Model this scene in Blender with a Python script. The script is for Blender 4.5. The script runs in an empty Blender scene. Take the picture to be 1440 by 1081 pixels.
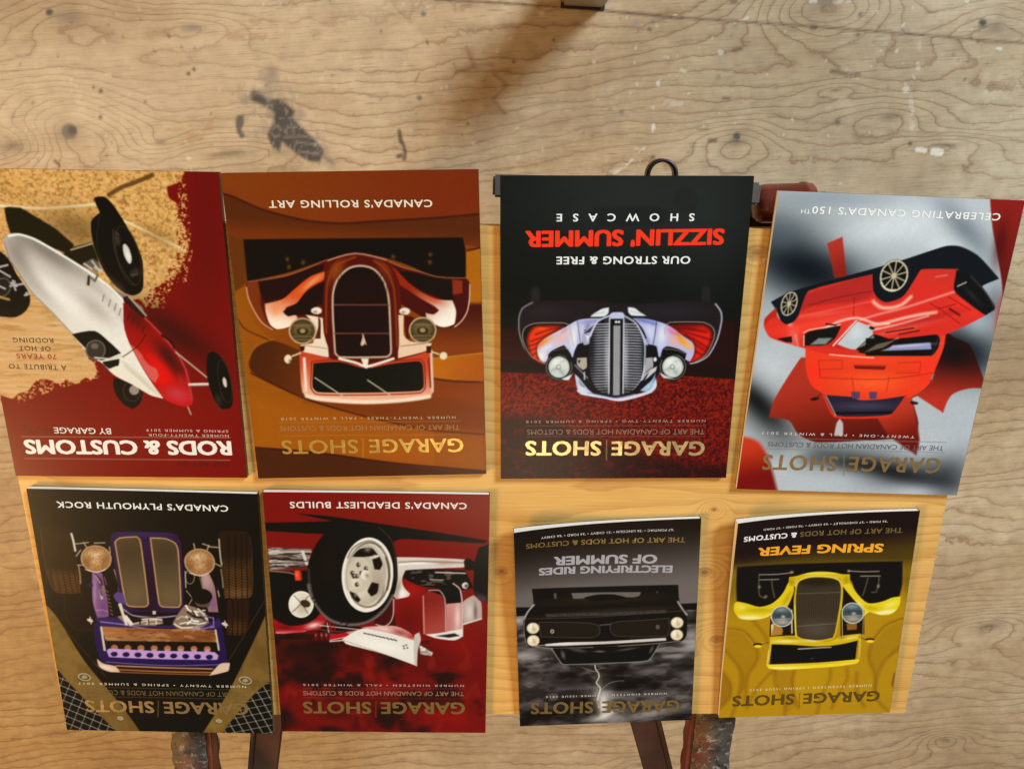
import bpy, math, json, random
import numpy as np
from mathutils import Matrix, Vector
C = bpy.context.scene.collection
S = bpy.context.scene

# ------------------------------------------------------------------ camera
CAM_H, PITCH, ROLL = 0.676377, 0.305227, 0.058017
cp, sp, cr, sr = math.cos(PITCH), math.sin(PITCH), math.cos(ROLL), math.sin(ROLL)
fwd = Vector((0, sp, -cp)); rt = Vector((1, 0, 0)); up = Vector((0, cp, sp))
ix = -(cr * rt - sr * up); iy = -(sr * rt + cr * up)          # photographed upside down
cam = bpy.data.cameras.new('camera'); camo = bpy.data.objects.new('camera', cam); C.objects.link(camo)
camo.matrix_world = Matrix(((ix.x, iy.x, -fwd.x, 0), (ix.y, iy.y, -fwd.y, 0), (ix.z, iy.z, -fwd.z, CAM_H), (0, 0, 0, 1)))
cam.sensor_fit = 'HORIZONTAL'; cam.sensor_width = 36; cam.lens = 27.154563
cam.clip_start = .01; cam.clip_end = 60
S.camera = camo

# ------------------------------------------------------------------ light
w = bpy.data.worlds.new('World'); S.world = w; w.use_nodes = True
nt = w.node_tree; bg = nt.nodes['Background']
tc = nt.nodes.new('ShaderNodeTexCoord'); sx = nt.nodes.new('ShaderNodeSeparateXYZ')
mr = nt.nodes.new('ShaderNodeMapRange'); mr.inputs['From Min'].default_value = -.8; mr.inputs['From Max'].default_value = .8
rp = nt.nodes.new('ShaderNodeValToRGB')
rp.color_ramp.elements[0].color = (1.0, .98, .90, 1); rp.color_ramp.elements[1].color = (.88, .58, .30, 1)
nt.links.new(tc.outputs['Generated'], sx.inputs[0]); nt.links.new(sx.outputs['X'], mr.inputs['Value'])
nt.links.new(mr.outputs[0], rp.inputs[0]); nt.links.new(rp.outputs[0], bg.inputs['Color'])
bg.inputs['Strength'].default_value = .22

def area(name, loc, target, size, power, color):
    l = bpy.data.lights.new(name, 'AREA'); l.shape = 'DISK'; l.size = size; l.energy = power; l.color = color
    o = bpy.data.objects.new(name, l); C.objects.link(o); o.location = loc
    o.rotation_euler = (Vector(target) - Vector(loc)).to_track_quat('-Z', 'Y').to_euler()
    return o
area('doorway_daylight', (-2.9, -2.55, 2.55), (.15, .0, -.4), 1.4, 270, (.83, .94, 1.0))
area('ceiling_lamp', (-.02, 1.0, 1.62), (.05, .45, 0), .5, 2.2, (1.0, .80, .50))  # added dim disc, unseen, for the foil lettering to reflect
area('warm_work_lamp', (2.0, 1.05, 1.3), (.0, .45, -.2), .7, 50, (1.0, .58, .22))
S.view_settings.view_transform = 'Standard'; S.view_settings.look = 'None'
S.view_settings.exposure = 0; S.view_settings.gamma = 1; S.view_settings.use_curve_mapping = False

# ------------------------------------------------------------------ helpers
def mesh_obj(name, verts, faces, mat, parent=None, smooth=False):
    me = bpy.data.meshes.new(name); me.from_pydata([tuple(v) for v in verts], [], faces); me.update()
    if mat: me.materials.append(mat)
    if smooth:
        for p_ in me.polygons: p_.use_smooth = True
    o = bpy.data.objects.new(name, me); C.objects.link(o)
    if parent: o.parent = parent
    return o
def tag(o, label=None, cat=None, group=None, kind=None):
    for k_, v_ in (('label', label), ('category', cat), ('group', group), ('kind', kind)):
        if v_: o[k_] = v_
    return o
def empty(name, loc, rz=0):
    o = bpy.data.objects.new(name, None); C.objects.link(o); o.location = loc; o.rotation_euler = (0, 0, rz); o.empty_display_size = .05
    return o
import bmesh
def bm_obj(name, bm, mat, parent=None, smooth=False):
    me = bpy.data.meshes.new(name); bm.to_mesh(me); bm.free()
    if mat: me.materials.append(mat)
    if smooth:
        for p_ in me.polygons: p_.use_smooth = True
    o = bpy.data.objects.new(name, me); C.objects.link(o)
    if parent: o.parent = parent
    return o
def box_between(name, a, b, wx, wz, mat, parent, bevel=.002, seg=1, rough=0, rnd=None):
    """bar from a to b, wx wide (horizontal), wz deep"""
    a, b = Vector(a), Vector(b); d = b - a; L = d.length; d.normalize()
    side = d.cross(Vector((0, 0, 1)))
    if side.length < .01: side = Vector((1, 0, 0))
    side.normalize(); upv = side.cross(d)
    bm = bmesh.new(); rings = []
    for i in range(seg + 1):
        c_ = a + d * (L * i / seg); ring = []
        for u, v in ((-1, -1), (1, -1), (1, 1), (-1, 1)):
            j = (rnd.uniform(-rough, rough) if rough else 0); k_ = (rnd.uniform(-rough, rough) if rough else 0)
            ring.append(bm.verts.new(c_ + side * (u * wx / 2 + j) + upv * (v * wz / 2 + k_)))
        rings.append(ring)
    for i in range(seg):
        for k_ in range(4): bm.faces.new((rings[i][k_], rings[i][(k_ + 1) % 4], rings[i + 1][(k_ + 1) % 4], rings[i + 1][k_]))
    bm.faces.new(rings[0][::-1]); bm.faces.new(rings[-1])
    bmesh.ops.recalc_face_normals(bm, faces=bm.faces)
    if bevel and seg == 1: bmesh.ops.bevel(bm, geom=bm.edges[:], offset=bevel, segments=2, affect='EDGES')
    return bm_obj(name, bm, mat, parent)

def mat_new(name):
    m_ = bpy.data.materials.new(name); m_.use_nodes = True
    return m_, m_.node_tree, m_.node_tree.nodes['Principled BSDF']
def N(nt, t, **kw):
    n_ = nt.nodes.new(t)
    for k_, v_ in kw.items():
        if k_ in n_.inputs: n_.inputs[k_].default_value = v_
        else: setattr(n_, k_, v_)
    return n_
def math_(nt, op, a, b=None, c=None):
    n_ = nt.nodes.new('ShaderNodeMath'); n_.operation = op
    for i, v_ in enumerate((a, b, c)):
        if v_ is None: continue
        if isinstance(v_, (int, float)): n_.inputs[i].default_value = v_
        else: nt.links.new(v_, n_.inputs[i])
    return n_.outputs[0]
def mix_(nt, fac, a, b, blend='MIX'):
    n_ = nt.nodes.new('ShaderNodeMix'); n_.data_type = 'RGBA'; n_.blend_type = blend
    for i, v_ in ((0, fac), (6, a), (7, b)):
        if isinstance(v_, (int, float)): n_.inputs[i].default_value = v_
        elif isinstance(v_, tuple): n_.inputs[i].default_value = v_ + (1,)
        else: nt.links.new(v_, n_.inputs[i])
    return n_.outputs[2]
def ramp_(nt, fac, stops):
    n_ = nt.nodes.new('ShaderNodeValToRGB'); e_ = n_.color_ramp.elements
    while len(e_) > 1: e_.remove(e_[-1])
    for i, (p_, c_) in enumerate(stops):
        el = e_[0] if i == 0 else e_.new(p_)
        el.position = p_; el.color = (c_ + (1,)) if isinstance(c_, tuple) else (c_, c_, c_, 1)
    nt.links.new(fac, n_.inputs[0]); return n_.outputs[0]
def noise_(nt, vec, scale, detail=3, rough=.5, dist=0, out=0):
    n_ = N(nt, 'ShaderNodeTexNoise', Scale=scale, Detail=detail, Roughness=rough, Distortion=dist)
    nt.links.new(vec, n_.inputs['Vector']); return n_.outputs[out]
def vscale(nt, vec, s, loc=(0, 0, 0), rot=(0, 0, 0)):
    n_ = nt.nodes.new('ShaderNodeMapping'); n_.inputs['Scale'].default_value = s; n_.inputs['Location'].default_value = loc; n_.inputs['Rotation'].default_value = rot
    nt.links.new(vec, n_.inputs[0]); return n_.outputs[0]

# ------------------------------------------------------------------ a small painter (cover print with some painted sheen, floor marks and paler patches)
def hexc(s): return np.array([int(s[i:i + 2], 16) / 255 for i in (1, 3, 5)], np.float32)
def s2l(c): return np.where(c <= .04045, c / 12.92, ((np.maximum(c, 0) + .055) / 1.055) ** 2.4)
_rn = {}
def vnoise(X, Y, seed):
    if seed not in _rn: _rn[seed] = np.random.RandomState(seed).rand(256, 256).astype(np.float32)
    t = _rn[seed]; xi = np.floor(X).astype(int); yi = np.floor(Y).astype(int); fx = X - xi; fy = Y - yi
    fx = fx * fx * (3 - 2 * fx); fy = fy * fy * (3 - 2 * fy)
    g = lambda a, b: t[b & 255, a & 255]
    return (g(xi, yi) * (1 - fx) + g(xi + 1, yi) * fx) * (1 - fy) + (g(xi, yi + 1) * (1 - fx) + g(xi + 1, yi + 1) * fx) * fy
def fbm(X, Y, seed):
    return .52 * vnoise(X, Y, seed) + .3 * vnoise(X * 2.1 + 7, Y * 2.1 + 3, seed + 50) + .18 * vnoise(X * 4.3 + 1, Y * 4.3 + 9, seed + 90)
def smooth_pts(q, closed):
    """a curve through the points that keeps the sharp corners sharp"""
    n_ = len(q); tan = np.zeros_like(q)
    for i in range(n_):
        if not closed and i in (0, n_ - 1): continue
        a = q[i] - q[i - 1]; b = q[(i + 1) % n_] - q[i]; la, lb = np.hypot(*a), np.hypot(*b)
        if la < 1e-6 or lb < 1e-6: continue
        cosv = (a @ b) / (la * lb)
        if cosv > .36: tan[i] = (a / la + b / lb) / 2 * min(la, lb) * min(1, (cosv - .36) * 4)
    out = []
    for i in (range(n_) if closed else range(n_ - 1)):
        p0, p1 = q[i], q[(i + 1) % n_]; m0, m1 = tan[i], tan[(i + 1) % n_]
        for t in (0, .25, .5, .75):
            t2, t3 = t * t, t ** 3
            out.append((2 * t3 - 3 * t2 + 1) * p0 + (t3 - 2 * t2 + t) * m0 + (3 * t2 - 2 * t3) * p1 + (t3 - t2) * m1)
    if not closed: out.append(q[-1])
    return np.array(out, np.float32)
class Canvas:
    """colours at the points of a regular grid; X, Y hold each point's place in cover units"""
    def __init__(s, w, h, nx, ny):
        s.nx, s.ny, s.k = nx, ny, nx / w
        s.x = np.linspace(0, w, nx + 1, dtype=np.float32); s.y = np.linspace(0, h, ny + 1, dtype=np.float32)
        s.rgb = np.zeros((ny + 1, nx + 1, 3), np.float32); s.cov = np.zeros((ny + 1, nx + 1), np.float32)
        s.car = np.zeros((ny + 1, nx + 1), np.float32); s.clip = None; s.on = 0; s.px = w / nx
    def win(s, x0, y0, x1, y1):
        a = max(0, int(np.searchsorted(s.x, x0)) - 1); b = min(s.nx + 1, int(np.searchsorted(s.x, x1)) + 1)
        c = max(0, int(np.searchsorted(s.y, y0)) - 1); d = min(s.ny + 1, int(np.searchsorted(s.y, y1)) + 1)
        return None if a >= b or c >= d else (slice(c, d), slice(a, b))
    def dist(s, q, X, Y, closed):
        best = np.full(X.shape, 1e9, np.float32); ins = np.zeros(X.shape, bool); n_ = len(q)
        for i in range(n_ if closed else n_ - 1):
            ax, ay = q[i]; bx, by = q[(i + 1) % n_]; dx, dy = bx - ax, by - ay
            t = np.clip(((X - ax) * dx + (Y - ay) * dy) / max(dx * dx + dy * dy, 1e-6), 0, 1)
            best = np.minimum(best, (X - ax - t * dx) ** 2 + (Y - ay - t * dy) ** 2)
            if closed and ay != by:
                ins ^= ((ay > Y) != (by > Y)) & (X < (bx - ax) * (Y - ay) / (by - ay) + ax)
        return np.sqrt(best), ins
    def put(s, W, m, col, o):
        m = m * o.get('a', 1)
        if o.get('r'):                                   # worn, broken-up mark
            Y, X = np.meshgrid(s.y[W[0]], s.x[W[1]], indexing='ij'); m = m * np.clip((fbm(X / 9, Y / 9, 77) - .38) * 5, 0, 1)
        if o.get('c') and s.clip is not None: m = m * s.clip[W]
        s.rgb[W] += (col - s.rgb[W]) * m[..., None]
        s.cov[W] = 1 - (1 - s.cov[W]) * (1 - m)
        if s.on: s.car[W] = np.maximum(s.car[W], m)
        return m
    def run(s, ops):
        for op in ops:
            k = op[0]
            if k == 'm': s.on = op[1]; continue
            q = np.array(op[2], np.float32).reshape(-1, 2); o = op[-1]
            if k == 'b':
                (cx, cy), (ax, ay), (bx, by) = q; R = 2.3 * (abs(ax) + abs(bx)); R2 = 2.3 * (abs(ay) + abs(by))
                W = s.win(cx - R, cy - R2, cx + R, cy + R2)
                if W is None: continue
                Y, X = np.meshgrid(s.y[W[0]], s.x[W[1]], indexing='ij'); X = X - cx; Y = Y - cy
                det = ax * by - bx * ay
                u = (X * by - Y * bx) / det; v = (Y * ax - X * ay) / det
                r2 = u * u + v * v
                s.put(W, np.clip(np.exp(-r2 * .9) - .02, 0, 1), hexc(op[1]), o); continue
            f = max(o.get('f', 2.5), s.px * 1.1)
            if k == 'l':
                if len(q) > 2: q = smooth_pts(q, False)
                hw = op[3] / 2; pad = hw + f
            else:
                if k == 'p' and o.get('s', 1) and len(q) > 4: q = smooth_pts(q, True)
                pad = f
            W = s.win(q[:, 0].min() - pad, q[:, 1].min() - pad, q[:, 0].max() + pad, q[:, 1].max() + pad)
            if W is None: continue
            Y, X = np.meshgrid(s.y[W[0]], s.x[W[1]], indexing='ij')
            if k == 'l':
                d, _ = s.dist(q, X, Y, False); m = np.clip(.5 + (hw - d) / f, 0, 1)
                if hw * 2 < f: m *= min(1, (hw * 2 / f) * 1.6)
            elif len(q) == 4 and k == 'n' and abs(q).max() > 2500:
                m = np.ones(X.shape, np.float32)
            else:
                d, ins = s.dist(q, X, Y, True); m = np.clip(.5 + np.where(ins, d, -d) / f, 0, 1)
            col = hexc(op[1])
            if k == 'n':
                nz = fbm(X / o['sx'] + o['sd'] * 17.3, Y / o['sy'] + o['sd'] * 5.1, o['sd'])
                tt = np.clip((nz - (o['t'] - o['w'])) / (2 * o['w']), 0, 1)
                on = s.on; s.on = 0; s.put(W, m * tt * tt * (3 - 2 * tt), col, o); s.on = on; continue
            if 'g' in o:
                x0, y0, x1, y1, c2 = o['g']; dx, dy = x1 - x0, y1 - y0
                t = np.clip(((X - x0) * dx + (Y - y0) * dy) / max(dx * dx + dy * dy, 1e-6), 0, 1); t = t * t * (3 - 2 * t)
                col = col + (hexc(c2) - col) * t[..., None]
            m = s.put(W, m, col, o)
            if o.get('C'): s.clip = np.zeros((s.ny + 1, s.nx + 1), np.float32); s.clip[W] = m

def grid_mesh(name, P, sel, cols, mat, parent, attr='print'):
    """P (ny+1,nx+1,3) points; sel (ny,nx) faces kept; cols (ny+1,nx+1,4)"""
    ny, nx = sel.shape
    idx = np.arange((ny + 1) * (nx + 1)).reshape(ny + 1, nx + 1)
    quads = np.stack([idx[1:, :-1], idx[1:, 1:], idx[:-1, 1:], idx[:-1, :-1]], -1)[sel]
    used = np.zeros(idx.size, bool); used[quads.ravel()] = True
    re = np.cumsum(used) - 1; quads = re[quads]; nf = len(quads)
    me = bpy.data.meshes.new(name)
    me.vertices.add(int(used.sum())); me.vertices.foreach_set('co', P.reshape(-1, 3)[used].astype(np.float32).ravel())
    me.loops.add(nf * 4); me.loops.foreach_set('vertex_index', quads.astype(np.int32).ravel())
    me.polygons.add(nf); me.polygons.foreach_set('loop_start', np.arange(nf, dtype=np.int32) * 4)
    me.polygons.foreach_set('use_smooth', np.ones(nf, bool))
    me.update(calc_edges=True)
    ca = me.color_attributes.new(attr, 'FLOAT_COLOR', 'POINT'); ca.data.foreach_set('color', cols.reshape(-1, 4)[used].astype(np.float32).ravel())
    me.materials.append(mat)
    o = bpy.data.objects.new(name, me); C.objects.link(o)
    if parent: o.parent = parent
    return o

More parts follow.
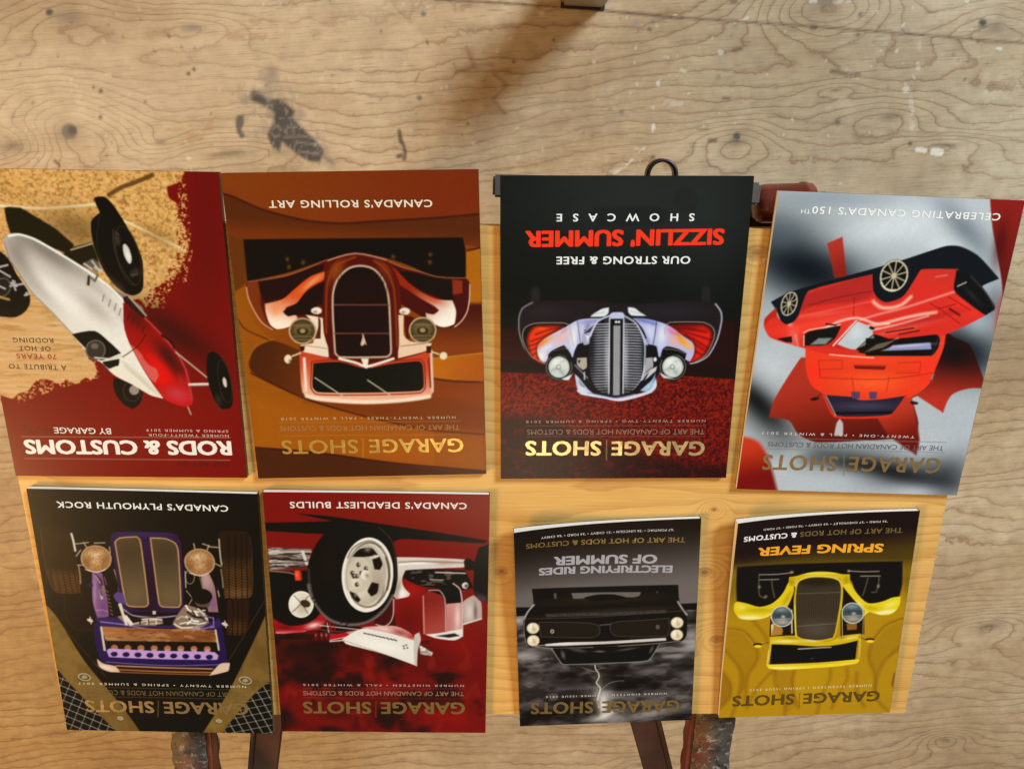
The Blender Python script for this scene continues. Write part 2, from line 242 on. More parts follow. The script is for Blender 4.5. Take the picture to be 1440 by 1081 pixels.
D = json.loads(r'''{"seam":[[0.0897,-0.2308],[-0.9125,-0.1093]],"knots":[[0.7439,-0.0564,0.11,0.075,6.65],[-0.5697,-0.1983,0.13,0.07,8.55],[-0.4209,0.0247,0.075,0.04,3.8],[-0.7961,0.0515,0.1,0.02,2.85],[0.4634,-0.0064,0.14,0.03,3.8],[-0.5921,-0.0522,0.05,0.012,1.9],
[0.6994,-0.2359,0.11,0.05,3.8],[-0.8598,-0.1367,0.1,0.05,3.8],[-0.945,1.3616,0.06,0.03,3.8],[-0.2431,1.3819,0.06,0.03,2.85],[-1.0038,1.0619,0.13,0.05,3.8],[0.8435,-0.0394,0.09,0.04,-3.8],[0.5901,-0.0313,0.05,0.02,-1.9],[-0.6896,-0.0023,0.08,0.03,2.85],
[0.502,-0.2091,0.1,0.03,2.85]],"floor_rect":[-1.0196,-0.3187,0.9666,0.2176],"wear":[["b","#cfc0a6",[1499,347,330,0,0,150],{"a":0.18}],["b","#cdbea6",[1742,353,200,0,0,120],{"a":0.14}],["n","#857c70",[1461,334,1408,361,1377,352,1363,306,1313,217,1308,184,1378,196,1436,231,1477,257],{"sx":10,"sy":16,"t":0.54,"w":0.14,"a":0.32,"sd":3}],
["p","#454443",[1441,320,1432,323,1411,310,1391,307,1380,299,1368,287,1373,275,1354,253,1339,238,1327,217,1336,200,1356,203,1379,220,1398,237,1404,222,1415,230,1421,250,1409,269,1403,285,1421,299,1441,308],{"f":6,"a":0.95}],
["p","#5a5855",[1469,284,1458,286,1459,272,1465,261,1458,250,1469,247,1473,257,1474,271],{"f":5,"a":0.9}],["l","#847a70",[1397,353,1402,335,1411,316,1408,304],14,{"f":16,"a":0.5}],["l","#847a70",[1393,349,1389,326,1383,307],8,{"f":12,"a":0.4}],
["l","#82786e",[1453,307,1439,318,1422,320],10,{"f":10,"a":0.5}],["l","#877d72",[1342,218,1311,196],5,{"f":6,"a":0.5}],["l","#a9a49a",[1411,260,1400,265,1397,257],3,{"f":4,"a":0.6}],["l","#a9a49a",[1392,245,1359,245,1335,238],3,{"f":4,"a":0.6}],
["l","#a9a49a",[1377,268,1375,252],3,{"f":4,"a":0.6}],["l","#a9a49a",[1373,236,1340,230],3,{"f":4,"a":0.6}],["l","#a9a49a",[1414,254,1409,246,1400,249],3,{"f":4,"a":0.6}],["l","#a9a49a",[1371,220,1338,214],3,{"f":4,"a":0.6}],["n","#a69a88",[1446,326,1308,318,1324,193,1466,201],{"sx":6,"sy":8,"t":0.66,"w":0.06,"a":0.5,"sd":5}],
["p","#4c4a48",[1747,463,1749,461,1751,459,1754,458,1757,459,1759,461,1759,464,1758,466,1755,468,1752,468,1749,468,1747,466],{"f":5,"a":0.95}],["p","#7c7468",[1749,274,1752,268,1758,264,1765,263,1772,265,1776,270,1776,276,1773,282,1767,286,1760,288,1753,286,1749,281],{"f":5,"a":0.95}],
["p","#605a54",[1750,276,1751,273,1755,271,1759,270,1762,271,1764,274,1764,277,1763,280,1759,283,1756,283,1752,282,1750,280],{"f":5,"a":0.95}],["p","#5c544c",[1691,337,1692,335,1693,334,1695,334,1697,334,1698,336,1698,337,1697,339,1696,340,1694,340,1692,340,1691,339],{"f":5,"a":0.95}],
["p","#5a5044",[1701,295,1701,294,1703,293,1705,292,1706,293,1707,294,1707,296,1706,297,1705,298,1703,298,1702,298,1701,297],{"f":5,"a":0.95}],["p","#6a5e50",[1703,343,1703,342,1705,342,1706,341,1707,342,1708,343,1708,344,1707,345,1706,345,1705,346,1704,345,1703,344],{"f":5,"a":0.95}],
["p","#484440",[1537,356,1538,355,1539,354,1541,354,1542,354,1543,355,1544,357,1543,358,1541,359,1540,359,1538,359,1537,358],{"f":5,"a":0.95}],["p","#484440",[1527,363,1528,361,1529,360,1530,360,1532,361,1533,362,1533,363,1532,364,1531,365,1529,365,1528,365,1527,364],{"f":5,"a":0.95}],
["p","#50483e",[1621,315,1621,314,1622,314,1623,314,1623,314,1624,315,1624,315,1624,316,1623,317,1622,317,1621,316,1621,316],{"f":5,"a":0.95}],["p","#6e6a66",[1127,428,1128,426,1130,424,1132,424,1134,424,1136,426,1137,428,1136,430,1134,432,1131,432,1129,431,1127,430],{"f":5,"a":0.95}],
["p","#6a6258",[1146,296,1147,294,1149,293,1151,292,1154,293,1155,295,1155,297,1155,299,1153,300,1151,300,1148,300,1147,298],{"f":5,"a":0.95}],["p","#8a8684",[772,393,773,391,774,390,776,390,778,390,779,392,780,393,779,395,778,396,776,396,774,396,773,394],{"f":5,"a":0.95}],
["p","#5c3c1c",[749,384,749,382,750,381,752,381,753,382,755,383,755,384,755,386,753,387,752,387,750,386,749,385],{"f":5,"a":0.95}],["p","#6c665e",[744,395,744,393,745,393,747,392,748,393,749,394,749,395,749,396,748,397,747,397,745,397,744,396],{"f":5,"a":0.95}],
["p","#75685a",[798,254,798,252,799,251,801,251,803,252,804,253,804,254,804,256,803,257,801,257,799,257,798,255],{"f":5,"a":0.95}],["p","#54483c",[743,175,743,173,745,172,747,172,749,172,750,174,751,176,750,177,749,178,747,179,745,178,743,177],{"f":5,"a":0.95}],
["p","#4c3c2c",[1068,250,1068,249,1069,248,1070,248,1071,248,1072,249,1072,250,1072,251,1071,252,1070,252,1069,252,1068,251],{"f":5,"a":0.95}],["p","#50280c",[913,376,913,375,914,374,915,374,917,374,917,375,918,376,917,377,916,378,915,378,914,378,913,377],{"f":5,"a":0.95}],
["p","#5c2c10",[982,345,982,344,983,343,985,343,986,343,987,344,987,346,987,347,986,348,984,348,983,347,982,346],{"f":5,"a":0.95}],["p","#6a5a48",[1204,405,1204,404,1205,403,1206,403,1207,403,1207,404,1208,405,1207,406,1206,406,1205,407,1204,406,1204,406],{"f":5,"a":0.95}],
["p","#d8c8a8",[704,402,705,400,706,399,708,398,710,399,712,400,712,402,712,404,711,405,708,405,706,405,705,403],{"f":5,"a":0.95}],["p","#d8c8a8",[845,338,845,337,846,336,847,336,848,336,849,337,849,338,848,339,848,340,847,340,846,339,845,339],{"f":5,"a":0.95}],
["p","#c8b8a0",[929,419,930,417,932,416,934,415,936,416,937,418,938,419,937,421,936,423,933,423,931,422,930,421],{"f":5,"a":0.95}],["p","#d0c4b0",[743,258,743,257,744,256,745,256,747,256,748,257,748,259,748,260,747,261,745,261,744,261,743,260],{"f":5,"a":0.95}],
["p","#d8c080",[693,316,693,315,695,314,696,313,698,314,699,315,700,316,699,318,698,319,696,319,695,319,694,318],{"f":5,"a":0.95}],["p","#403e3c",[176,364,177,361,179,359,182,358,186,359,189,362,190,365,189,368,187,370,184,370,180,369,177,367],{"f":5,"a":0.95}],
["p","#5c5048",[390,387,390,386,392,385,393,384,395,385,397,386,397,388,397,389,396,390,394,391,392,390,391,389],{"f":5,"a":0.95}],["p","#665444",[391,356,392,355,393,354,395,353,397,354,398,355,399,357,398,358,397,359,395,360,394,359,392,358],{"f":5,"a":0.95}],
["p","#66605a",[415,216,415,214,417,212,419,212,422,212,424,214,425,216,424,219,422,220,420,221,417,220,415,218],{"f":5,"a":0.95}],["p","#4a4a4c",[591,203,592,200,594,197,598,197,601,198,604,200,604,203,604,206,601,208,598,209,595,208,592,206],{"f":5,"a":0.95}],
["p","#3c3630",[284,173,284,171,285,170,287,169,289,170,291,171,291,173,291,175,290,176,288,176,286,176,285,174],{"f":5,"a":0.95}],["p","#46382c",[200,275,201,274,201,273,203,273,204,273,205,274,205,275,205,276,204,277,203,277,202,277,201,276],{"f":5,"a":0.95}],
["p","#50301c",[185,335,185,334,186,333,187,333,188,333,189,334,189,335,189,336,189,337,188,337,186,336,186,336],{"f":5,"a":0.95}],["p","#807468",[630,302,630,301,631,300,633,299,635,300,636,301,636,302,636,304,635,305,633,305,631,305,630,303],{"f":5,"a":0.95}],
["p","#d8ccb8",[654,223,654,222,655,221,656,221,657,221,658,222,658,223,658,224,657,225,656,225,655,224,654,224],{"f":5,"a":0.95}],["p","#d8ccb8",[681,278,682,277,683,276,684,276,685,276,686,277,686,278,686,279,685,280,684,280,683,280,682,279],{"f":5,"a":0.95}],
["p","#dcd0bc",[498,225,499,224,499,224,500,223,501,224,502,224,502,225,502,226,502,227,500,227,499,227,499,226],{"f":5,"a":0.95}],["p","#dcd0bc",[406,111,406,110,407,110,408,109,409,110,410,110,410,111,410,112,409,113,408,113,407,113,406,112],{"f":5,"a":0.95}],
["p","#c4b8a8",[625,341,625,339,627,337,630,337,632,337,634,339,635,342,635,344,633,346,630,346,627,345,625,343],{"f":5,"a":0.95}],["p","#e4dccc",[211,400,211,398,212,397,214,397,215,398,217,399,217,400,217,401,216,402,214,403,213,402,211,401],{"f":5,"a":0.95}],
["l","#5a4c3c",[614,419,606,419],6,{"f":4,"a":0.8}],["l","#54462e",[646,198,635,197],6,{"f":4,"a":0.8}],["l","#604c38",[623,267,613,266],5,{"f":4,"a":0.8}],["l","#604a38",[608,344,597,345],5,{"f":4,"a":0.8}],["l","#4c3c2a",[1191,244,1190,226],8,{"f":4,"a":0.8}],
["l","#54442f",[1187,224,1184,209,1187,197],7,{"f":4,"a":0.8}],["l","#483826",[1197,202,1193,203],8,{"f":4,"a":0.8}],["l","#7a6448",[1156,323,1147,336],3,{"f":4,"a":0.8}],["l","#5a4630",[1129,382,1130,386],4,{"f":4,"a":0.8}],["l","#6a5438",[1087,348,1085,342],3,{"f":4,"a":0.8}],
["l","#5a4632",[1799,228,1793,221],5,{"f":4,"a":0.8}],["l","#6a5238",[436,301,390,292],8,{"f":4,"a":0.8}],["l","#7a5c3c",[454,327,424,306],5,{"f":4,"a":0.8}],["l","#50382a",[475,372,469,372],7,{"f":4,"a":0.8}],["l","#ded4c2",[734,298,723,305,706,310],6.3,{"f":4,"a":0.88,"r":1}],
["l","#ded4c2",[736,297,729,302],9.8,{"f":4,"a":0.88,"r":1}],["l","#ded4c2",[745,229,745,220],6.3,{"f":4,"a":0.99,"r":0}],["l","#ded4c2",[761,192,786,171,816,150],4.9,{"f":4,"a":0.66,"r":1}],["l","#ded4c2",[780,193,763,190],4.2,{"f":4,"a":0.55,"r":1}],
["l","#ded4c2",[841,152,812,156],7.0,{"f":4,"a":0.385,"r":1}],["l","#ded4c2",[775,304,773,296],4.2,{"f":4,"a":0.55,"r":1}],["l","#ded4c2",[723,264,698,263],11.2,{"f":4,"a":0.33,"r":1}],["l","#ded4c2",[725,340,720,338],4.2,{"f":4,"a":0.88,"r":1}],
["l","#ded4c2",[866,320,860,318],4.2,{"f":4,"a":0.55,"r":1}],["l","#ded4c2",[597,388,585,393],4.9,{"f":4,"a":0.88,"r":1}],["l","#ded4c2",[354,329,349,338,344,341],5.6,{"f":4,"a":0.605,"r":1}],["l","#ded4c2",[335,341,328,337,326,327],6.3,{"f":4,"a":0.66,"r":1}],
["l","#ded4c2",[287,306,287,293,296,280],7.0,{"f":4,"a":0.495,"r":1}],["l","#ded4c2",[303,267,300,257,292,239,287,196],8.4,{"f":4,"a":0.44,"r":1}],["l","#ded4c2",[305,264,298,255],11.2,{"f":4,"a":0.55,"r":1}],["l","#ded4c2",[274,162,260,160],9.1,{"f":4,"a":1,"r":0}],
["l","#ded4c2",[244,157,232,155],13.3,{"f":4,"a":1,"r":0}],["l","#ded4c2",[153,322,146,321],4.2,{"f":4,"a":0.99,"r":0}],["l","#ded4c2",[321,366,315,370],4.2,{"f":4,"a":0.77,"r":1}],["l","#ded4c2",[695,315,689,314],4.9,{"f":4,"a":0.66,"r":1}],
["l","#ded4c2",[411,300,392,288],11.2,{"f":4,"a":0.275,"r":1}],["l","#ded4c2",[439,410,415,410],7.0,{"f":4,"a":0.44,"r":1}],["l","#ded4c2",[480,412,472,413],7.0,{"f":4,"a":0.66,"r":1}],["l","#ded4c2",[288,339,287,326],5.6,{"f":4,"a":0.275,"r":1}],
["l","#ded4c2",[163,252,158,228],9.8,{"f":4,"a":0.242,"r":1}],["l","#ded4c2",[1569,221,1563,218],6.3,{"f":4,"a":0.88,"r":1}],["l","#ded4c2",[1566,203,1561,201],6.3,{"f":4,"a":0.88,"r":1}],["l","#ded4c2",[1681,363,1673,361],3.5,{"f":4,"a":0.77,"r":1}],
["l","#ded4c2",[1742,334,1732,326],19.6,{"f":4,"a":0.33,"r":1}],["l","#ded4c2",[1760,379,1757,375],3.5,{"f":4,"a":0.66,"r":1}],["l","#ded4c2",[1295,321,1293,323],4.9,{"f":4,"a":0.66,"r":1}],["l","#e0d4c0",[1836,283,1837,281],3,{"f":4,"a":0.6}],
["l","#4a3a28",[1296,319,1296,319],3,{"f":4,"a":0.5}],["l","#e0d4c0",[770,171,769,169],3,{"f":4,"a":0.6}],["l","#4a3a28",[1135,447,1135,446],3,{"f":4,"a":0.5}],["l","#e0d4c0",[688,295,688,295],3,{"f":4,"a":0.6}],["l","#4a3a28",[612,366,613,366],3,{"f":4,"a":0.5}],
["l","#e0d4c0",[1397,458,1397,456],3,{"f":4,"a":0.6}],["l","#4a3a28",[1561,415,1562,414],3,{"f":4,"a":0.5}],["l","#e0d4c0",[1165,446,1165,444],3,{"f":4,"a":0.6}],["l","#4a3a28",[1036,319,1038,318],3,{"f":4,"a":0.5}],["l","#e0d4c0",[601,226,602,224],3,{"f":4,"a":0.6}],
["l","#4a3a28",[684,180,683,180],3,{"f":4,"a":0.5}],["l","#e0d4c0",[1402,403,1401,401],3,{"f":4,"a":0.6}],["l","#4a3a28",[1297,341,1296,340],3,{"f":4,"a":0.5}],["l","#e0d4c0",[985,238,984,238],3,{"f":4,"a":0.6}],["l","#4a3a28",[1111,193,1111,193],3,{"f":4,"a":0.5}],
["l","#e0d4c0",[199,355,201,354],3,{"f":4,"a":0.6}],["l","#4a3a28",[531,279,531,279],3,{"f":4,"a":0.5}],["l","#e0d4c0",[1735,347,1734,346],3,{"f":4,"a":0.6}],["l","#4a3a28",[1639,420,1638,419],3,{"f":4,"a":0.5}],["l","#e0d4c0",[1111,311,1112,310],3,{"f":4,"a":0.6}],
["l","#4a3a28",[821,261,821,260],3,{"f":4,"a":0.5}],["l","#e0d4c0",[307,274,306,273],3,{"f":4,"a":0.6}],["l","#4a3a28",[178,200,177,198],3,{"f":4,"a":0.5}],["l","#e0d4c0",[1822,287,1823,287],3,{"f":4,"a":0.6}],["l","#4a3a28",[1648,456,1648,455],3,{"f":4,"a":0.5}],
["l","#e0d4c0",[942,201,941,198],3,{"f":4,"a":0.6}],["l","#4a3a28",[1267,276,1268,275],3,{"f":4,"a":0.5}],["l","#e0d4c0",[667,351,666,351],3,{"f":4,"a":0.6}],["l","#4a3a28",[577,408,578,407],3,{"f":4,"a":0.5}],["l","#e0d4c0",[1741,358,1741,355],3,{"f":4,"a":0.6}],
["l","#4a3a28",[1754,396,1755,395],3,{"f":4,"a":0.5}],["l","#e0d4c0",[986,189,985,188],3,{"f":4,"a":0.6}],["l","#4a3a28",[1158,271,1159,271],3,{"f":4,"a":0.5}],["l","#e0d4c0",[114,210,113,209],3,{"f":4,"a":0.6}],["l","#4a3a28",[476,219,474,218],3,{"f":4,"a":0.5}],
["l","#e0d4c0",[1361,310,1362,310],3,{"f":4,"a":0.6}],["l","#4a3a28",[1605,445,1604,444],3,{"f":4,"a":0.5}],["l","#e0d4c0",[1103,313,1102,311],3,{"f":4,"a":0.6}],["l","#4a3a28",[771,383,771,382],3,{"f":4,"a":0.5}],["l","#e0d4c0",[436,196,435,193],3,{"f":4,"a":0.6}],
["l","#4a3a28",[459,151,457,150],3,{"f":4,"a":0.5}],["l","#e0d4c0",[1443,320,1444,319],3,{"f":4,"a":0.6}],["l","#4a3a28",[1410,332,1412,331],3,{"f":4,"a":0.5}],["l","#e0d4c0",[775,358,776,355],3,{"f":4,"a":0.6}],["l","#4a3a28",[1018,302,1017,301],3,{"f":4,"a":0.5}],
["l","#e0d4c0",[314,308,314,307],3,{"f":4,"a":0.6}],["l","#4a3a28",[126,307,124,306],3,{"f":4,"a":0.5}],["l","#e0d4c0",[1724,227,1723,224],3,{"f":4,"a":0.6}],["l","#4a3a28",[1721,446,1719,446],3,{"f":4,"a":0.5}],["l","#e0d4c0",[778,335,778,332],3,{"f":4,"a":0.6}],
["l","#4a3a28",[852,218,854,217],3,{"f":4,"a":0.5}],["l","#e0d4c0",[548,302,548,301],3,{"f":4,"a":0.6}],["l","#4a3a28",[186,352,188,351],3,{"f":4,"a":0.5}],["l","#e0d4c0",[1858,284,1860,282],3,{"f":4,"a":0.6}],["l","#4a3a28",[1883,242,1884,242],3,{"f":4,"a":0.5}],
["l","#e0d4c0",[1011,364,1012,363],3,{"f":4,"a":0.6}],["l","#4a3a28",[801,404,801,403],3,{"f":4,"a":0.5}],["l","#e0d4c0",[258,245,256,244],3,{"f":4,"a":0.6}],["l","#4a3a28",[218,307,219,307],3,{"f":4,"a":0.5}],["l","#e0d4c0",[1313,339,1315,338],3,{"f":4,"a":0.6}],
["l","#4a3a28",[1512,291,1514,290],3,{"f":4,"a":0.5}],["l","#e0d4c0",[1064,218,1063,216],3,{"f":4,"a":0.6}],["l","#4a3a28",[912,279,913,279],3,{"f":4,"a":0.5}],["l","#e0d4c0",[362,196,361,196],3,{"f":4,"a":0.6}],["l","#4a3a28",[336,270,336,269],3,{"f":4,"a":0.5}],
["l","#e0d4c0",[1604,461,1603,460],3,{"f":4,"a":0.6}],["l","#4a3a28",[1592,396,1592,395],3,{"f":4,"a":0.5}],["l","#e0d4c0",[1125,438,1125,437],3,{"f":4,"a":0.6}],["l","#4a3a28",[1217,297,1219,296],3,{"f":4,"a":0.5}],["l","#e0d4c0",[464,159,464,157],3,{"f":4,"a":0.6}],
["l","#4a3a28",[605,382,607,381],3,{"f":4,"a":0.5}],["l","#e0d4c0",[1802,327,1804,327],3,{"f":4,"a":0.6}],["l","#4a3a28",[1694,253,1693,252],3,{"f":4,"a":0.5}],["l","#e0d4c0",[791,405,790,404],3,{"f":4,"a":0.6}],["l","#4a3a28",[1074,287,1075,287],3,{"f":4,"a":0.5}],
["l","#e0d4c0",[103,251,103,251],3,{"f":4,"a":0.6}],["l","#4a3a28",[431,289,433,289],3,{"f":4,"a":0.5}],["l","#e0d4c0",[1414,299,1415,297],3,{"f":4,"a":0.6}],["l","#4a3a28",[1706,232,1708,231],3,{"f":4,"a":0.5}],["l","#e0d4c0",[1230,195,1229,194],3,{"f":4,"a":0.6}],
["l","#4a3a28",[869,224,869,223],3,{"f":4,"a":0.5}],["l","#e0d4c0",[683,188,683,187],3,{"f":4,"a":0.6}],["l","#4a3a28",[228,318,227,317],3,{"f":4,"a":0.5}],["l","#e0d4c0",[1674,415,1673,413],3,{"f":4,"a":0.6}],["l","#4a3a28",[1470,320,1470,320],3,{"f":4,"a":0.5}],
["l","#e0d4c0",[989,384,989,383],3,{"f":4,"a":0.6}],["l","#4a3a28",[1071,180,1072,179],3,{"f":4,"a":0.5}],["l","#e0d4c0",[305,395,305,393],3,{"f":4,"a":0.6}],["l","#4a3a28",[520,163,521,162],3,{"f":4,"a":0.5}],["l","#e0d4c0",[1368,455,1369,454],3,{"f":4,"a":0.6}],
["l","#4a3a28",[1813,325,1815,323],3,{"f":4,"a":0.5}],["l","#e0d4c0",[785,285,785,284],3,{"f":4,"a":0.6}],["l","#4a3a28",[939,300,938,299],3,{"f":4,"a":0.5}],["l","#e0d4c0",[447,319,448,318],3,{"f":4,"a":0.6}],["l","#4a3a28",[688,166,686,165],3,{"f":4,"a":0.5}],
["l","#e0d4c0",[1839,230,1839,229],3,{"f":4,"a":0.6}],["l","#4a3a28",[1545,399,1543,398],3,{"f":4,"a":0.5}],["l","#e0d4c0",[704,341,704,340],3,{"f":4,"a":0.6}],["l","#4a3a28",[1081,232,1082,231],3,{"f":4,"a":0.5}],["l","#e0d4c0",[644,365,645,364],3,{"f":4,"a":0.6}],
["l","#4a3a28",[357,266,356,264],3,{"f":4,"a":0.5}],["l","#e0d4c0",[1649,361,1649,361],3,{"f":4,"a":0.6}],["l","#4a3a28",[1522,396,1523,396],3,{"f":4,"a":0.5}],["l","#e0d4c0",[740,389,738,388],3,{"f":4,"a":0.6}],["l","#4a3a28",[944,367,945,367],3,{"f":4,"a":0.5}],
["l","#e0d4c0",[520,369,521,368],3,{"f":4,"a":0.6}],["l","#4a3a28",[360,305,360,305],3,{"f":4,"a":0.5}],["l","#e0d4c0",[1373,416,1372,415],3,{"f":4,"a":0.6}],["l","#4a3a28",[1287,457,1285,456],3,{"f":4,"a":0.5}],["l","#e0d4c0",[1262,330,1261,329],3,{"f":4,"a":0.6}],
["l","#4a3a28",[910,363,910,363],3,{"f":4,"a":0.5}],["l","#e0d4c0",[368,306,369,305],3,{"f":4,"a":0.6}],["l","#4a3a28",[604,291,605,291],3,{"f":4,"a":0.5}],["l","#e0d4c0",[1647,330,1647,329],3,{"f":4,"a":0.6}],["l","#4a3a28",[1589,394,1589,394],3,{"f":4,"a":0.5}],
["l","#e0d4c0",[1143,442,1144,442],3,{"f":4,"a":0.6}],["l","#4a3a28",[1098,406,1097,405],3,{"f":4,"a":0.5}],["l","#e0d4c0",[606,388,606,386],3,{"f":4,"a":0.6}],["l","#4a3a28",[582,356,581,355],3,{"f":4,"a":0.5}],["l","#e0d4c0",[1564,246,1564,245],3,{"f":4,"a":0.6}],
["l","#4a3a28",[1820,387,1821,386],3,{"f":4,"a":0.5}],["l","#e0d4c0",[1120,438,1120,438],3,{"f":4,"a":0.6}],["l","#4a3a28",[922,362,921,362],3,{"f":4,"a":0.5}],["l","#e0d4c0",[514,202,515,199],3,{"f":4,"a":0.6}],["l","#4a3a28",[366,344,368,344],3,{"f":4,"a":0.5}],
["l","#e0d4c0",[1338,230,1338,227],3,{"f":4,"a":0.6}],["l","#4a3a28",[1660,440,1659,439],3,{"f":4,"a":0.5}],["l","#e0d4c0",[1171,352,1170,352],3,{"f":4,"a":0.6}],["l","#4a3a28",[744,220,743,219],3,{"f":4,"a":0.5}],["l","#e0d4c0",[630,243,630,242],3,{"f":4,"a":0.6}],
["l","#4a3a28",[448,259,447,259],3,{"f":4,"a":0.5}],["l","#e0d4c0",[1492,329,1492,327],3,{"f":4,"a":0.6}],["l","#4a3a28",[1563,418,1564,417],3,{"f":4,"a":0.5}],["l","#e0d4c0",[1171,245,1170,244],3,{"f":4,"a":0.6}],["l","#4a3a28",[1144,236,1143,235],3,{"f":4,"a":0.5}],
["l","#e0d4c0",[366,392,365,390],3,{"f":4,"a":0.6}],["l","#4a3a28",[289,262,290,261],3,{"f":4,"a":0.5}],["l","#e0d4c0",[1701,265,1701,264],3,{"f":4,"a":0.6}],["l","#4a3a28",[1828,232,1827,230],3,{"f":4,"a":0.5}],["l","#4c3018",[1111,449,967,434,696,399],4,{"f":4,"a":0.85}],
["l","#543820",[696,399,453,371,107,328],3.5,{"f":4,"a":0.75}],["l","#6a5034",[497,224,358,204,84,164],2.5,{"f":4,"a":0.35}],["n","#7c4a20",[1075,373,970,375,977,246,1026,248,1078,329],{"sx":40,"sy":30,"t":0.58,"w":0.1,"a":0.15,"sd":8}],
["n","#a0704c",[1459,445,1385,430,1390,401,1465,405],{"sx":30,"sy":16,"t":0.57,"w":0.08,"a":0.4,"sd":9}],["n","#a47a54",[1608,288,1510,283,1518,236,1617,241],{"sx":36,"sy":12,"t":0.57,"w":0.08,"a":0.35,"sd":10}],["l","#6c4426",[1063,371,1053,342,1020,344],5,{"f":7,"a":0.5,"s":1}],
["l","#6c4426",[1053,342,1086,333],5,{"f":7,"a":0.5,"s":1}],["l","#6c4426",[1021,329,998,309,1024,287,1005,263],5,{"f":7,"a":0.5,"s":1}]],"board":[0.0276,0.3256,-0.0676,0.8968,0.513],"board_knots":[[-0.0118,0.0837,0.0075],[-0.2166,0.0842,0.0085],
[-0.2361,0.1629,0.008],[-0.2347,-0.2359,0.011],[-0.2196,0.0146,0.004]],"posts":[[0.3254,0.1086,0.393,0.7197,0.0358],[-0.2471,0.1238,-0.1933,0.7621,0.042]],"flanges":[[0.3037,0.111,0.3712,0.7221,0.007],[-0.2222,0.1216,-0.1684,0.7599,0.007]],"braces":[[0.287,0.5793,0.3402,0.7555,0.03,1],
[-0.1208,0.6078,-0.1589,0.7919,0.03,-1]],"bar":[[0.0068,0.0375],[-0.2311,0.0577]],"ring":[-0.1447,0.0366],"stop":[-0.2557,0.0684],"foot":[-0.1581,-0.2357,-0.1031],"mags":{"A":{"w":0.2159,"h":0.2794,"pose":[0.3539,0.1432,-0.0725],"label":"magazine with a silver and red open-wheel racer on its cover","spine":"#4a0e06","foil":[1,0.7,0.3],"foil_rough":0.3,"gain":[0.8179,0.9699,1.2147],"veil":[0.0134,0.0093,0.0054],"lift":0.0012},"B":{"w":0.2159,"h":0.2794,"pose":[0.1317,0.1566,-0.0415],"label":"magazine with a copper coupe on a brown wavy cover","spine":"#5a2604","foil":[1.0,0.7,0.2],"foil_rough":0.3,"gain":[0.8435,0.9791,1.1794],"veil":[0.0087,0.0068,0.0047],"lift":0.0022},"C":{"w":0.2159,"h":0.2794,"pose":[-0.0999,0.1734,-0.058],"label":"black magazine with bold red title and a flame-painted coupe","spine":"#141414","foil":[1.0,0.8,0.42],"foil_rough":0.3,"gain":[0.875,0.9671,1.1332],"veil":[0.0084,0.0073,0.0058],"lift":0.001},"D":{"w":0.2159,"h":0.2794,"pose":[-0.331,0.2028,-0.0953],"label":"silver grey magazine with two red muscle cars, one hood raised","spine":"#6a6460","foil":[0.85,0.58,0.24],"foil_rough":0.3,"gain":[0.8959,0.9664,1.0875],"veil":[0.0073,0.0068,0.0058],"lift":0.0026},"E":{"w":0.2159,"h":0.2794,"pose":[0.3695,0.4366,-0.093],"label":"magazine with a purple open-engine hot rod on black","spine":"#17100a","foil":[0.62,0.5,0.28],"foil_rough":0.3,"gain":[0.7795,0.9699,1.2682],"veil":[0.0134,0.0093,0.0054],"lift":0.0016},"F":{"w":0.2159,"h":0.2794,"pose":[0.1465,0.4528,-0.0809],"label":"dark red magazine with a roadster seen past its big front wheel","spine":"#5a140c","foil":[0.62,0.46,0.16],"foil_rough":0.3,"gain":[0.8333,0.9919,1.249],"veil":[0.0087,0.0068,0.0049],"lift":0.0024},"G":{"w":0.1832,"h":0.2387,"pose":[-0.0819,0.4778,-0.0255],"label":"small dark grey magazine with black sedan and lightning, corner curling up","spine":"#1c1814","foil":[0.62,0.44,0.16],"foil_rough":0.3,"gain":[0.886,1.0054,1.2152],"veil":[0.0084,0.007,0.0056],"lift":0.016},"H":{"w":0.1832,"h":0.2387,"pose":[-0.2954,0.4825,-0.0337],"label":"small gold magazine with a yellow hot rod, corner curling up","spine":"#6a5010","foil":[0.42,0.28,0.07],"foil_rough":0.3,"gain":[0.9194,1.0188,1.1822],"veil":[0.0078,0.007,0.006],"lift":0.016}},"art":{"A":[["p","#7c1b0a",[-20,-20,1020,-20,1020,1400,-20,1400],{}],
["b","#5e1006",[74,1050,-113,2,39,-388],{"a":0.5}],["b","#8c2410",[357,243,-404,4,21,-177],{"a":0.4}],["p","#e0a556",[1025,1312,128,1298,151,1258,204,1237,201,1195,173,1171,165,1110,148,1061,148,986,172,948,201,897,251,864,296,838,314,792,345,755,362,791,421,777,567,643,609,534,586,514,586,466,609,445,634,452,678,423,714,444,743,423,793,443,840,435,880,393,921,379,951,357,1002,371,1208,389],{"f":5.3,"g":[477,1274,792,450,"#d8a468"],"C":1}],
["n","#7a4c1c",[1023,1324,105,1339,160,833,1123,820],{"sx":11,"sy":8,"t":0.58,"w":0.16,"a":0.55,"sd":1,"c":1}],["n","#f2c682",[1023,1324,105,1339,160,833,1123,820],{"sx":10,"sy":8,"t":0.6,"w":0.14,"a":0.6,"sd":2,"c":1}],["n","#a87638",[1118,845,157,859,212,344,1219,333],{"sx":90,"sy":9,"t":0.6,"w":0.1,"a":0.5,"sd":3,"c":1}],
["n","#e2bb84",[1118,845,157,859,212,344,1219,333],{"sx":120,"sy":8,"t":0.58,"w":0.1,"a":0.6,"sd":4,"c":1}],["l","#f5d9a4",[910,1157,789,1149,679,1147,493,1164],10.6,{"f":8.0,"s":1,"c":1}],["l","#5a3a18",[433,1201,380,1231,322,1251,255,1280],15.9,{"f":6.6,"c":1,"a":0.85}],
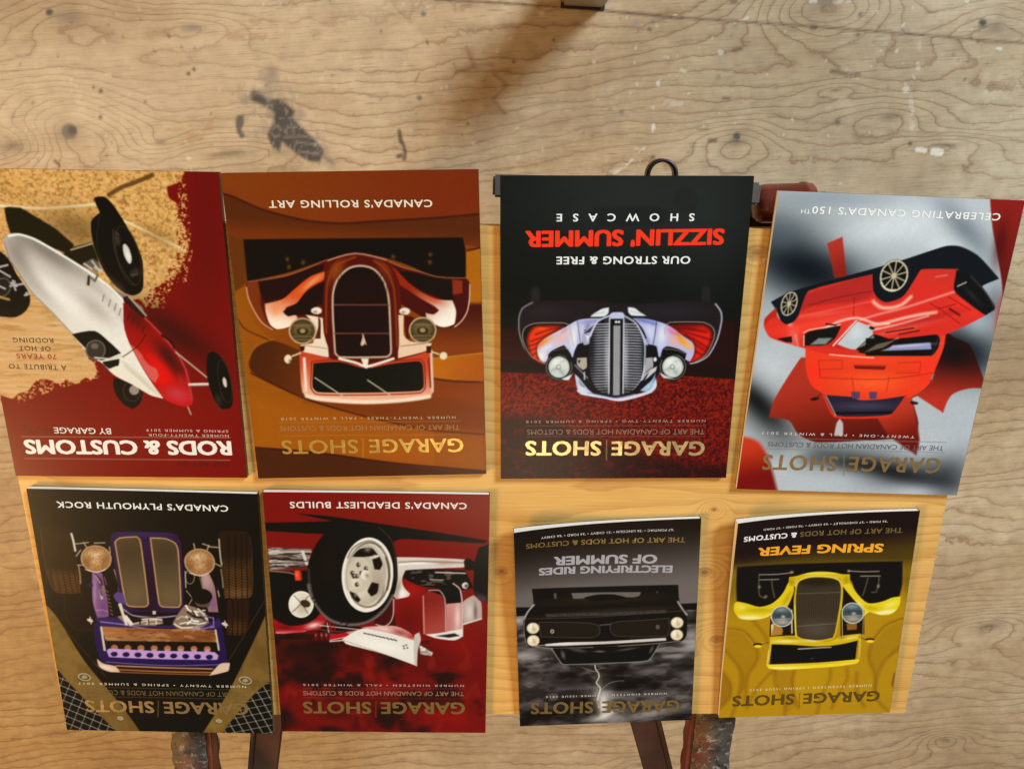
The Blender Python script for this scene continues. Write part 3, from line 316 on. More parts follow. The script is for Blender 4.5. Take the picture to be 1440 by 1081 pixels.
["l","#f5d8a0",[385,1101,332,1077,274,1047,215,1017,153,986],10.6,{"f":6.6,"s":1,"c":1}],["b","#7a5a2c",[581,1067,-122,-45,33,-65],{"a":0.8,"c":1}],["b","#86602c",[261,1047,-60,-36,19,-27],{"a":0.5,"c":1}],["n","#dba862",[355,895,203,897,271,753,373,752],{"sx":8,"sy":8,"t":0.55,"w":0.04,"a":0.9,"sd":5}],
["n","#dba862",[162,1268,125,1268,131,987,169,859,208,858,174,986],{"sx":7,"sy":9,"t":0.58,"w":0.03,"a":0.9,"sd":7}],["n","#dba862",[936,448,583,535,568,452,733,409,929,336],{"sx":8,"sy":7,"t":0.58,"w":0.03,"a":0.9,"sd":14}],["n","#7c1b0a",[167,1279,99,1280,147,833,320,766,384,765,198,948],{"sx":7,"sy":7,"t":0.6,"w":0.04,"a":0.9,"sd":6}],
["b","#38180c",[231,648,-148,-115,39,-51],{"a":0.75}],["m",1],["p","#2a2312",[845,1145,827,1150,781,1147,726,1112,661,1070,596,1006,625,967,684,992,780,1032,839,1049,846,1098],{"f":5.5,"s":0}],["p","#2b2314",[652,961,611,993,525,1015,511,963,508,911,570,915],{"f":7.7}],
["l","#b8a888",[612,985,525,1011],5.5,{"f":3.3}],["p","#1b1510",[968,974,893,975,862,941,841,881,807,811,809,769,835,732,878,708,941,710,1016,717],{"s":1}],["p","#2c251e",[876,823,885,810,896,799,909,791,921,788,932,790,941,796,947,806,948,819,946,833,940,848,931,861,920,872,907,880,895,883,884,881,875,875,869,865,868,852,870,838],{"f":5.5}],
["l","#5c5448",[881,820,888,809,898,801,908,795,918,793,928,795,936,800,941,808,943,818,941,829,937,841,929,851,920,860,910,865,900,867,890,866,882,861,877,853,875,843,877,831,881,820],5.5,{"f":4.4}],["l","#e8e0d4",[871,849,850,836],6.6,{"f":3.3}],
["p","#8c8478",[850,850,851,846,853,843,855,841,858,840,860,839,863,839,865,841,866,843,867,846,867,850,866,853,864,856,862,858,859,860,856,860,854,860,852,858,850,856,850,853],{"f":3.3}],["p","#b8b0a4",[810,805,811,802,812,800,814,798,816,796,818,796,819,796,821,798,822,799,823,802,822,805,822,807,820,810,819,812,817,813,815,813,813,813,811,812,810,810,810,807],{"f":3.3}],
["l","#b4aca0",[876,836,812,848],8.3,{"f":4.4}],["l","#b4aca0",[917,905,870,874],8.3,{"f":4.4}],["l","#b4aca0",[916,910,872,921],8.3,{"f":4.4}],["l","#b4aca0",[862,858,858,820],8.3,{"f":4.4}],["l","#b4aca0",[825,799,808,805],8.3,{"f":4.4}],
["l","#b4aca0",[899,825,919,835],8.3,{"f":4.4}],["l","#b89048",[932,792,891,781],11.0,{"f":4.4,"a":0.9}],["p","#1f180f",[493,1184,484,1192,466,1195,448,1193,426,1170,405,1135,385,1095,365,1049,345,997,334,945,344,843,357,819,388,804,422,813,455,842,490,895,511,963,522,1036,516,1098,494,1121,477,1133,486,1159],{"f":2.8,"C":1}],
["b","#5a5048",[455,837,-39,-38,16,-17],{"a":0.6,"c":1}],["l","#40382c",[434,1068,440,1006,431,943,407,885,375,843],5.5,{"f":4.4,"a":0.8}],["l","#3a3226",[344,977,342,940,344,905,351,876,361,856,375,847,389,849,404,863,417,886,427,918,433,954,435,990,432,1024,426,1052,415,1072,402,1081,388,1079,374,1065,361,1043,351,1012,344,977],5.5,{"f":4.4,"a":0.7}],
["p","#14100a",[370,977,369,958,370,940,374,925,381,914,389,909,397,910,405,917,413,929,418,945,422,963,423,983,421,1001,417,1015,411,1026,403,1031,394,1030,386,1023,379,1011,373,995],{"f":5.5}],["p","#d8ccb8",[378,977,376,965,376,953,378,944,381,937,384,934,389,934,394,939,398,947,402,957,405,969,406,981,406,992,405,1002,402,1009,398,1012,393,1011,389,1007,384,999,380,989],{"f":3.3}],
["b","#fff4e2",[389,965,-6,2,-4,-20],{"a":0.8}],["l","#4c4234",[426,1058,414,1048],5.5,{"f":4.4}],["l","#54493a",[386,886,364,891],6.6,{"f":4.4}],["l","#302820",[478,1124,498,1057,506,984,487,911,453,853],5.5,{"f":7.7,"s":1}],["b","#4a4032",[423,1038,-10,3,-3,-15],{"a":0.7}],
["b","#4a4032",[421,1017,-11,4,-4,-15],{"a":0.7}],["b","#4a4032",[380,891,-11,4,-4,-15],{"a":0.7}],["b","#4a4032",[363,902,-11,4,-4,-15],{"a":0.7}],["p","#8a7c68",[579,925,534,952,505,932,499,905,543,889],{"f":5.5,"a":0.6}],["l","#cfc4b0",[568,931,540,910],6.6,{"f":3.3}],
["l","#cfc4b0",[535,942,510,900],6.6,{"f":3.3}],["l","#cfc4b0",[529,916,504,905],6.6,{"f":3.3}],["p","#c8bcaa",[871,1016,857,1039,816,1047,757,1031,669,979,578,917,499,855,426,777,443,698,435,618,412,551,390,496,358,430,319,363,368,376,441,423,514,467,553,515,595,541,661,639,733,734,797,811,834,888,865,963],{"g":[744,978,540,563,"#efe5d0"],"C":1,"f":2.7}],
["b","#75695c",[706,978,-122,-88,23,-28],{"a":0.75,"c":1}],["b","#8a7e70",[817,989,-44,1,10,-63],{"a":0.6,"c":1}],["b","#a29484",[552,749,-60,-58,21,-22],{"a":0.5,"c":1}],["b","#fbf3e0",[685,800,-90,-95,28,-28],{"a":0.8,"c":1}],["b","#8c8072",[818,939,-26,15,-34,-75],{"a":0.6,"c":1}],
["l","#a89c8c",[593,904,507,802,438,698],18.6,{"f":34.5,"c":1,"a":0.5}],["b","#b0a28c",[777,850,-59,-72,15,-13],{"a":0.5,"c":1}],["p","#8a7a68",[500,851,426,775,352,719,358,752,417,803],{"f":5.3}],["l","#f6eedd",[846,1036,807,1043,748,1025,658,969,567,907,488,845,426,775],9.3,{"f":4.0,"s":1}],
["l","#8a8072",[867,1013,861,951,828,880,792,809,727,731,658,639],4.0,{"f":4.0}],["l","#6a604e",[547,873,536,860,520,886],8.0,{"f":4.0}],["l","#3a3022",[556,879,564,847],10.6,{"f":4.0}],["l","#8a8070",[506,806,517,778],4.3,{"f":3.0}],
["l","#8a8070",[483,785,495,757],4.3,{"f":3.0}],["l","#8a8070",[462,770,474,742],4.3,{"f":3.0}],["l","#8a8070",[446,750,458,721],4.3,{"f":3.0}],["p","#1f1b12",[661,639,566,654,514,610,471,561,503,547,558,528,599,562],{"f":2.7}],["p","#3c342a",[532,574,536,560,543,548,554,538,567,532,580,529,592,531,603,537,611,547,615,559,615,573,611,586,603,598,593,608,580,614,567,616,555,614,544,608,536,599,532,587],{"f":5.3}],
["p","#6e6252",[560,589,561,586,564,582,567,579,572,578,577,577,582,578,586,579,589,582,590,585,591,589,589,593,587,596,583,599,578,601,573,601,569,601,565,599,562,597,560,593],{"f":8.0}],["l","#7a6e5c",[535,574,538,561,545,549,555,540,567,534,579,532,591,534,601,540,609,549,612,560,613,573,609,585,602,597,592,606,580,611,568,614,556,612,546,606,539,597,535,586,535,574],4.0,{"f":4.0}],
["p","#231d13",[552,522,481,536,489,506,525,481,545,497],{"f":2.7}],["l","#d8ccb4",[582,540,518,536,470,550],6.6,{"f":4.0}],["p","#c8b892",[474,528,415,482,341,393,331,374,399,418,457,481],{"f":18.2,"a":0.55}],["p","#9a140e",[434,772,421,776,350,712,309,664,268,609,238,559,214,503,207,446,195,359,204,337,227,325,309,355,340,406,384,488,431,607,443,668],{"C":1,"g":[395,729,303,407,"#c41c16"]}],
["b","#5a100c",[391,717,-40,-47,28,-26],{"a":0.9,"c":1}],["b","#3e0704",[275,546,-47,-67,28,-22],{"a":0.9,"c":1}],["b","#4a0a06",[245,490,-16,-24,21,-16],{"a":0.7,"c":1}],["b","#f01410",[327,508,-38,-51,20,-17],{"a":0.8,"c":1}],["b","#e8080c",[316,451,-36,1,3,-29],{"a":0.9,"c":1}],
["b","#c83c44",[257,381,-49,-19,14,-30],{"a":0.9,"c":1}],["p","#e2685c",[435,603,413,588,387,557,378,533,357,508,335,495,327,464,346,432,370,457,403,526],{"f":6.1,"a":0.8,"c":1}],["b","#a03028",[237,452,-10,5,-11,-35],{"a":0.7,"c":1}],
["l","#4a0a08",[417,726,428,699],5.5,{"f":4.3,"a":0.7}],["l","#4a0a08",[398,714,409,687],5.5,{"f":4.3,"a":0.7}],["l","#4a0a08",[380,696,390,669],5.5,{"f":4.3,"a":0.7}],["l","#4a0a08",[361,678,372,650],5.5,{"f":4.3,"a":0.7}],["l","#b83c3c",[422,772,351,707,309,659,268,604,235,553,210,484,199,363],7.9,{"f":4.9,"s":1}],
["p","#3a2018",[430,798,409,801,343,721,362,709,430,777],{"f":3.6}],["l","#b0a090",[407,798,348,721],7.3,{"f":3.6}],["l","#3a1a10",[358,644,394,595,466,544],3.0,{"f":3.0,"s":1}],["l","#2a1208",[294,639,256,609,250,584],7.3,{"f":4.9}],
["l","#b8a890",[244,567,128,460],6.7,{"f":3.6}],["l","#e4d8c4",[203,427,125,430],10.9,{"f":3.6}],["l","#8a7868",[202,421,126,423],3.6,{"f":2.4}],["p","#1c160f",[112,561,90,572,64,555,39,505,26,423,27,358,40,325,78,318,102,351,122,428,125,498],{"s":1}],
["l","#3a3024",[29,446,28,417,29,390,33,368,39,353,47,346,55,349,64,362,71,382,76,407,80,436,80,466,79,493,75,514,69,529,61,535,53,532,45,520,38,501,32,475,29,446],5.5,{"f":4.9,"a":0.8}],["p","#d8c8b4",[46,440,46,433,46,426,47,421,49,417,51,416,54,416,56,419,59,424,61,430,62,436,62,443,62,450,60,455,59,459,56,461,54,460,51,457,49,453,47,447],{"f":3.0}],
["b","#463c30",[89,357,-17,7,-7,-30],{"a":0.6}],["p","#231b13",[514,455,522,423,516,378,488,333,454,316,421,339,402,389,440,424],{"s":1}],["l","#41362a",[410,396,414,382,421,369,430,359,441,352,453,350,464,352,473,358,480,368,483,381,483,395,480,409,473,421,463,431,452,438,441,440,430,438,421,432,414,422,410,410,410,396],5.5,{"f":4.9,"a":0.8}],
["p","#9c8a7a",[417,400,418,393,422,387,427,382,433,379,440,378,446,379,452,382,455,387,458,393,458,400,456,406,452,412,447,417,441,420,434,422,428,421,423,418,419,413,417,407],{"f":4.9}],["p","#efe2c6",[553,515,530,492,485,506,435,468,342,371,368,376,441,423,514,467],{"f":2.7}],
["l","#c8b8a4",[220,325,211,293],4.9,{"f":3.0}],["m",0],["l","#b88a78",[948,83,65,83],2.9,{"f":2.7}],["l","#b88a78",[944,184,56,188],2.9,{"f":2.7}]],"B":[["p","#894206",[-20,-20,1020,-20,1020,1400,-20,1400],{}],["b","#a15b0c",[1041,601,-157,-3,70,-570],{"a":0.7}],
["b","#7e3403",[72,515,-212,-4,12,-371],{"a":0.6}],["p","#833b04",[1040,1310,-14,1295,-10,1123,179,1110,405,1101,556,1095,704,1112,861,1157,967,1207,1027,1224],{"g":[976,1237,50,1224,"#7a2e03"]}],["p","#5a2a06",[1027,1224,967,1207,861,1157,704,1112,556,1095,405,1101,179,1110,-10,1123,-6,991,183,1019,937,1039,1022,1067],{"f":4.0,"g":[679,1118,687,1025,"#773404"]}],
["l","#3c1a04",[1027,1224,967,1207,861,1157,704,1112,556,1095,405,1101,179,1110,-10,1123],6.6,{"s":1,"f":6.6}],["p","#673406",[1022,1067,937,1039,952,864,1014,826,1037,839],{"f":8.0}],["p","#ae630c",[58,977,-6,991,-13,756,49,764,68,849],{"f":5.3}],
["l","#3a1a06",[51,979,-6,991],6.6,{"f":5.3}],["p","#4a1c06",[194,760,-13,763,-8,561,177,558,228,586],{"f":21.2,"g":[65,744,71,556,"#893d08"]}],["p","#bd650e",[224,531,-8,552,-5,424,129,432,228,451],{"f":4.0,"g":[205,517,8,430,"#ae5309"]}],
["l","#c47a2a",[218,531,-8,552],5.3,{"f":5.3}],["l","#3e1c06",[222,445,129,431,-5,423],6.6,{"f":6.6}],["p","#9b5109",[1039,826,1013,833,905,652,806,597,692,554,713,316,982,654],{"f":6.6}],["l","#3a1c04",[1034,813,986,681,900,632,807,583,706,540],5.3,{"s":1,"f":5.3,"a":0.8}],
["p","#4c2606",[981,532,958,579,923,606,869,622,768,580,693,540,710,352,851,411,939,462,977,497],{"s":1,"f":6.6,"g":[969,545,714,457,"#673004"]}],["l","#a8682a",[981,534,958,583,922,610,868,628],6.6,{"f":6.6,"s":1,"a":0.6}],["p","#9b5309",[982,654,981,532,978,490,939,462,851,411,749,360,553,292,353,237,219,205,227,12,1043,134],{"f":6.6,"g":[947,392,221,161,"#9e4a08"]}],
["p","#893b06",[749,360,-5,423,1,186,219,208,353,237,553,292],{"f":6.6}],["p","#7a3706",[763,353,509,341,212,363,-2,316,0,201,218,217,353,240,553,296],{"f":29.2,"a":0.8}],["l","#3a1804",[976,483,851,411,749,360,553,292,353,237,219,208,-13,186],6.6,{"s":1,"f":6.6}],
["p","#ab5c0b",[1015,141,731,113,419,58,199,27,-9,7,-13,186,354,230,753,317,988,378],{"f":79.5,"a":0.55}],["p","#4c2606",[1015,145,731,116,418,61,199,30,-9,10,-8,-38,1033,-16],{"f":5.3}],["l","#2e1404",[1014,148,731,117,418,63,-9,12],6.6,{"f":6.6,"s":1}],
["m",1],["p","#1e1505",[942,1039,69,1032,58,977,62,849,189,877,327,937,502,978,631,948,788,900,947,870,944,953],{"f":5.3}],["b","#7a5430",[776,957,-7,0,1,-9],{"a":0.7}],["b","#7a5430",[773,925,-8,0,1,-9],{"a":0.7}],["b","#7a5430",[714,943,-8,0,1,-9],{"a":0.7}],
["b","#7a5430",[351,959,-8,0,0,-9],{"a":0.7}],["b","#7a5430",[201,966,-8,0,0,-8],{"a":0.7}],["b","#7a5430",[205,935,-8,0,0,-9],{"a":0.7}],["p","#531808",[949,868,919,875,854,881,781,894,707,918,647,942,616,956,626,895,643,749,668,705,686,675,781,675,869,668,903,694,934,747,952,806,956,843],{"C":1}],
["p","#7c3414",[952,863,905,869,899,827,902,768,887,709,869,669,910,698,937,747,956,806],{"f":8.9,"c":1}],["p","#2a0e05",[899,872,781,890,707,917,634,933,633,901,711,875,773,825,813,791,881,779,898,820],{"f":6.0,"c":1}],["p","#d8521e",[885,777,812,795,758,836,688,887,629,904,639,870,692,845,728,809,756,777,802,759,810,733,768,729,758,717,787,683,847,669,874,690,886,742],{"f":4.5,"c":1,"g":[766,825,817,677,"#ffe6c8"]}],
["b","#f8a060",[683,863,-42,31,-6,-9],{"a":0.8,"c":1}],["b","#ea7434",[846,752,-29,0,3,-29],{"a":0.5,"c":1}],["p","#260c05",[816,743,794,759,756,777,712,824,632,866,640,764,670,772,695,728,761,729,798,723],{"f":4.5,"c":1}],["l","#e8a888",[953,846,950,804,933,750,903,695,866,669],4.5,{"f":3.7,"s":1}],
["l","#a86450",[945,868,854,879,781,892,707,916,622,951],3.7,{"f":3.7,"s":1}],["p","#4a1206",[375,940,319,915,249,896,185,875,120,868,62,868,45,845,46,790,59,731,82,694,113,667,172,664,201,672,243,708,349,781,359,832],{"C":1}],
["p","#220b04",[335,899,292,897,220,881,120,859,112,777,167,785,224,808,273,838,318,874],{"f":6.0,"c":1}],["p","#962a10",[374,938,335,899,294,853,231,805,181,782,120,777,106,732,115,678,157,665,193,676,229,708,231,727,199,720,176,737,197,756,247,786,296,820,353,865],{"f":4.5,"c":1,"g":[272,853,157,673,"#fff0d8"]}],
["p","#8a3018",[117,863,75,858,77,806,117,800],{"f":3.7,"c":1}],["b","#d0481e",[203,782,-40,-16,5,-11],{"a":0.7,"c":1}],["l","#f0c8a8",[46,842,49,783,61,728,85,690,114,666],4.5,{"f":3.7,"s":1}],["l","#a86050",[368,940,319,917,248,897,185,877,120,870,62,868],3.7,{"f":3.7,"s":1}],
["p","#5c1a06",[625,945,502,979,380,944,332,853,332,736,347,588,228,586,216,558,224,392,239,357,348,342,509,338,749,362,765,402,757,582,668,594,646,781],{"f":2.7}],["p","#f0d8b8",[725,728,667,716,645,704,645,545,747,566,759,600,706,607,689,675],{"f":3.0}],
["p","#5c2414",[674,720,665,705,672,626,697,626,678,675],{"f":3.0}],["l","#a87a5c",[744,599,649,583],3.0,{"f":3.0}],["p","#ecc8a0",[345,721,322,717,326,634,300,607,212,598,228,568,356,535],{"f":3.0}],["p","#541408",[322,721,280,709,284,622,318,619],{"f":3.7}],
["l","#8a5a3a",[342,587,234,598],3.0,{"f":3.0}],["p","#54190a",[657,648,636,859,605,929,502,976,415,955,364,908,346,828,349,588,377,520,498,498,615,527],{"f":2.7,"C":1}],["b","#a4521a",[584,909,-24,-9,21,-48],{"a":0.7,"c":1}],["b","#93401a",[385,919,-24,10,-18,-47],{"a":0.6,"c":1}],
["l","#9a3c14",[647,648,627,845,589,922,503,961],8.0,{"f":6.6,"s":1,"a":0.8}],["l","#9c4014",[356,588,356,828,382,903,428,945],8.0,{"f":6.6,"s":1,"a":0.8}],["l","#c08878",[616,948,502,975,380,947],5.3,{"f":4.0,"s":1}],["p","#20110a",[617,563,605,819,580,874,532,916,480,925,431,909,395,861,379,789,385,559,402,541,600,545],{"f":2.7}],
["l","#c8aa8c",[617,563,613,727,604,819,580,874,532,916,480,925,431,909,395,861,380,789,381,670,385,559,402,543,600,545,617,563],8.0,{"f":4.0}],["l","#7a4c3c",[604,767,381,763],5.3,{"f":4.0}],["l","#7a4c3c",[614,647,388,643],5.3,{"f":4.0}],
["l","#3c2214",[577,894,605,552],2.7,{"f":4.0,"a":0.7}],["l","#3c2214",[566,893,593,552],2.7,{"f":4.0,"a":0.7}],["l","#3c2214",[554,893,581,552],2.7,{"f":4.0,"a":0.7}],["l","#3c2214",[543,893,569,551],2.7,{"f":4.0,"a":0.7}],["l","#3c2214",[531,893,557,551],2.7,{"f":4.0,"a":0.7}],
["l","#3c2214",[520,893,546,551],2.7,{"f":4.0,"a":0.7}],["l","#3c2214",[508,892,534,551],2.7,{"f":4.0,"a":0.7}],["l","#3c2214",[497,892,522,550],2.7,{"f":4.0,"a":0.7}],["l","#3c2214",[485,892,510,550],2.7,{"f":4.0,"a":0.7}],["l","#3c2214",[474,892,498,550],2.7,{"f":4.0,"a":0.7}],
["l","#3c2214",[462,892,486,550],2.7,{"f":4.0,"a":0.7}],["l","#3c2214",[451,891,474,550],2.7,{"f":4.0,"a":0.7}],["l","#3c2214",[439,891,463,549],2.7,{"f":4.0,"a":0.7}],["l","#3c2214",[428,891,451,549],2.7,{"f":4.0,"a":0.7}],["l","#3c2214",[416,891,439,549],2.7,{"f":4.0,"a":0.7}],
["l","#3c2214",[405,891,427,549],2.7,{"f":4.0,"a":0.7}],["l","#3c2214",[393,891,415,548],2.7,{"f":4.0,"a":0.7}],["l","#3c2214",[382,890,403,548],2.7,{"f":4.0,"a":0.7}],["p","#d8b898",[494,642,483,593,491,602,502,591,509,597],{"f":2.7}],
["l","#d8b898",[496,642,496,596],4.0,{"f":2.7}],["p","#c84526",[766,575,691,556,497,506,310,540,213,568,214,385,250,354,401,341,563,339,736,362,770,395],{"g":[495,536,509,348,"#f0b48a"]}],["p","#1d1a0c",[711,520,602,524,495,495,391,511,271,521,256,507,255,407,275,390,506,386,706,393,725,416],{"f":2.7}],
["l","#9c2412",[718,527,601,533,495,503,390,521,263,529,248,511,249,402,271,381,507,376,712,384,732,412,718,527],5.3,{"f":4.0}],["l","#f8dcc0",[753,377,695,361,509,344,347,349,233,364],17.2,{"f":8.0,"s":1}],["l","#f4d8c0",[748,541,754,399],11.9,{"f":6.6}],
["l","#e8c0a0",[216,565,219,389],10.6,{"f":5.3}],["l","#5a1408",[227,531,226,406],5.3,{"f":5.3}],["l","#f8e8d0",[601,538,536,520,492,503,444,513,376,534],10.6,{"f":5.3}],["p","#f4e4c8",[511,537,479,536,488,492,501,498],{"f":4.0}],["l","#c8b498",[711,457,588,364],5.3,{"f":4.0}],
["l","#c8b498",[490,442,387,364],5.3,{"f":4.0}],["p","#c0a478",[686,659,691,642,700,626,714,614,731,606,749,604,766,607,782,615,793,628,800,644,801,661,796,679,786,694,773,706,756,714,738,716,721,713,706,705,694,692,687,677],{"f":4.0}],
["p","#4e3c22",[693,659,697,644,705,630,717,620,732,613,748,610,764,613,777,621,787,632,793,646,794,661,790,676,782,690,769,701,755,707,739,710,723,707,710,700,700,688,694,675],{"f":4.0}],["p","#6a5632",[704,665,707,657,713,649,722,643,733,640,745,639,757,640,768,644,776,650,781,658,782,666,779,675,773,682,764,688,753,691,740,692,728,691,718,687,710,681,705,673],{"f":13.3}],
["l","#8a7248",[780,685,702,684],4.0,{"f":4.0,"a":0.8}],["l","#8a7248",[785,637,707,635],4.0,{"f":4.0,"a":0.8}],["l","#8a7248",[786,623,708,622],4.0,{"f":4.0,"a":0.8}],["p","#33260f",[720,657,722,653,726,649,731,645,738,643,745,643,752,644,759,646,764,649,766,653,767,658,766,663,762,667,756,670,750,672,742,672,735,671,729,669,724,666,721,662],{"f":6.6}],
["p","#a08c60",[732,660,733,657,734,655,737,652,741,651,744,651,748,651,751,653,753,655,755,658,755,660,754,663,752,666,750,668,746,669,743,670,739,669,736,668,733,666,732,663],{"f":5.3}],["p","#c0a478",[190,653,194,636,202,620,216,608,232,600,250,597,268,600,284,609,296,622,303,638,305,655,301,672,292,688,279,700,263,708,245,710,227,707,212,699,199,686,192,670],{"f":4.0}],
["p","#4e3c22",[196,653,200,638,207,624,219,613,234,606,250,604,266,607,280,614,290,626,297,640,298,655,295,670,287,684,275,695,261,701,245,703,229,701,216,693,205,682,198,668],{"f":4.0}],["p","#6a5632",[208,659,210,650,216,643,225,637,236,634,249,632,261,634,271,638,280,644,285,652,286,660,284,668,278,676,269,681,258,685,246,686,234,685,223,681,215,675,210,667],{"f":13.3}],
["l","#8a7248",[285,679,207,677],4.0,{"f":4.0,"a":0.8}],["l","#8a7248",[288,630,209,629],4.0,{"f":4.0,"a":0.8}],["l","#8a7248",[289,617,210,616],4.0,{"f":4.0,"a":0.8}],["p","#33260f",[224,651,225,646,229,642,234,639,241,637,248,637,256,637,262,640,267,643,270,647,271,652,270,656,266,660,261,664,254,666,247,666,240,665,233,663,228,660,225,655],{"f":6.6}],
["p","#a08c60",[236,654,236,651,238,648,241,646,244,645,248,645,252,645,255,646,257,649,259,651,259,654,259,657,257,660,254,662,251,663,247,663,243,663,240,662,238,659,236,657],{"f":5.3}],["p","#f2e2c8",[657,744,658,739,661,735,667,732,673,730,680,730,687,731,693,733,697,736,700,740,701,745,699,749,696,753,690,756,684,758,677,759,670,758,665,756,660,753,657,748],{"f":5.3}],
["b","#6a4a30",[684,740,-8,0,1,-5],{"a":0.7}],["p","#f2e2c8",[296,735,297,730,300,726,305,723,311,721,318,721,325,722,331,724,336,727,339,731,340,736,338,740,335,744,330,747,324,749,317,750,310,749,304,747,299,744,296,739],{"f":5.3}],
["b","#6a4a30",[323,731,-8,0,0,-5],{"a":0.7}],["l","#e0c8a0",[797,553,762,566],6.6,{"f":4.0}],["p","#f0d8b0",[800,541,801,535,804,529,808,525,812,523,817,522,822,523,826,526,829,530,831,535,831,541,830,547,827,552,823,556,818,559,813,560,809,559,805,556,802,552,800,546],{"f":4.0}],
["b","#4a2c10",[805,531,-8,0,0,-8],{"a":0.8}],["l","#e0c8a0",[216,561,184,550],6.6,{"f":4.0}],["p","#f0d8b0",[150,542,151,537,153,532,157,529,161,527,166,526,171,527,176,529,179,533,181,538,181,543,180,548,178,552,174,556,170,558,165,559,160,558,156,556,152,552,150,547],{"f":4.0}],
["p","#3a1c0c",[235,586,215,586,217,556,236,556],{"f":2.7}],["p","#3a1c0c",[760,596,740,595,745,575,762,575],{"f":2.7}],["m",0],["l","#b08830",[528,178,535,90],3.7,{"f":2.4}],["l","#a07444",[104,249,883,259],2.7,{"f":2.7}],["l","#a07444",[106,188,889,198],2.7,{"f":2.7}]],"C":[["p","#1b1b17",[-20,-20,1020,-20,1020,1400,-20,1400],{}],
["b","#2c2f2b",[466,1223,-528,1,-12,-249],{"a":0.9}],["b","#2c302d",[183,1125,-153,1,-20,-254],{"a":0.6}],["p","#321512",[1018,680,919,680,899,605,832,536,784,481,1019,491],{"f":39.8,"g":[992,660,992,495,"#3a140e"]}],["p","#2a1512",[98,712,18,712,-5,458,213,479,138,549],{"f":31.8}],
["p","#241614",[1018,551,672,522,324,521,0,507,-5,456,321,477,711,481,1019,490],{"f":18.6}],["p","#80200f",[1019,491,711,481,321,477,-5,456,-34,-20,1020,-15],{"f":2.7,"C":1,"g":[670,466,658,29,"#6a180c"]}],["n","#2e0a08",[1019,495,-2,493,-48,-20,1020,-15],{"sx":7,"sy":7,"t":0.52,"w":0.12,"a":0.85,"sd":11,"c":1}],
["n","#a83018",[1019,495,-2,493,-48,-20,1020,-15],{"sx":6,"sy":6,"t":0.62,"w":0.1,"a":0.7,"sd":12,"c":1}],["p","#240c0a",[1019,294,801,279,663,220,453,133,241,84,-28,44,-34,-20,1020,-15],{"f":53.0,"a":0.75,"c":1}],["n","#8a2414",[1019,239,-25,235,-48,-20,1020,-15],{"sx":30,"sy":20,"t":0.66,"w":0.1,"a":0.35,"sd":13,"c":1}],
["p","#262723",[710,1201,712,1186,718,1172,729,1161,743,1155,759,1152,774,1155,788,1161,800,1172,807,1186,810,1201,808,1216,801,1230,790,1240,776,1247,761,1250,745,1247,731,1240,720,1230,713,1216],{"f":5.3,"a":0.6}],["p","#262723",[214,1202,215,1187,221,1173,232,1162,245,1155,261,1153,276,1155,291,1162,303,1173,311,1187,314,1202,313,1217,307,1230,296,1241,283,1248,267,1250,252,1248,237,1241,225,1230,217,1217],{"f":5.3,"a":0.6}],
["l","#2a2b28",[481,1272,406,1272],4.0,{"f":4.0,"a":0.6}],["l","#2a2b28",[481,1262,406,1262],4.0,{"f":4.0,"a":0.6}],["l","#2a2b28",[480,1252,405,1253],4.0,{"f":4.0,"a":0.6}],["l","#2a2b28",[480,1243,405,1243],4.0,{"f":4.0,"a":0.6}],["l","#2a2b28",[479,1233,404,1233],4.0,{"f":4.0,"a":0.6}],
["l","#2a2b28",[479,1223,404,1224],4.0,{"f":4.0,"a":0.6}],["l","#2a2b28",[478,1214,403,1214],4.0,{"f":4.0,"a":0.6}],["l","#2a2b28",[478,1204,403,1204],4.0,{"f":4.0,"a":0.6}],["l","#2a2b28",[477,1194,402,1194],4.0,{"f":4.0,"a":0.6}],["l","#2a2b28",[477,1184,401,1184],4.0,{"f":4.0,"a":0.6}],
["l","#2a2b28",[476,1175,401,1175],4.0,{"f":4.0,"a":0.6}],["l","#2a2b28",[476,1165,400,1165],4.0,{"f":4.0,"a":0.6}],["l","#2a2b28",[475,1155,400,1155],4.0,{"f":4.0,"a":0.6}],["p","#232420",[652,1150,615,1174,363,1175,311,1144,359,1107,600,1106],{"f":13.3,"a":0.6}],
["l","#2c2a28",[856,839,855,793],34.5,{"f":15.9,"a":0.8}],["l","#2c2a28",[154,838,150,792],34.5,{"f":15.9,"a":0.8}],["m",1],["p","#262020",[926,733,916,764,868,793,680,799,444,782,288,795,130,792,91,766,80,726,88,631,119,565,163,532,216,518,495,466,778,522,845,536,899,592,923,660],{"f":5.3,"C":1}],
["b","#332a2a",[809,753,-79,0,-1,-26],{"a":0.6,"c":1}],["b","#2e2c30",[285,753,-118,-1,-2,-27],{"a":0.6,"c":1}],["l","#c0c0c8",[110,783,85,750,79,712,91,631,123,562,163,535,196,527],5.3,{"f":4.0,"s":1}],["l","#8a8280",[868,790,907,767,922,733,921,660,899,594],5.3,{"f":4.0,"s":1}],
["l","#5a4c48",[899,594,852,543,785,520],5.3,{"f":4.0,"s":1}],["p","#190d0a",[910,656,893,686,854,701,736,703,716,691,710,655,718,599,738,604,798,574,807,524,842,530,877,561,902,605],{"C":1,"f":2.0}],["p","#ee3a12",[859,685,814,690,755,690,739,685,804,645,843,615,843,563,832,543,806,528,819,527,867,557,881,594,885,645],{"f":20.9,"c":1}],
["l","#32100a",[853,655,804,673,745,687],4.5,{"f":8.9,"a":0.9,"c":1}],["l","#32100a",[873,625,823,645,755,681],4.5,{"f":8.9,"a":0.9,"c":1}],["l","#32100a",[882,605,838,620,789,650],4.5,{"f":8.9,"a":0.9,"c":1}],["l","#32100a",[882,584,843,599],4.5,{"f":8.9,"a":0.9,"c":1}],
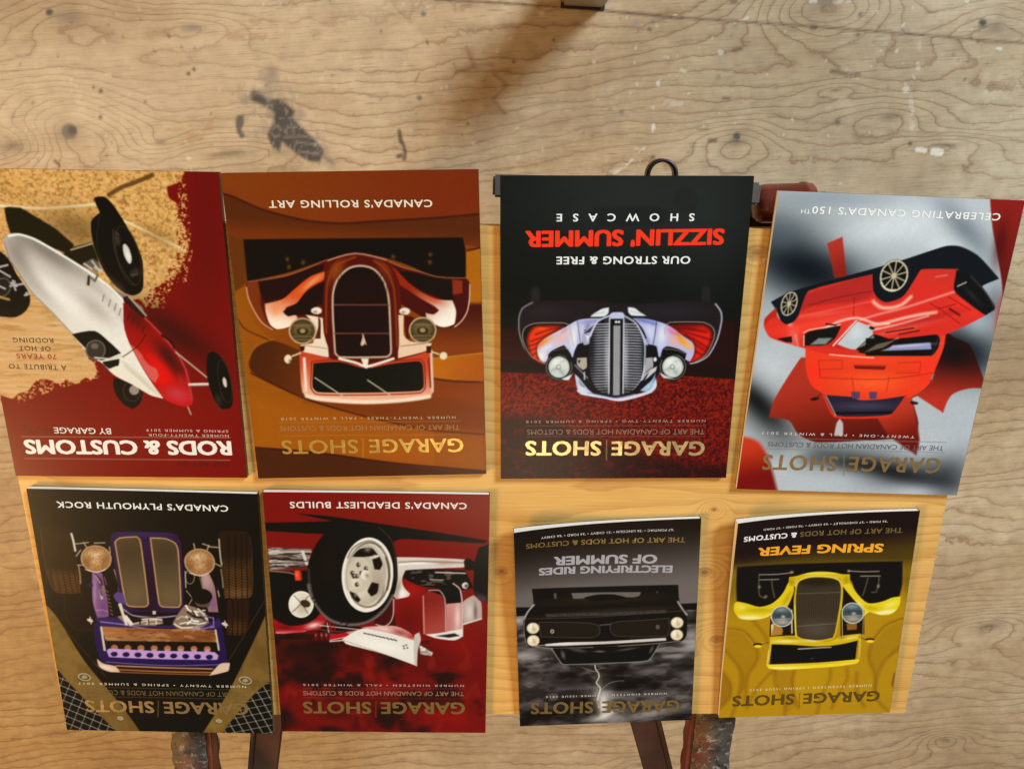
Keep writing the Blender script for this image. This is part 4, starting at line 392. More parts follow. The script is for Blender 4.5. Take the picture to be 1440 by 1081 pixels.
["l","#32100a",[872,563,842,579],4.5,{"f":8.9,"a":0.9,"c":1}],["l","#32100a",[862,543,832,556],4.5,{"f":8.9,"a":0.9,"c":1}],["b","#ff6a18",[829,681,-20,0,0,-5],{"a":0.6,"c":1}],["p","#c4c6e2",[846,584,840,615,804,645,735,683,677,716,613,723,559,723,607,698,627,683,650,673,659,614,674,612,687,558,700,557,713,584,734,609,768,594,795,574,802,535,821,537,836,550],{"f":3.0,"C":1}],
["b","#f49a3c",[813,625,-32,23,-6,-9],{"a":1,"c":1}],["b","#f0b8a8",[744,640,-38,23,-10,-18],{"a":0.8,"c":1}],["b","#ee5a1c",[836,625,-12,-7,14,-27],{"a":0.8,"c":1}],["b","#f6ecd8",[825,563,-15,0,-1,-23],{"a":0.9,"c":1}],["b","#7c80b4",[608,711,-44,4,-1,-7],{"a":0.9,"c":1}],
["b","#8488b4",[673,655,-8,0,2,-46],{"a":0.6,"c":1}],["b","#f4f4fc",[694,630,-11,0,-1,-36],{"a":0.8,"c":1}],["b","#6a6c98",[637,691,-11,-5,6,-19],{"a":0.7,"c":1}],["b","#fbf2e2",[803,599,-21,13,-5,-9],{"a":0.6,"c":1}],["b","#9c9cc8",[647,706,-44,6,-2,-10],{"a":0.8,"c":1}],
["b","#e8e8f6",[685,665,-19,0,-1,-45],{"a":0.6,"c":1}],["b","#d87a78",[735,670,-16,12,-3,-4],{"a":0.6,"c":1}],["l","#5a5a6a",[680,711,673,665,664,614],3.0,{"f":3.0}],["l","#b8ae98",[802,526,867,558,897,605,908,650,898,683,859,702,736,703,715,693,705,655,694,609],3.0,{"f":2.5,"s":1}],
["l","#d0c4a0",[718,693,707,655,694,604],2.5,{"f":2.5}],["p","#dce4e0",[628,730,614,743,599,752,580,763,552,769,553,746,569,731],{"f":2.0}],["l","#20201e",[614,741,570,748],1.5,{"f":1.5,"a":0.5}],["p","#1a0d0a",[315,649,312,690,296,704,152,704,119,685,106,654,115,603,136,562,175,536,209,528,232,562],{"C":1,"f":2.0}],
["p","#e0281a",[290,689,152,692,122,670,115,644,122,603,144,562,177,537,200,533,182,572,190,614,238,654],{"f":22.9,"c":1}],["l","#2e0c08",[280,685,215,675,139,664],5.5,{"f":11.9,"a":0.95,"c":1}],["l","#2e0c08",[259,675,178,649,117,629],5.5,{"f":11.9,"a":0.95,"c":1}],
["l","#2e0c08",[228,654,166,619,124,593],5.5,{"f":11.9,"a":0.95,"c":1}],["l","#2e0c08",[191,619,138,583],5.5,{"f":11.9,"a":0.95,"c":1}],["l","#2e0c08",[183,583,152,567],5.5,{"f":11.9,"a":0.95,"c":1}],["b","#6a140c",[220,682,-59,-5,0,-8],{"a":0.8,"c":1}],
["p","#b4bade",[451,723,391,720,316,700,280,680,238,649,190,614,184,572,199,536,220,545,216,572,254,592,300,603,318,591,326,556,341,561,350,604,380,611,397,655,419,685],{"f":3.0,"C":1}],["b","#6e78b8",[405,713,-54,-12,2,-9],{"a":0.95,"c":1}],
["b","#5c66a4",[365,700,-19,-5,1,-6],{"a":0.6,"c":1}],["b","#f6f4fc",[373,660,-15,2,-7,-30],{"a":0.6,"c":1}],["b","#9aa0c8",[341,665,-7,-1,0,-46],{"a":0.7,"c":1}],["b","#6c70a0",[386,629,-9,4,-8,-19],{"a":0.8,"c":1}],["b","#e84a20",[258,654,-16,-12,4,-5],{"a":0.7,"c":1}],
["b","#e870a8",[286,667,-18,-14,7,-8],{"a":0.95,"c":1}],["b","#ff9410",[236,624,-31,-24,7,-10],{"a":1,"c":1}],["b","#f4a890",[276,624,-27,-16,6,-13],{"a":0.8,"c":1}],["b","#ffb040",[210,603,-17,-13,6,-8],{"a":0.8,"c":1}],["b","#c8b0dc",[204,562,-15,0,-1,-23],{"a":0.8,"c":1}],
["b","#f2f0fa",[327,650,-20,-1,-2,-47],{"a":0.7,"c":1}],["b","#b4bcda",[377,645,-20,-1,-2,-31],{"a":0.5,"c":1}],["l","#42424e",[351,708,353,665,359,611],3.5,{"f":3.0}],["l","#b0a898",[313,652,311,690,295,705,153,705,116,685,103,657,113,608,136,562,179,531],3.0,{"f":2.5,"s":1}],
["p","#dce4e2",[473,770,445,766,422,749,394,733,456,735,469,747],{"f":2.0}],["l","#30302e",[462,753,417,743],1.5,{"f":1.5,"a":0.5}],["p","#16141a",[675,466,632,550,392,549,337,480,338,426,424,392,505,374,573,384,662,403],{"f":4.0}],
["p","#1a181a",[693,568,674,614,632,619,625,416,670,459,689,511],{"f":2.0}],["p","#1a181a",[410,624,385,614,345,604,331,542,332,479,400,426],{"f":2.0}],["p","#a8a8bc",[656,660,636,680,588,716,559,721,563,706,597,690,611,655,629,614,649,609,660,630],{"f":2.0}],
["p","#2c2c38",[651,661,612,693,626,665,648,658],{"f":2.0}],["p","#d8d8e4",[645,650,626,650,635,619],{"f":3.0}],["p","#a8b0c8",[485,728,439,700,413,670,386,624,380,606,400,614,423,665,449,700],{"f":3.0}],["l","#14141a",[485,732,440,710,408,675,391,639],6.0,{"f":3.0,"s":1}],
["p","#b4a894",[677,553,637,555,635,511,651,500,676,522],{"f":2.5}],["p","#2a2420",[675,542,662,545,667,527],{"f":2.0}],["l","#8a8a92",[686,522,630,464],5.0,{"f":2.5}],["l","#c0c0c8",[645,490,643,459],6.0,{"f":2.0}],["p","#c4ccd8",[685,482,670,469,628,416,597,389,658,397,674,422],{"f":2.0}],
["p","#f2f4f8",[663,416,602,392,653,398],{"f":2.5}],["p","#7a8496",[670,459,638,422,659,427],{"f":4.0}],["p","#a6a6a4",[387,552,359,555,354,510,382,474,401,442,404,500,389,516],{"f":2.0}],["p","#c8c8c4",[364,500,337,516,341,495,386,453],{"f":2.5}],
["l","#3a3a3a",[383,489,359,510],3.0,{"f":2.0}],["p","#8cb0c8",[404,408,356,455,342,487,347,410,355,398],{"f":2.0}],["b","#c8dce8",[370,426,-15,14,-6,-6],{"a":0.7}],["p","#e4e4e0",[340,546,340,543,341,540,343,538,344,537,347,536,349,537,351,538,352,540,354,543,354,546,354,549,353,551,352,553,350,555,348,555,345,555,343,553,342,551,341,549],{"f":2.0}],
["p","#1c1c20",[626,550,625,646,596,713,547,736,481,733,437,699,402,632,392,549,401,466,439,407,505,378,573,398,613,459],{"f":2.7,"s":1,"C":1}],["l","#c2c2c4",[627,697,550,699],4.2,{"f":3.3,"c":1}],["l","#c2c2c4",[487,699,411,697],4.2,{"f":3.3,"c":1}],
["l","#c2c2c4",[626,685,550,688],4.2,{"f":3.3,"c":1}],["l","#c2c2c4",[487,688,410,685],4.2,{"f":3.3,"c":1}],["l","#c2c2c4",[626,674,549,676],4.2,{"f":3.3,"c":1}],["l","#c2c2c4",[486,676,409,673],4.2,{"f":3.3,"c":1}],["l","#c2c2c4",[625,662,549,665],4.2,{"f":3.3,"c":1}],
["l","#c2c2c4",[486,665,409,662],4.2,{"f":3.3,"c":1}],["l","#c2c2c4",[625,650,549,653],4.2,{"f":3.3,"c":1}],["l","#c2c2c4",[485,653,408,650],4.2,{"f":3.3,"c":1}],["l","#c2c2c4",[625,639,548,641],4.2,{"f":3.3,"c":1}],["l","#c2c2c4",[485,641,408,638],4.2,{"f":3.3,"c":1}],
["l","#c2c2c4",[624,627,548,630],4.2,{"f":3.3,"c":1}],["l","#c2c2c4",[484,630,407,627],4.2,{"f":3.3,"c":1}],["l","#c2c2c4",[624,615,547,618],4.2,{"f":3.3,"c":1}],["l","#c2c2c4",[483,618,406,615],4.2,{"f":3.3,"c":1}],["l","#c2c2c4",[624,604,547,606],4.2,{"f":3.3,"c":1}],
["l","#c2c2c4",[483,606,406,603],4.2,{"f":3.3,"c":1}],["l","#c2c2c4",[623,592,546,594],4.2,{"f":3.3,"c":1}],["l","#c2c2c4",[482,594,405,591],4.2,{"f":3.3,"c":1}],["l","#c2c2c4",[623,580,546,583],4.2,{"f":3.3,"c":1}],["l","#c2c2c4",[482,583,404,580],4.2,{"f":3.3,"c":1}],
["l","#c2c2c4",[622,568,545,571],4.2,{"f":3.3,"c":1}],["l","#c2c2c4",[481,571,404,568],4.2,{"f":3.3,"c":1}],["l","#c2c2c4",[622,556,545,559],4.2,{"f":3.3,"c":1}],["l","#c2c2c4",[481,559,403,556],4.2,{"f":3.3,"c":1}],["l","#c2c2c4",[622,545,544,547],4.2,{"f":3.3,"c":1}],
["l","#c2c2c4",[480,547,403,544],4.2,{"f":3.3,"c":1}],["l","#c2c2c4",[621,533,544,535],4.2,{"f":3.3,"c":1}],["l","#c2c2c4",[480,535,402,532],4.2,{"f":3.3,"c":1}],["l","#c2c2c4",[621,521,543,523],4.2,{"f":3.3,"c":1}],["l","#c2c2c4",[479,523,401,520],4.2,{"f":3.3,"c":1}],
["l","#c2c2c4",[620,509,543,511],4.2,{"f":3.3,"c":1}],["l","#c2c2c4",[479,511,401,508],4.2,{"f":3.3,"c":1}],["l","#c2c2c4",[620,497,542,499],4.2,{"f":3.3,"c":1}],["l","#c2c2c4",[478,499,400,496],4.2,{"f":3.3,"c":1}],["l","#c2c2c4",[620,485,542,487],4.2,{"f":3.3,"c":1}],
["l","#c2c2c4",[477,487,399,484],4.2,{"f":3.3,"c":1}],["l","#c2c2c4",[619,473,541,475],4.2,{"f":3.3,"c":1}],["l","#c2c2c4",[477,475,399,472],4.2,{"f":3.3,"c":1}],["l","#c2c2c4",[619,461,541,463],4.2,{"f":3.3,"c":1}],["l","#c2c2c4",[476,463,398,460],4.2,{"f":3.3,"c":1}],
["l","#c2c2c4",[618,449,540,451],4.2,{"f":3.3,"c":1}],["l","#c2c2c4",[476,451,397,448],4.2,{"f":3.3,"c":1}],["l","#c2c2c4",[618,436,540,439],4.2,{"f":3.3,"c":1}],["l","#c2c2c4",[475,439,397,436],4.2,{"f":3.3,"c":1}],["l","#c2c2c4",[618,424,539,427],4.2,{"f":3.3,"c":1}],
["l","#c2c2c4",[475,427,396,424],4.2,{"f":3.3,"c":1}],["l","#c2c2c4",[617,412,539,415],4.2,{"f":3.3,"c":1}],["l","#c2c2c4",[474,415,395,412],4.2,{"f":3.3,"c":1}],["l","#c2c2c4",[617,400,538,403],4.2,{"f":3.3,"c":1}],["l","#c2c2c4",[474,402,395,399],4.2,{"f":3.3,"c":1}],
["b","#141416",[618,605,-16,0,-5,-167],{"a":0.8,"c":1}],["b","#e8e8ea",[550,550,-11,0,-5,-126],{"a":0.5,"c":1}],["b","#e8e8ea",[472,549,-10,0,-6,-125],{"a":0.5,"c":1}],["b","#18181a",[506,402,-108,0,-1,-19],{"a":0.6,"c":1}],["b","#2a2a2c",[403,577,-11,0,-8,-154],{"a":0.4,"c":1}],
["p","#101012",[546,732,491,732,478,384,530,384],{"f":2.7}],["p","#8e8e8c",[530,693,500,693,489,387,519,387],{"f":2.7}],["l","#b8b8b6",[524,686,512,388],2.0,{"f":2.7,"a":0.7}],["l","#b8b8b6",[516,686,504,388],2.0,{"f":2.7,"a":0.7}],["l","#b8b8b6",[508,686,496,388],2.0,{"f":2.7,"a":0.7}],
["l","#e4e4ea",[547,724,537,395],4.6,{"f":3.3}],["l","#e4e4ea",[488,723,476,395],4.6,{"f":3.3}],["p","#e4e4e4",[514,707,514,706,515,704,516,703,517,702,519,702,521,702,522,703,523,704,524,706,524,707,524,709,524,711,523,712,521,713,519,713,518,713,516,712,515,711,514,709],{"f":2.7}],
["p","#e4e4e4",[502,707,502,706,503,704,504,703,506,702,507,702,509,702,510,703,511,704,512,706,513,707,512,709,512,711,511,712,509,713,508,713,506,713,504,712,503,711,502,709],{"f":2.7}],["p","#c0c4dc",[547,740,534,748,495,748,486,737,488,721,546,721],{"f":4.0}],
["p","#14141a",[536,724,494,723,492,694,534,694],{"f":2.7,"a":0.0}],["l","#d0d4e4",[625,646,596,710,548,733],6.6,{"f":4.0,"s":1}],["l","#d0d4e4",[486,733,437,702,399,632,391,549,398,463,436,404],5.3,{"f":4.0,"s":1}],["l","#0c0c10",[613,438,573,398,505,377,438,401,400,449],6.6,{"f":4.0,"s":1}],
["p","#d4d8e8",[674,407,662,435,621,399,559,384,505,373,424,389,358,413,340,466,333,427,354,399,423,374,491,360,559,373,654,390],{"f":2.7}],["l","#8890b4",[628,399,559,384,505,375,424,392],4.0,{"f":4.0,"s":1}],["p","#14110f",[693,513,696,494,704,476,716,463,733,454,751,451,770,454,786,463,800,477,808,494,812,513,809,532,801,549,788,562,772,571,754,574,735,571,719,562,705,549,697,532],{"f":2.0}],
["l","#8a8a86",[698,513,701,496,708,480,720,468,735,460,751,457,768,460,783,468,796,480,804,496,807,513,804,530,797,545,785,557,770,565,754,568,737,565,722,557,709,545,701,530,698,513],3.0,{"f":2.5}],["p","#d6dace",[708,513,710,498,716,485,726,475,738,468,751,466,765,468,778,475,788,485,794,498,797,513,795,527,789,540,779,551,767,557,753,560,740,557,727,551,717,540,711,527],{"f":2.0,"C":1}],
["b","#f4f6ec",[768,534,-20,0,-1,-21],{"a":0.7,"c":1}],["b","#a4aca4",[739,492,-15,0,0,-14],{"a":0.7,"c":1}],["b","#a8b0a6",[770,502,-12,0,-1,-15],{"a":0.5,"c":1}],["p","#8a928a",[744,513,744,509,746,506,748,503,751,501,755,500,758,501,761,503,764,506,765,509,766,513,765,517,764,520,762,523,759,525,755,525,752,525,749,523,746,520,745,517],{"f":4.0,"c":1,"a":0.8}],
["p","#e8ece0",[750,514,750,512,751,511,752,509,753,508,755,508,756,508,758,509,759,511,760,512,760,514,760,516,759,517,758,519,757,519,755,520,754,519,752,519,751,517,750,516],{"f":3.0,"c":1}],["l","#8c948a",[787,497,760,510],4.0,{"f":7.0,"c":1,"a":0.7}],
["l","#989f95",[748,534,723,544],4.0,{"f":7.0,"c":1,"a":0.7}],["l","#8c948a",[750,502,732,478],5.0,{"f":7.0,"c":1,"a":0.6}],["l","#b8bcb0",[712,513,714,500,719,488,728,478,739,472,752,470,764,472,775,478,784,488,790,500,793,513,791,526,785,538,777,547,766,553,753,555,741,553,730,547,721,538,715,526,712,513],4.0,{"f":4.0,"c":1}],
["l","#3a3a36",[706,513,708,498,714,484,724,473,737,466,751,464,766,466,779,473,789,484,796,498,799,513,797,528,790,542,780,552,768,559,753,562,739,559,726,552,716,542,709,528,706,513],3.0,{"f":2.5}],["p","#14110f",[210,513,212,493,219,476,231,463,247,454,266,451,284,454,302,463,316,476,325,494,329,513,327,532,320,549,308,562,292,571,274,574,255,571,238,562,224,549,214,532],{"f":2.0}],
["l","#8a8a86",[215,513,217,495,223,480,235,468,249,460,266,457,283,460,299,468,312,480,320,496,324,513,322,530,316,545,304,557,290,565,273,568,256,565,241,557,228,545,219,530,215,513],3.0,{"f":2.5}],["p","#d6dace",[225,513,226,498,232,485,241,475,253,468,267,466,281,468,293,475,304,485,311,498,314,513,313,527,307,540,298,551,286,557,273,560,259,557,246,551,236,540,229,527],{"f":2.0,"C":1}],
["b","#f4f6ec",[286,534,-20,0,-1,-21],{"a":0.7,"c":1}],["b","#a4aca4",[256,492,-15,0,-1,-14],{"a":0.7,"c":1}],["b","#a8b0a6",[287,502,-12,0,-1,-15],{"a":0.5,"c":1}],["p","#8a928a",[261,513,261,509,263,505,265,503,268,501,271,500,275,501,278,503,281,505,282,509,283,513,283,517,282,520,279,523,276,525,273,525,270,525,266,523,264,520,262,517],{"f":4.0,"c":1,"a":0.8}],
["p","#e8ece0",[267,514,267,512,268,510,269,509,270,508,272,508,273,508,275,509,276,510,277,512,277,514,277,516,277,517,276,518,274,519,273,520,271,519,270,518,268,517,268,516],{"f":3.0,"c":1}],["l","#8c948a",[304,497,277,510],4.0,{"f":7.0,"c":1,"a":0.7}],
["l","#989f95",[266,534,242,544],4.0,{"f":7.0,"c":1,"a":0.7}],["l","#8c948a",[266,502,247,478],5.0,{"f":7.0,"c":1,"a":0.6}],["l","#b8bcb0",[229,513,230,499,235,487,244,478,255,472,267,470,279,472,291,478,301,488,307,500,310,513,309,526,304,538,296,547,285,553,272,555,260,553,248,547,239,538,232,526,229,513],4.0,{"f":4.0,"c":1}],
["l","#3a3a36",[223,513,225,497,230,484,240,473,252,466,266,463,281,466,294,473,305,484,313,498,316,513,315,528,309,542,299,552,287,559,273,562,258,559,245,552,234,541,227,528,223,513],3.0,{"f":2.5}],["p","#120f0d",[800,567,773,589,728,595,703,568,696,532,711,542,727,561,753,568,782,558,797,553],{"f":2.0}],
["l","#8a8064",[778,584,733,594,713,589],3.0,{"f":3.0,"a":0.7}],["p","#120f0d",[318,567,314,593,254,590,216,572,220,549,237,562,272,567,302,557,315,531],{"f":2.0}],["l","#a8a08a",[311,591,264,587,220,571],3.0,{"f":2.5,"a":0.8}],["p","#d8dcdc",[740,462,700,480,691,490,710,456,730,456],{"f":2.0}],
["p","#d0d4dc",[328,489,306,463,260,460,286,468],{"f":2.0}],["m",0],["l","#b89a60",[538,180,535,87],3.8,{"f":2.5}],["l","#80584c",[111,247,888,249],2.7,{"f":2.7}],["l","#80584c",[108,197,888,199],2.7,{"f":2.7}]],"D":[["p","#b6bebf",[-20,-20,1020,-20,1020,1400,-20,1400],{}],
["b","#20272c",[885,1021,-288,-130,53,-139],{"a":0.85}],["b","#12171b",[833,985,-219,-75,21,-86],{"a":0.9}],["b","#5c6a72",[970,1114,-77,3,-10,-63],{"a":0.5}],["b","#d6dddd",[478,1183,-243,52,-25,-68],{"a":0.9}],["b","#606c74",[216,1168,-126,-113,33,-34],{"a":0.7}],
["b","#7c8a92",[790,1276,-203,8,-6,-37],{"a":0.5}],["b","#dfe5e4",[280,1102,-118,-35,8,-49],{"a":0.6}],["b","#c6ccce",[932,571,-81,3,-14,-98],{"a":0.9}],["b","#a8b0b2",[985,761,-53,2,-11,-81],{"a":0.7}],["b","#2a2c2c",[931,372,-158,-140,50,-63],{"a":0.8}],
["b","#181818",[964,414,-100,-89,25,-31],{"a":0.9}],["b","#20262a",[134,669,-209,-29,-6,-124],{"a":0.9}],["b","#14181c",[158,654,-139,-19,-3,-69],{"a":0.8}],["b","#b4bcc0",[71,313,-126,4,-19,-89],{"a":0.9}],["b","#c0c8cc",[167,236,-126,4,-12,-60],{"a":0.8}],
["b","#2a2c2d",[327,110,-350,-66,1,-76],{"a":0.8}],["b","#181818",[401,122,-261,-48,0,-35],{"a":0.9}],["b","#26282a",[79,87,-96,72,-60,-79],{"a":0.7}],["b","#b8c0c4",[654,22,-189,44,-17,-54],{"a":0.9}],["b","#c2cace",[192,6,-114,4,-7,-37],{"a":0.8}],
["b","#5a6468",[650,175,-168,5,-6,-39],{"a":0.7}],["b","#c8ced0",[777,171,-75,33,-21,-42],{"a":0.6}],["b","#404a50",[32,876,-55,-16,10,-76],{"a":0.5}],["b","#b0bcc2",[80,794,-54,-17,7,-52],{"a":0.6}],["p","#8c221c",[147,1307,-49,1309,-28,905,-12,756,-1,783,4,917,61,1072,108,1184],{"f":4.0,"g":[18,1263,19,995,"#6a1c18"]}],
["b","#481412",[62,1123,-26,-4,-4,-89],{"a":0.7}],["b","#b83028",[-7,837,-19,-3,-2,-79],{"a":0.8}],["p","#b4352a",[772,1096,713,1125,668,965,718,959],{"f":2.7,"g":[744,1116,700,970,"#8c241c"]}],["p","#b23424",[803,617,865,489,895,409,902,341,815,332,760,268,674,234,245,270,241,337,295,451,207,497,255,595],{"f":4.0,"g":[711,551,608,176,"#5a1a10"]}],
["p","#c03a26",[336,450,296,458,222,264,222,189,358,274,430,360],{"f":10.6,"g":[333,436,254,248,"#701a10"]}],["p","#2c1412",[220,755,159,723,92,695,-26,505,56,503,125,469,143,389,284,469,224,511],{"f":4.0,"g":[137,682,148,413,"#c03424"]}],
["b","#141618",[158,654,-83,-12,-2,-55],{"a":0.7}],["p","#d8dee0",[602,325,592,347,574,326,564,267,603,269],{"f":5.3,"a":0.8}],["p","#c83a20",[1054,258,976,246,932,228,880,160,814,-6,1020,-13],{"f":18.6,"g":[980,224,926,29,"#76160c"]}],
["m",1],["p","#161c20",[967,849,892,894,586,994,451,1040,329,1087,274,1105,222,1104,142,1071,32,979,89,951,157,898,181,857,358,838,515,751,888,738,940,816],{"f":2.7}],["p","#ec4022",[796,686,689,663,592,652,501,669,217,741,206,742,202,680,222,568,237,508,296,456,329,447,372,365,617,354,685,458,736,491,774,563],{"f":2.7,"C":1}],
["b","#ff5e2c",[473,517,-123,4,-8,-40],{"a":0.9,"c":1}],["b","#ff3020",[738,550,-41,1,-11,-71],{"a":0.7,"c":1}],["b","#ff3424",[252,581,-69,-22,10,-67],{"a":0.6,"c":1}],["b","#fa4c28",[490,614,-162,6,-4,-22],{"a":0.6,"c":1}],["l","#b02818",[727,606,708,530,434,532,222,568],3.3,{"f":4.0,"c":1}],
["l","#b82c18",[727,606,626,610,619,571,716,567],3.3,{"f":4.0,"c":1}],["l","#b82c18",[383,607,286,613,283,566,385,562],3.3,{"f":4.0,"c":1}],["l","#c03018",[573,541,550,471],3.3,{"f":4.0,"c":1}],["l","#c03018",[410,547,410,476],3.3,{"f":4.0,"c":1}],
["p","#7a1c18",[575,592,432,594,437,574,565,574],{"f":2.7}],["l","#c84030",[573,589,434,591],3.3,{"f":2.7}],["p","#2a2634",[676,453,557,448,520,435,431,441,322,462,369,374,611,360],{"f":2.7,"C":1}],["b","#4c4658",[494,409,-124,4,-3,-18],{"a":0.7,"c":1}],
["l","#0e0c14",[620,371,372,384],8.0,{"f":6.6,"c":1}],["l","#e8c8a8",[670,450,611,361],3.3,{"f":2.7}],["p","#46344c",[563,471,525,472,522,441,552,440],{"f":2.7}],["p","#46344c",[485,473,451,475,448,443,477,442],{"f":2.7}],["l","#8a7090",[553,468,549,443],2.1,{"f":2.7}],
["l","#8a7090",[542,469,538,443],2.1,{"f":2.7}],["l","#8a7090",[533,469,528,443],2.1,{"f":2.7}],["l","#8a7090",[477,471,472,445],2.1,{"f":2.7}],["l","#8a7090",[467,471,462,446],2.1,{"f":2.7}],["l","#8a7090",[458,472,453,446],2.1,{"f":2.7}],
["l","#e42c1e",[686,461,616,355,371,366,320,465],6.6,{"f":4.0}],["p","#241818",[697,438,697,436,699,433,703,431,708,429,713,427,719,426,725,426,729,427,732,428,734,430,734,432,732,435,728,437,723,439,718,441,712,442,707,442,702,442,699,440],{"f":4.0}],
["p","#241818",[261,428,262,426,264,424,268,423,273,423,279,423,285,424,290,426,294,428,297,430,298,432,297,434,295,436,291,437,286,438,280,437,274,436,269,435,265,433,262,431],{"f":4.0}],["l","#3a2420",[705,443,693,458],4.0,{"f":2.7}],
["p","#dc3226",[982,748,982,780,941,827,929,787,891,756,860,768,842,800,818,900,563,978,547,910,519,878,483,864,421,889,392,942,365,1005,261,1011,211,1012,195,963,57,822,215,732,589,636,684,633,795,656,950,699],{"f":2.7,"C":1}],
["p","#b42c26",[830,883,566,979,546,889,607,864,788,838,845,808],{"f":9.3,"c":1}],["b","#c23830",[269,986,-75,16,-11,-28],{"a":0.7,"c":1}],["b","#ff4030",[795,741,-157,20,-7,-30],{"a":0.7,"c":1}],["b","#ff3a2c",[135,859,-65,-31,10,-29],{"a":0.6,"c":1}],
["b","#ff5848",[682,786,-150,38,-7,-19],{"a":0.5,"c":1}],["l","#ffb8a0",[589,751,498,770,395,801,320,820,266,829],12.4,{"f":10.8,"s":1,"c":1}],["l","#ffcab4",[540,741,427,769,295,813],7.7,{"f":7.7,"c":1}],["l","#f4b49c",[539,866,504,843,457,842,414,859,385,891],13.9,{"f":12.4,"s":1,"c":1}],
["l","#f09080",[579,787,506,813,403,844,201,921],8.5,{"f":9.3,"s":1,"c":1}],["l","#8a1c18",[804,841,679,880,553,908],3.9,{"f":3.9,"c":1}],["l","#8a1c18",[621,879,610,793],3.1,{"f":3.1,"c":1}],["l","#f06858",[835,793,686,830,545,866],6.2,{"f":7.7,"c":1,"a":0.7}],
["l","#ffc4b0",[740,734,669,776,594,794,513,773,455,775],9.3,{"f":7.7,"s":1,"c":1}],["b","#f8a088",[873,759,-11,0,-2,-11],{"a":0.9,"c":1}],["b","#f89880",[848,698,-23,1,-6,-40],{"a":0.5,"c":1}],["b","#f06a58",[395,755,-147,45,-6,-13],{"a":0.6,"c":1}],
["b","#a01c18",[297,799,-147,45,-6,-12],{"a":0.5,"c":1}],["b","#ff6a58",[752,803,-115,21,-3,-10],{"a":0.5,"c":1}],["b","#8e1814",[568,667,-164,-11,-1,-11],{"a":0.5,"c":1}],["p","#a02420",[980,745,982,777,943,822,933,787,960,776],{"f":5.3,"a":0.6}],
["l","#4a1814",[460,736,347,760],5.4,{"f":3.9,"c":1}],["l","#4a1814",[404,730,321,749],5.4,{"f":3.9,"c":1}],["l","#a01c18",[299,867,255,845,156,786],3.9,{"f":3.1,"c":1}],["l","#a01c18",[263,845,190,867],3.9,{"f":3.1,"c":1}],["l","#a01c18",[227,897,122,843],3.9,{"f":3.1,"c":1}],
["l","#501010",[213,847,164,821],7.0,{"f":3.9,"c":1}],["l","#f06050",[298,977,252,986],7.0,{"f":3.9}],["p","#191919",[218,1008,163,994,118,966,78,926,24,866,22,850,55,824,127,866,209,923,216,974],{"f":3.9}],["l","#b0a890",[198,942,167,959],6.2,{"f":3.1}],
["l","#3c3c38",[154,986,77,922,26,862],4.6,{"f":3.9}],["b","#34322e",[128,905,-40,-32,5,-7],{"a":0.6}],["p","#14140f",[415,952,423,934,436,920,452,910,471,908,490,912,506,922,520,937,529,956,532,976,529,997,521,1015,508,1029,492,1038,473,1041,455,1037,438,1027,425,1012,416,993,412,973],{"f":3.1}],
["l","#e6dab6",[419,954,427,937,439,923,454,915,471,912,488,916,504,925,516,939,524,957,527,976,525,995,517,1012,505,1025,490,1034,473,1036,456,1033,441,1024,428,1010,420,992,417,973,419,954],6.2,{"f":3.9}],["l","#d2c4a0",[472,975,422,955],4.6,{"f":3.1}],
["l","#d2c4a0",[472,975,441,926],4.6,{"f":3.1}],["l","#d2c4a0",[472,975,471,916],4.6,{"f":3.1}],["l","#d2c4a0",[472,975,503,928],4.6,{"f":3.1}],["l","#d2c4a0",[472,975,522,958],4.6,{"f":3.1}],["l","#d2c4a0",[472,975,522,994],4.6,{"f":3.1}],
["l","#d2c4a0",[472,975,504,1023],4.6,{"f":3.1}],["l","#d2c4a0",[472,975,473,1033],4.6,{"f":3.1}],["l","#d2c4a0",[472,975,442,1021],4.6,{"f":3.1}],["l","#d2c4a0",[472,975,423,992],4.6,{"f":3.1}],["p","#c8ba94",[462,971,463,967,466,964,469,963,472,962,475,963,479,965,481,968,483,971,483,975,483,979,481,982,479,985,476,987,472,987,469,986,466,985,463,982,462,978,461,974],{"f":3.1}],
["p","#14140f",[854,834,859,819,866,806,876,796,887,792,899,792,909,798,918,808,923,822,926,837,925,854,920,869,913,882,903,892,892,896,881,896,870,890,862,880,856,867,853,851],{"f":3.1}],["l","#e6dab6",[859,836,863,821,869,809,878,801,888,796,898,796,907,801,914,811,919,823,921,838,920,853,916,867,909,879,901,887,891,892,881,891,872,887,865,878,860,865,858,851,859,836],4.6,{"f":3.9}],
["l","#d2c4a0",[890,844,860,836],3.9,{"f":3.1}],["l","#d2c4a0",[890,844,871,811],3.9,{"f":3.1}],["l","#d2c4a0",[890,844,888,798],3.9,{"f":3.1}],["l","#d2c4a0",[890,844,906,804],3.9,{"f":3.1}],["l","#d2c4a0",[890,844,918,825],3.9,{"f":3.1}],
["l","#d2c4a0",[890,844,919,852],3.9,{"f":3.1}],["l","#d2c4a0",[890,844,908,877],3.9,{"f":3.1}],["l","#d2c4a0",[890,844,891,890],3.9,{"f":3.1}],["l","#d2c4a0",[890,844,873,884],3.9,{"f":3.1}],["l","#d2c4a0",[890,844,862,864],3.9,{"f":3.1}],
["p","#c8ba94",[883,842,884,840,886,837,887,835,889,835,891,835,893,836,894,837,895,840,896,843,896,846,895,849,894,851,892,853,890,854,888,854,886,853,885,851,884,848,883,845],{"f":3.1}],["l","#f0e4c0",[519,944,499,922,471,915,456,917],6.2,{"f":4.6,"s":1}],
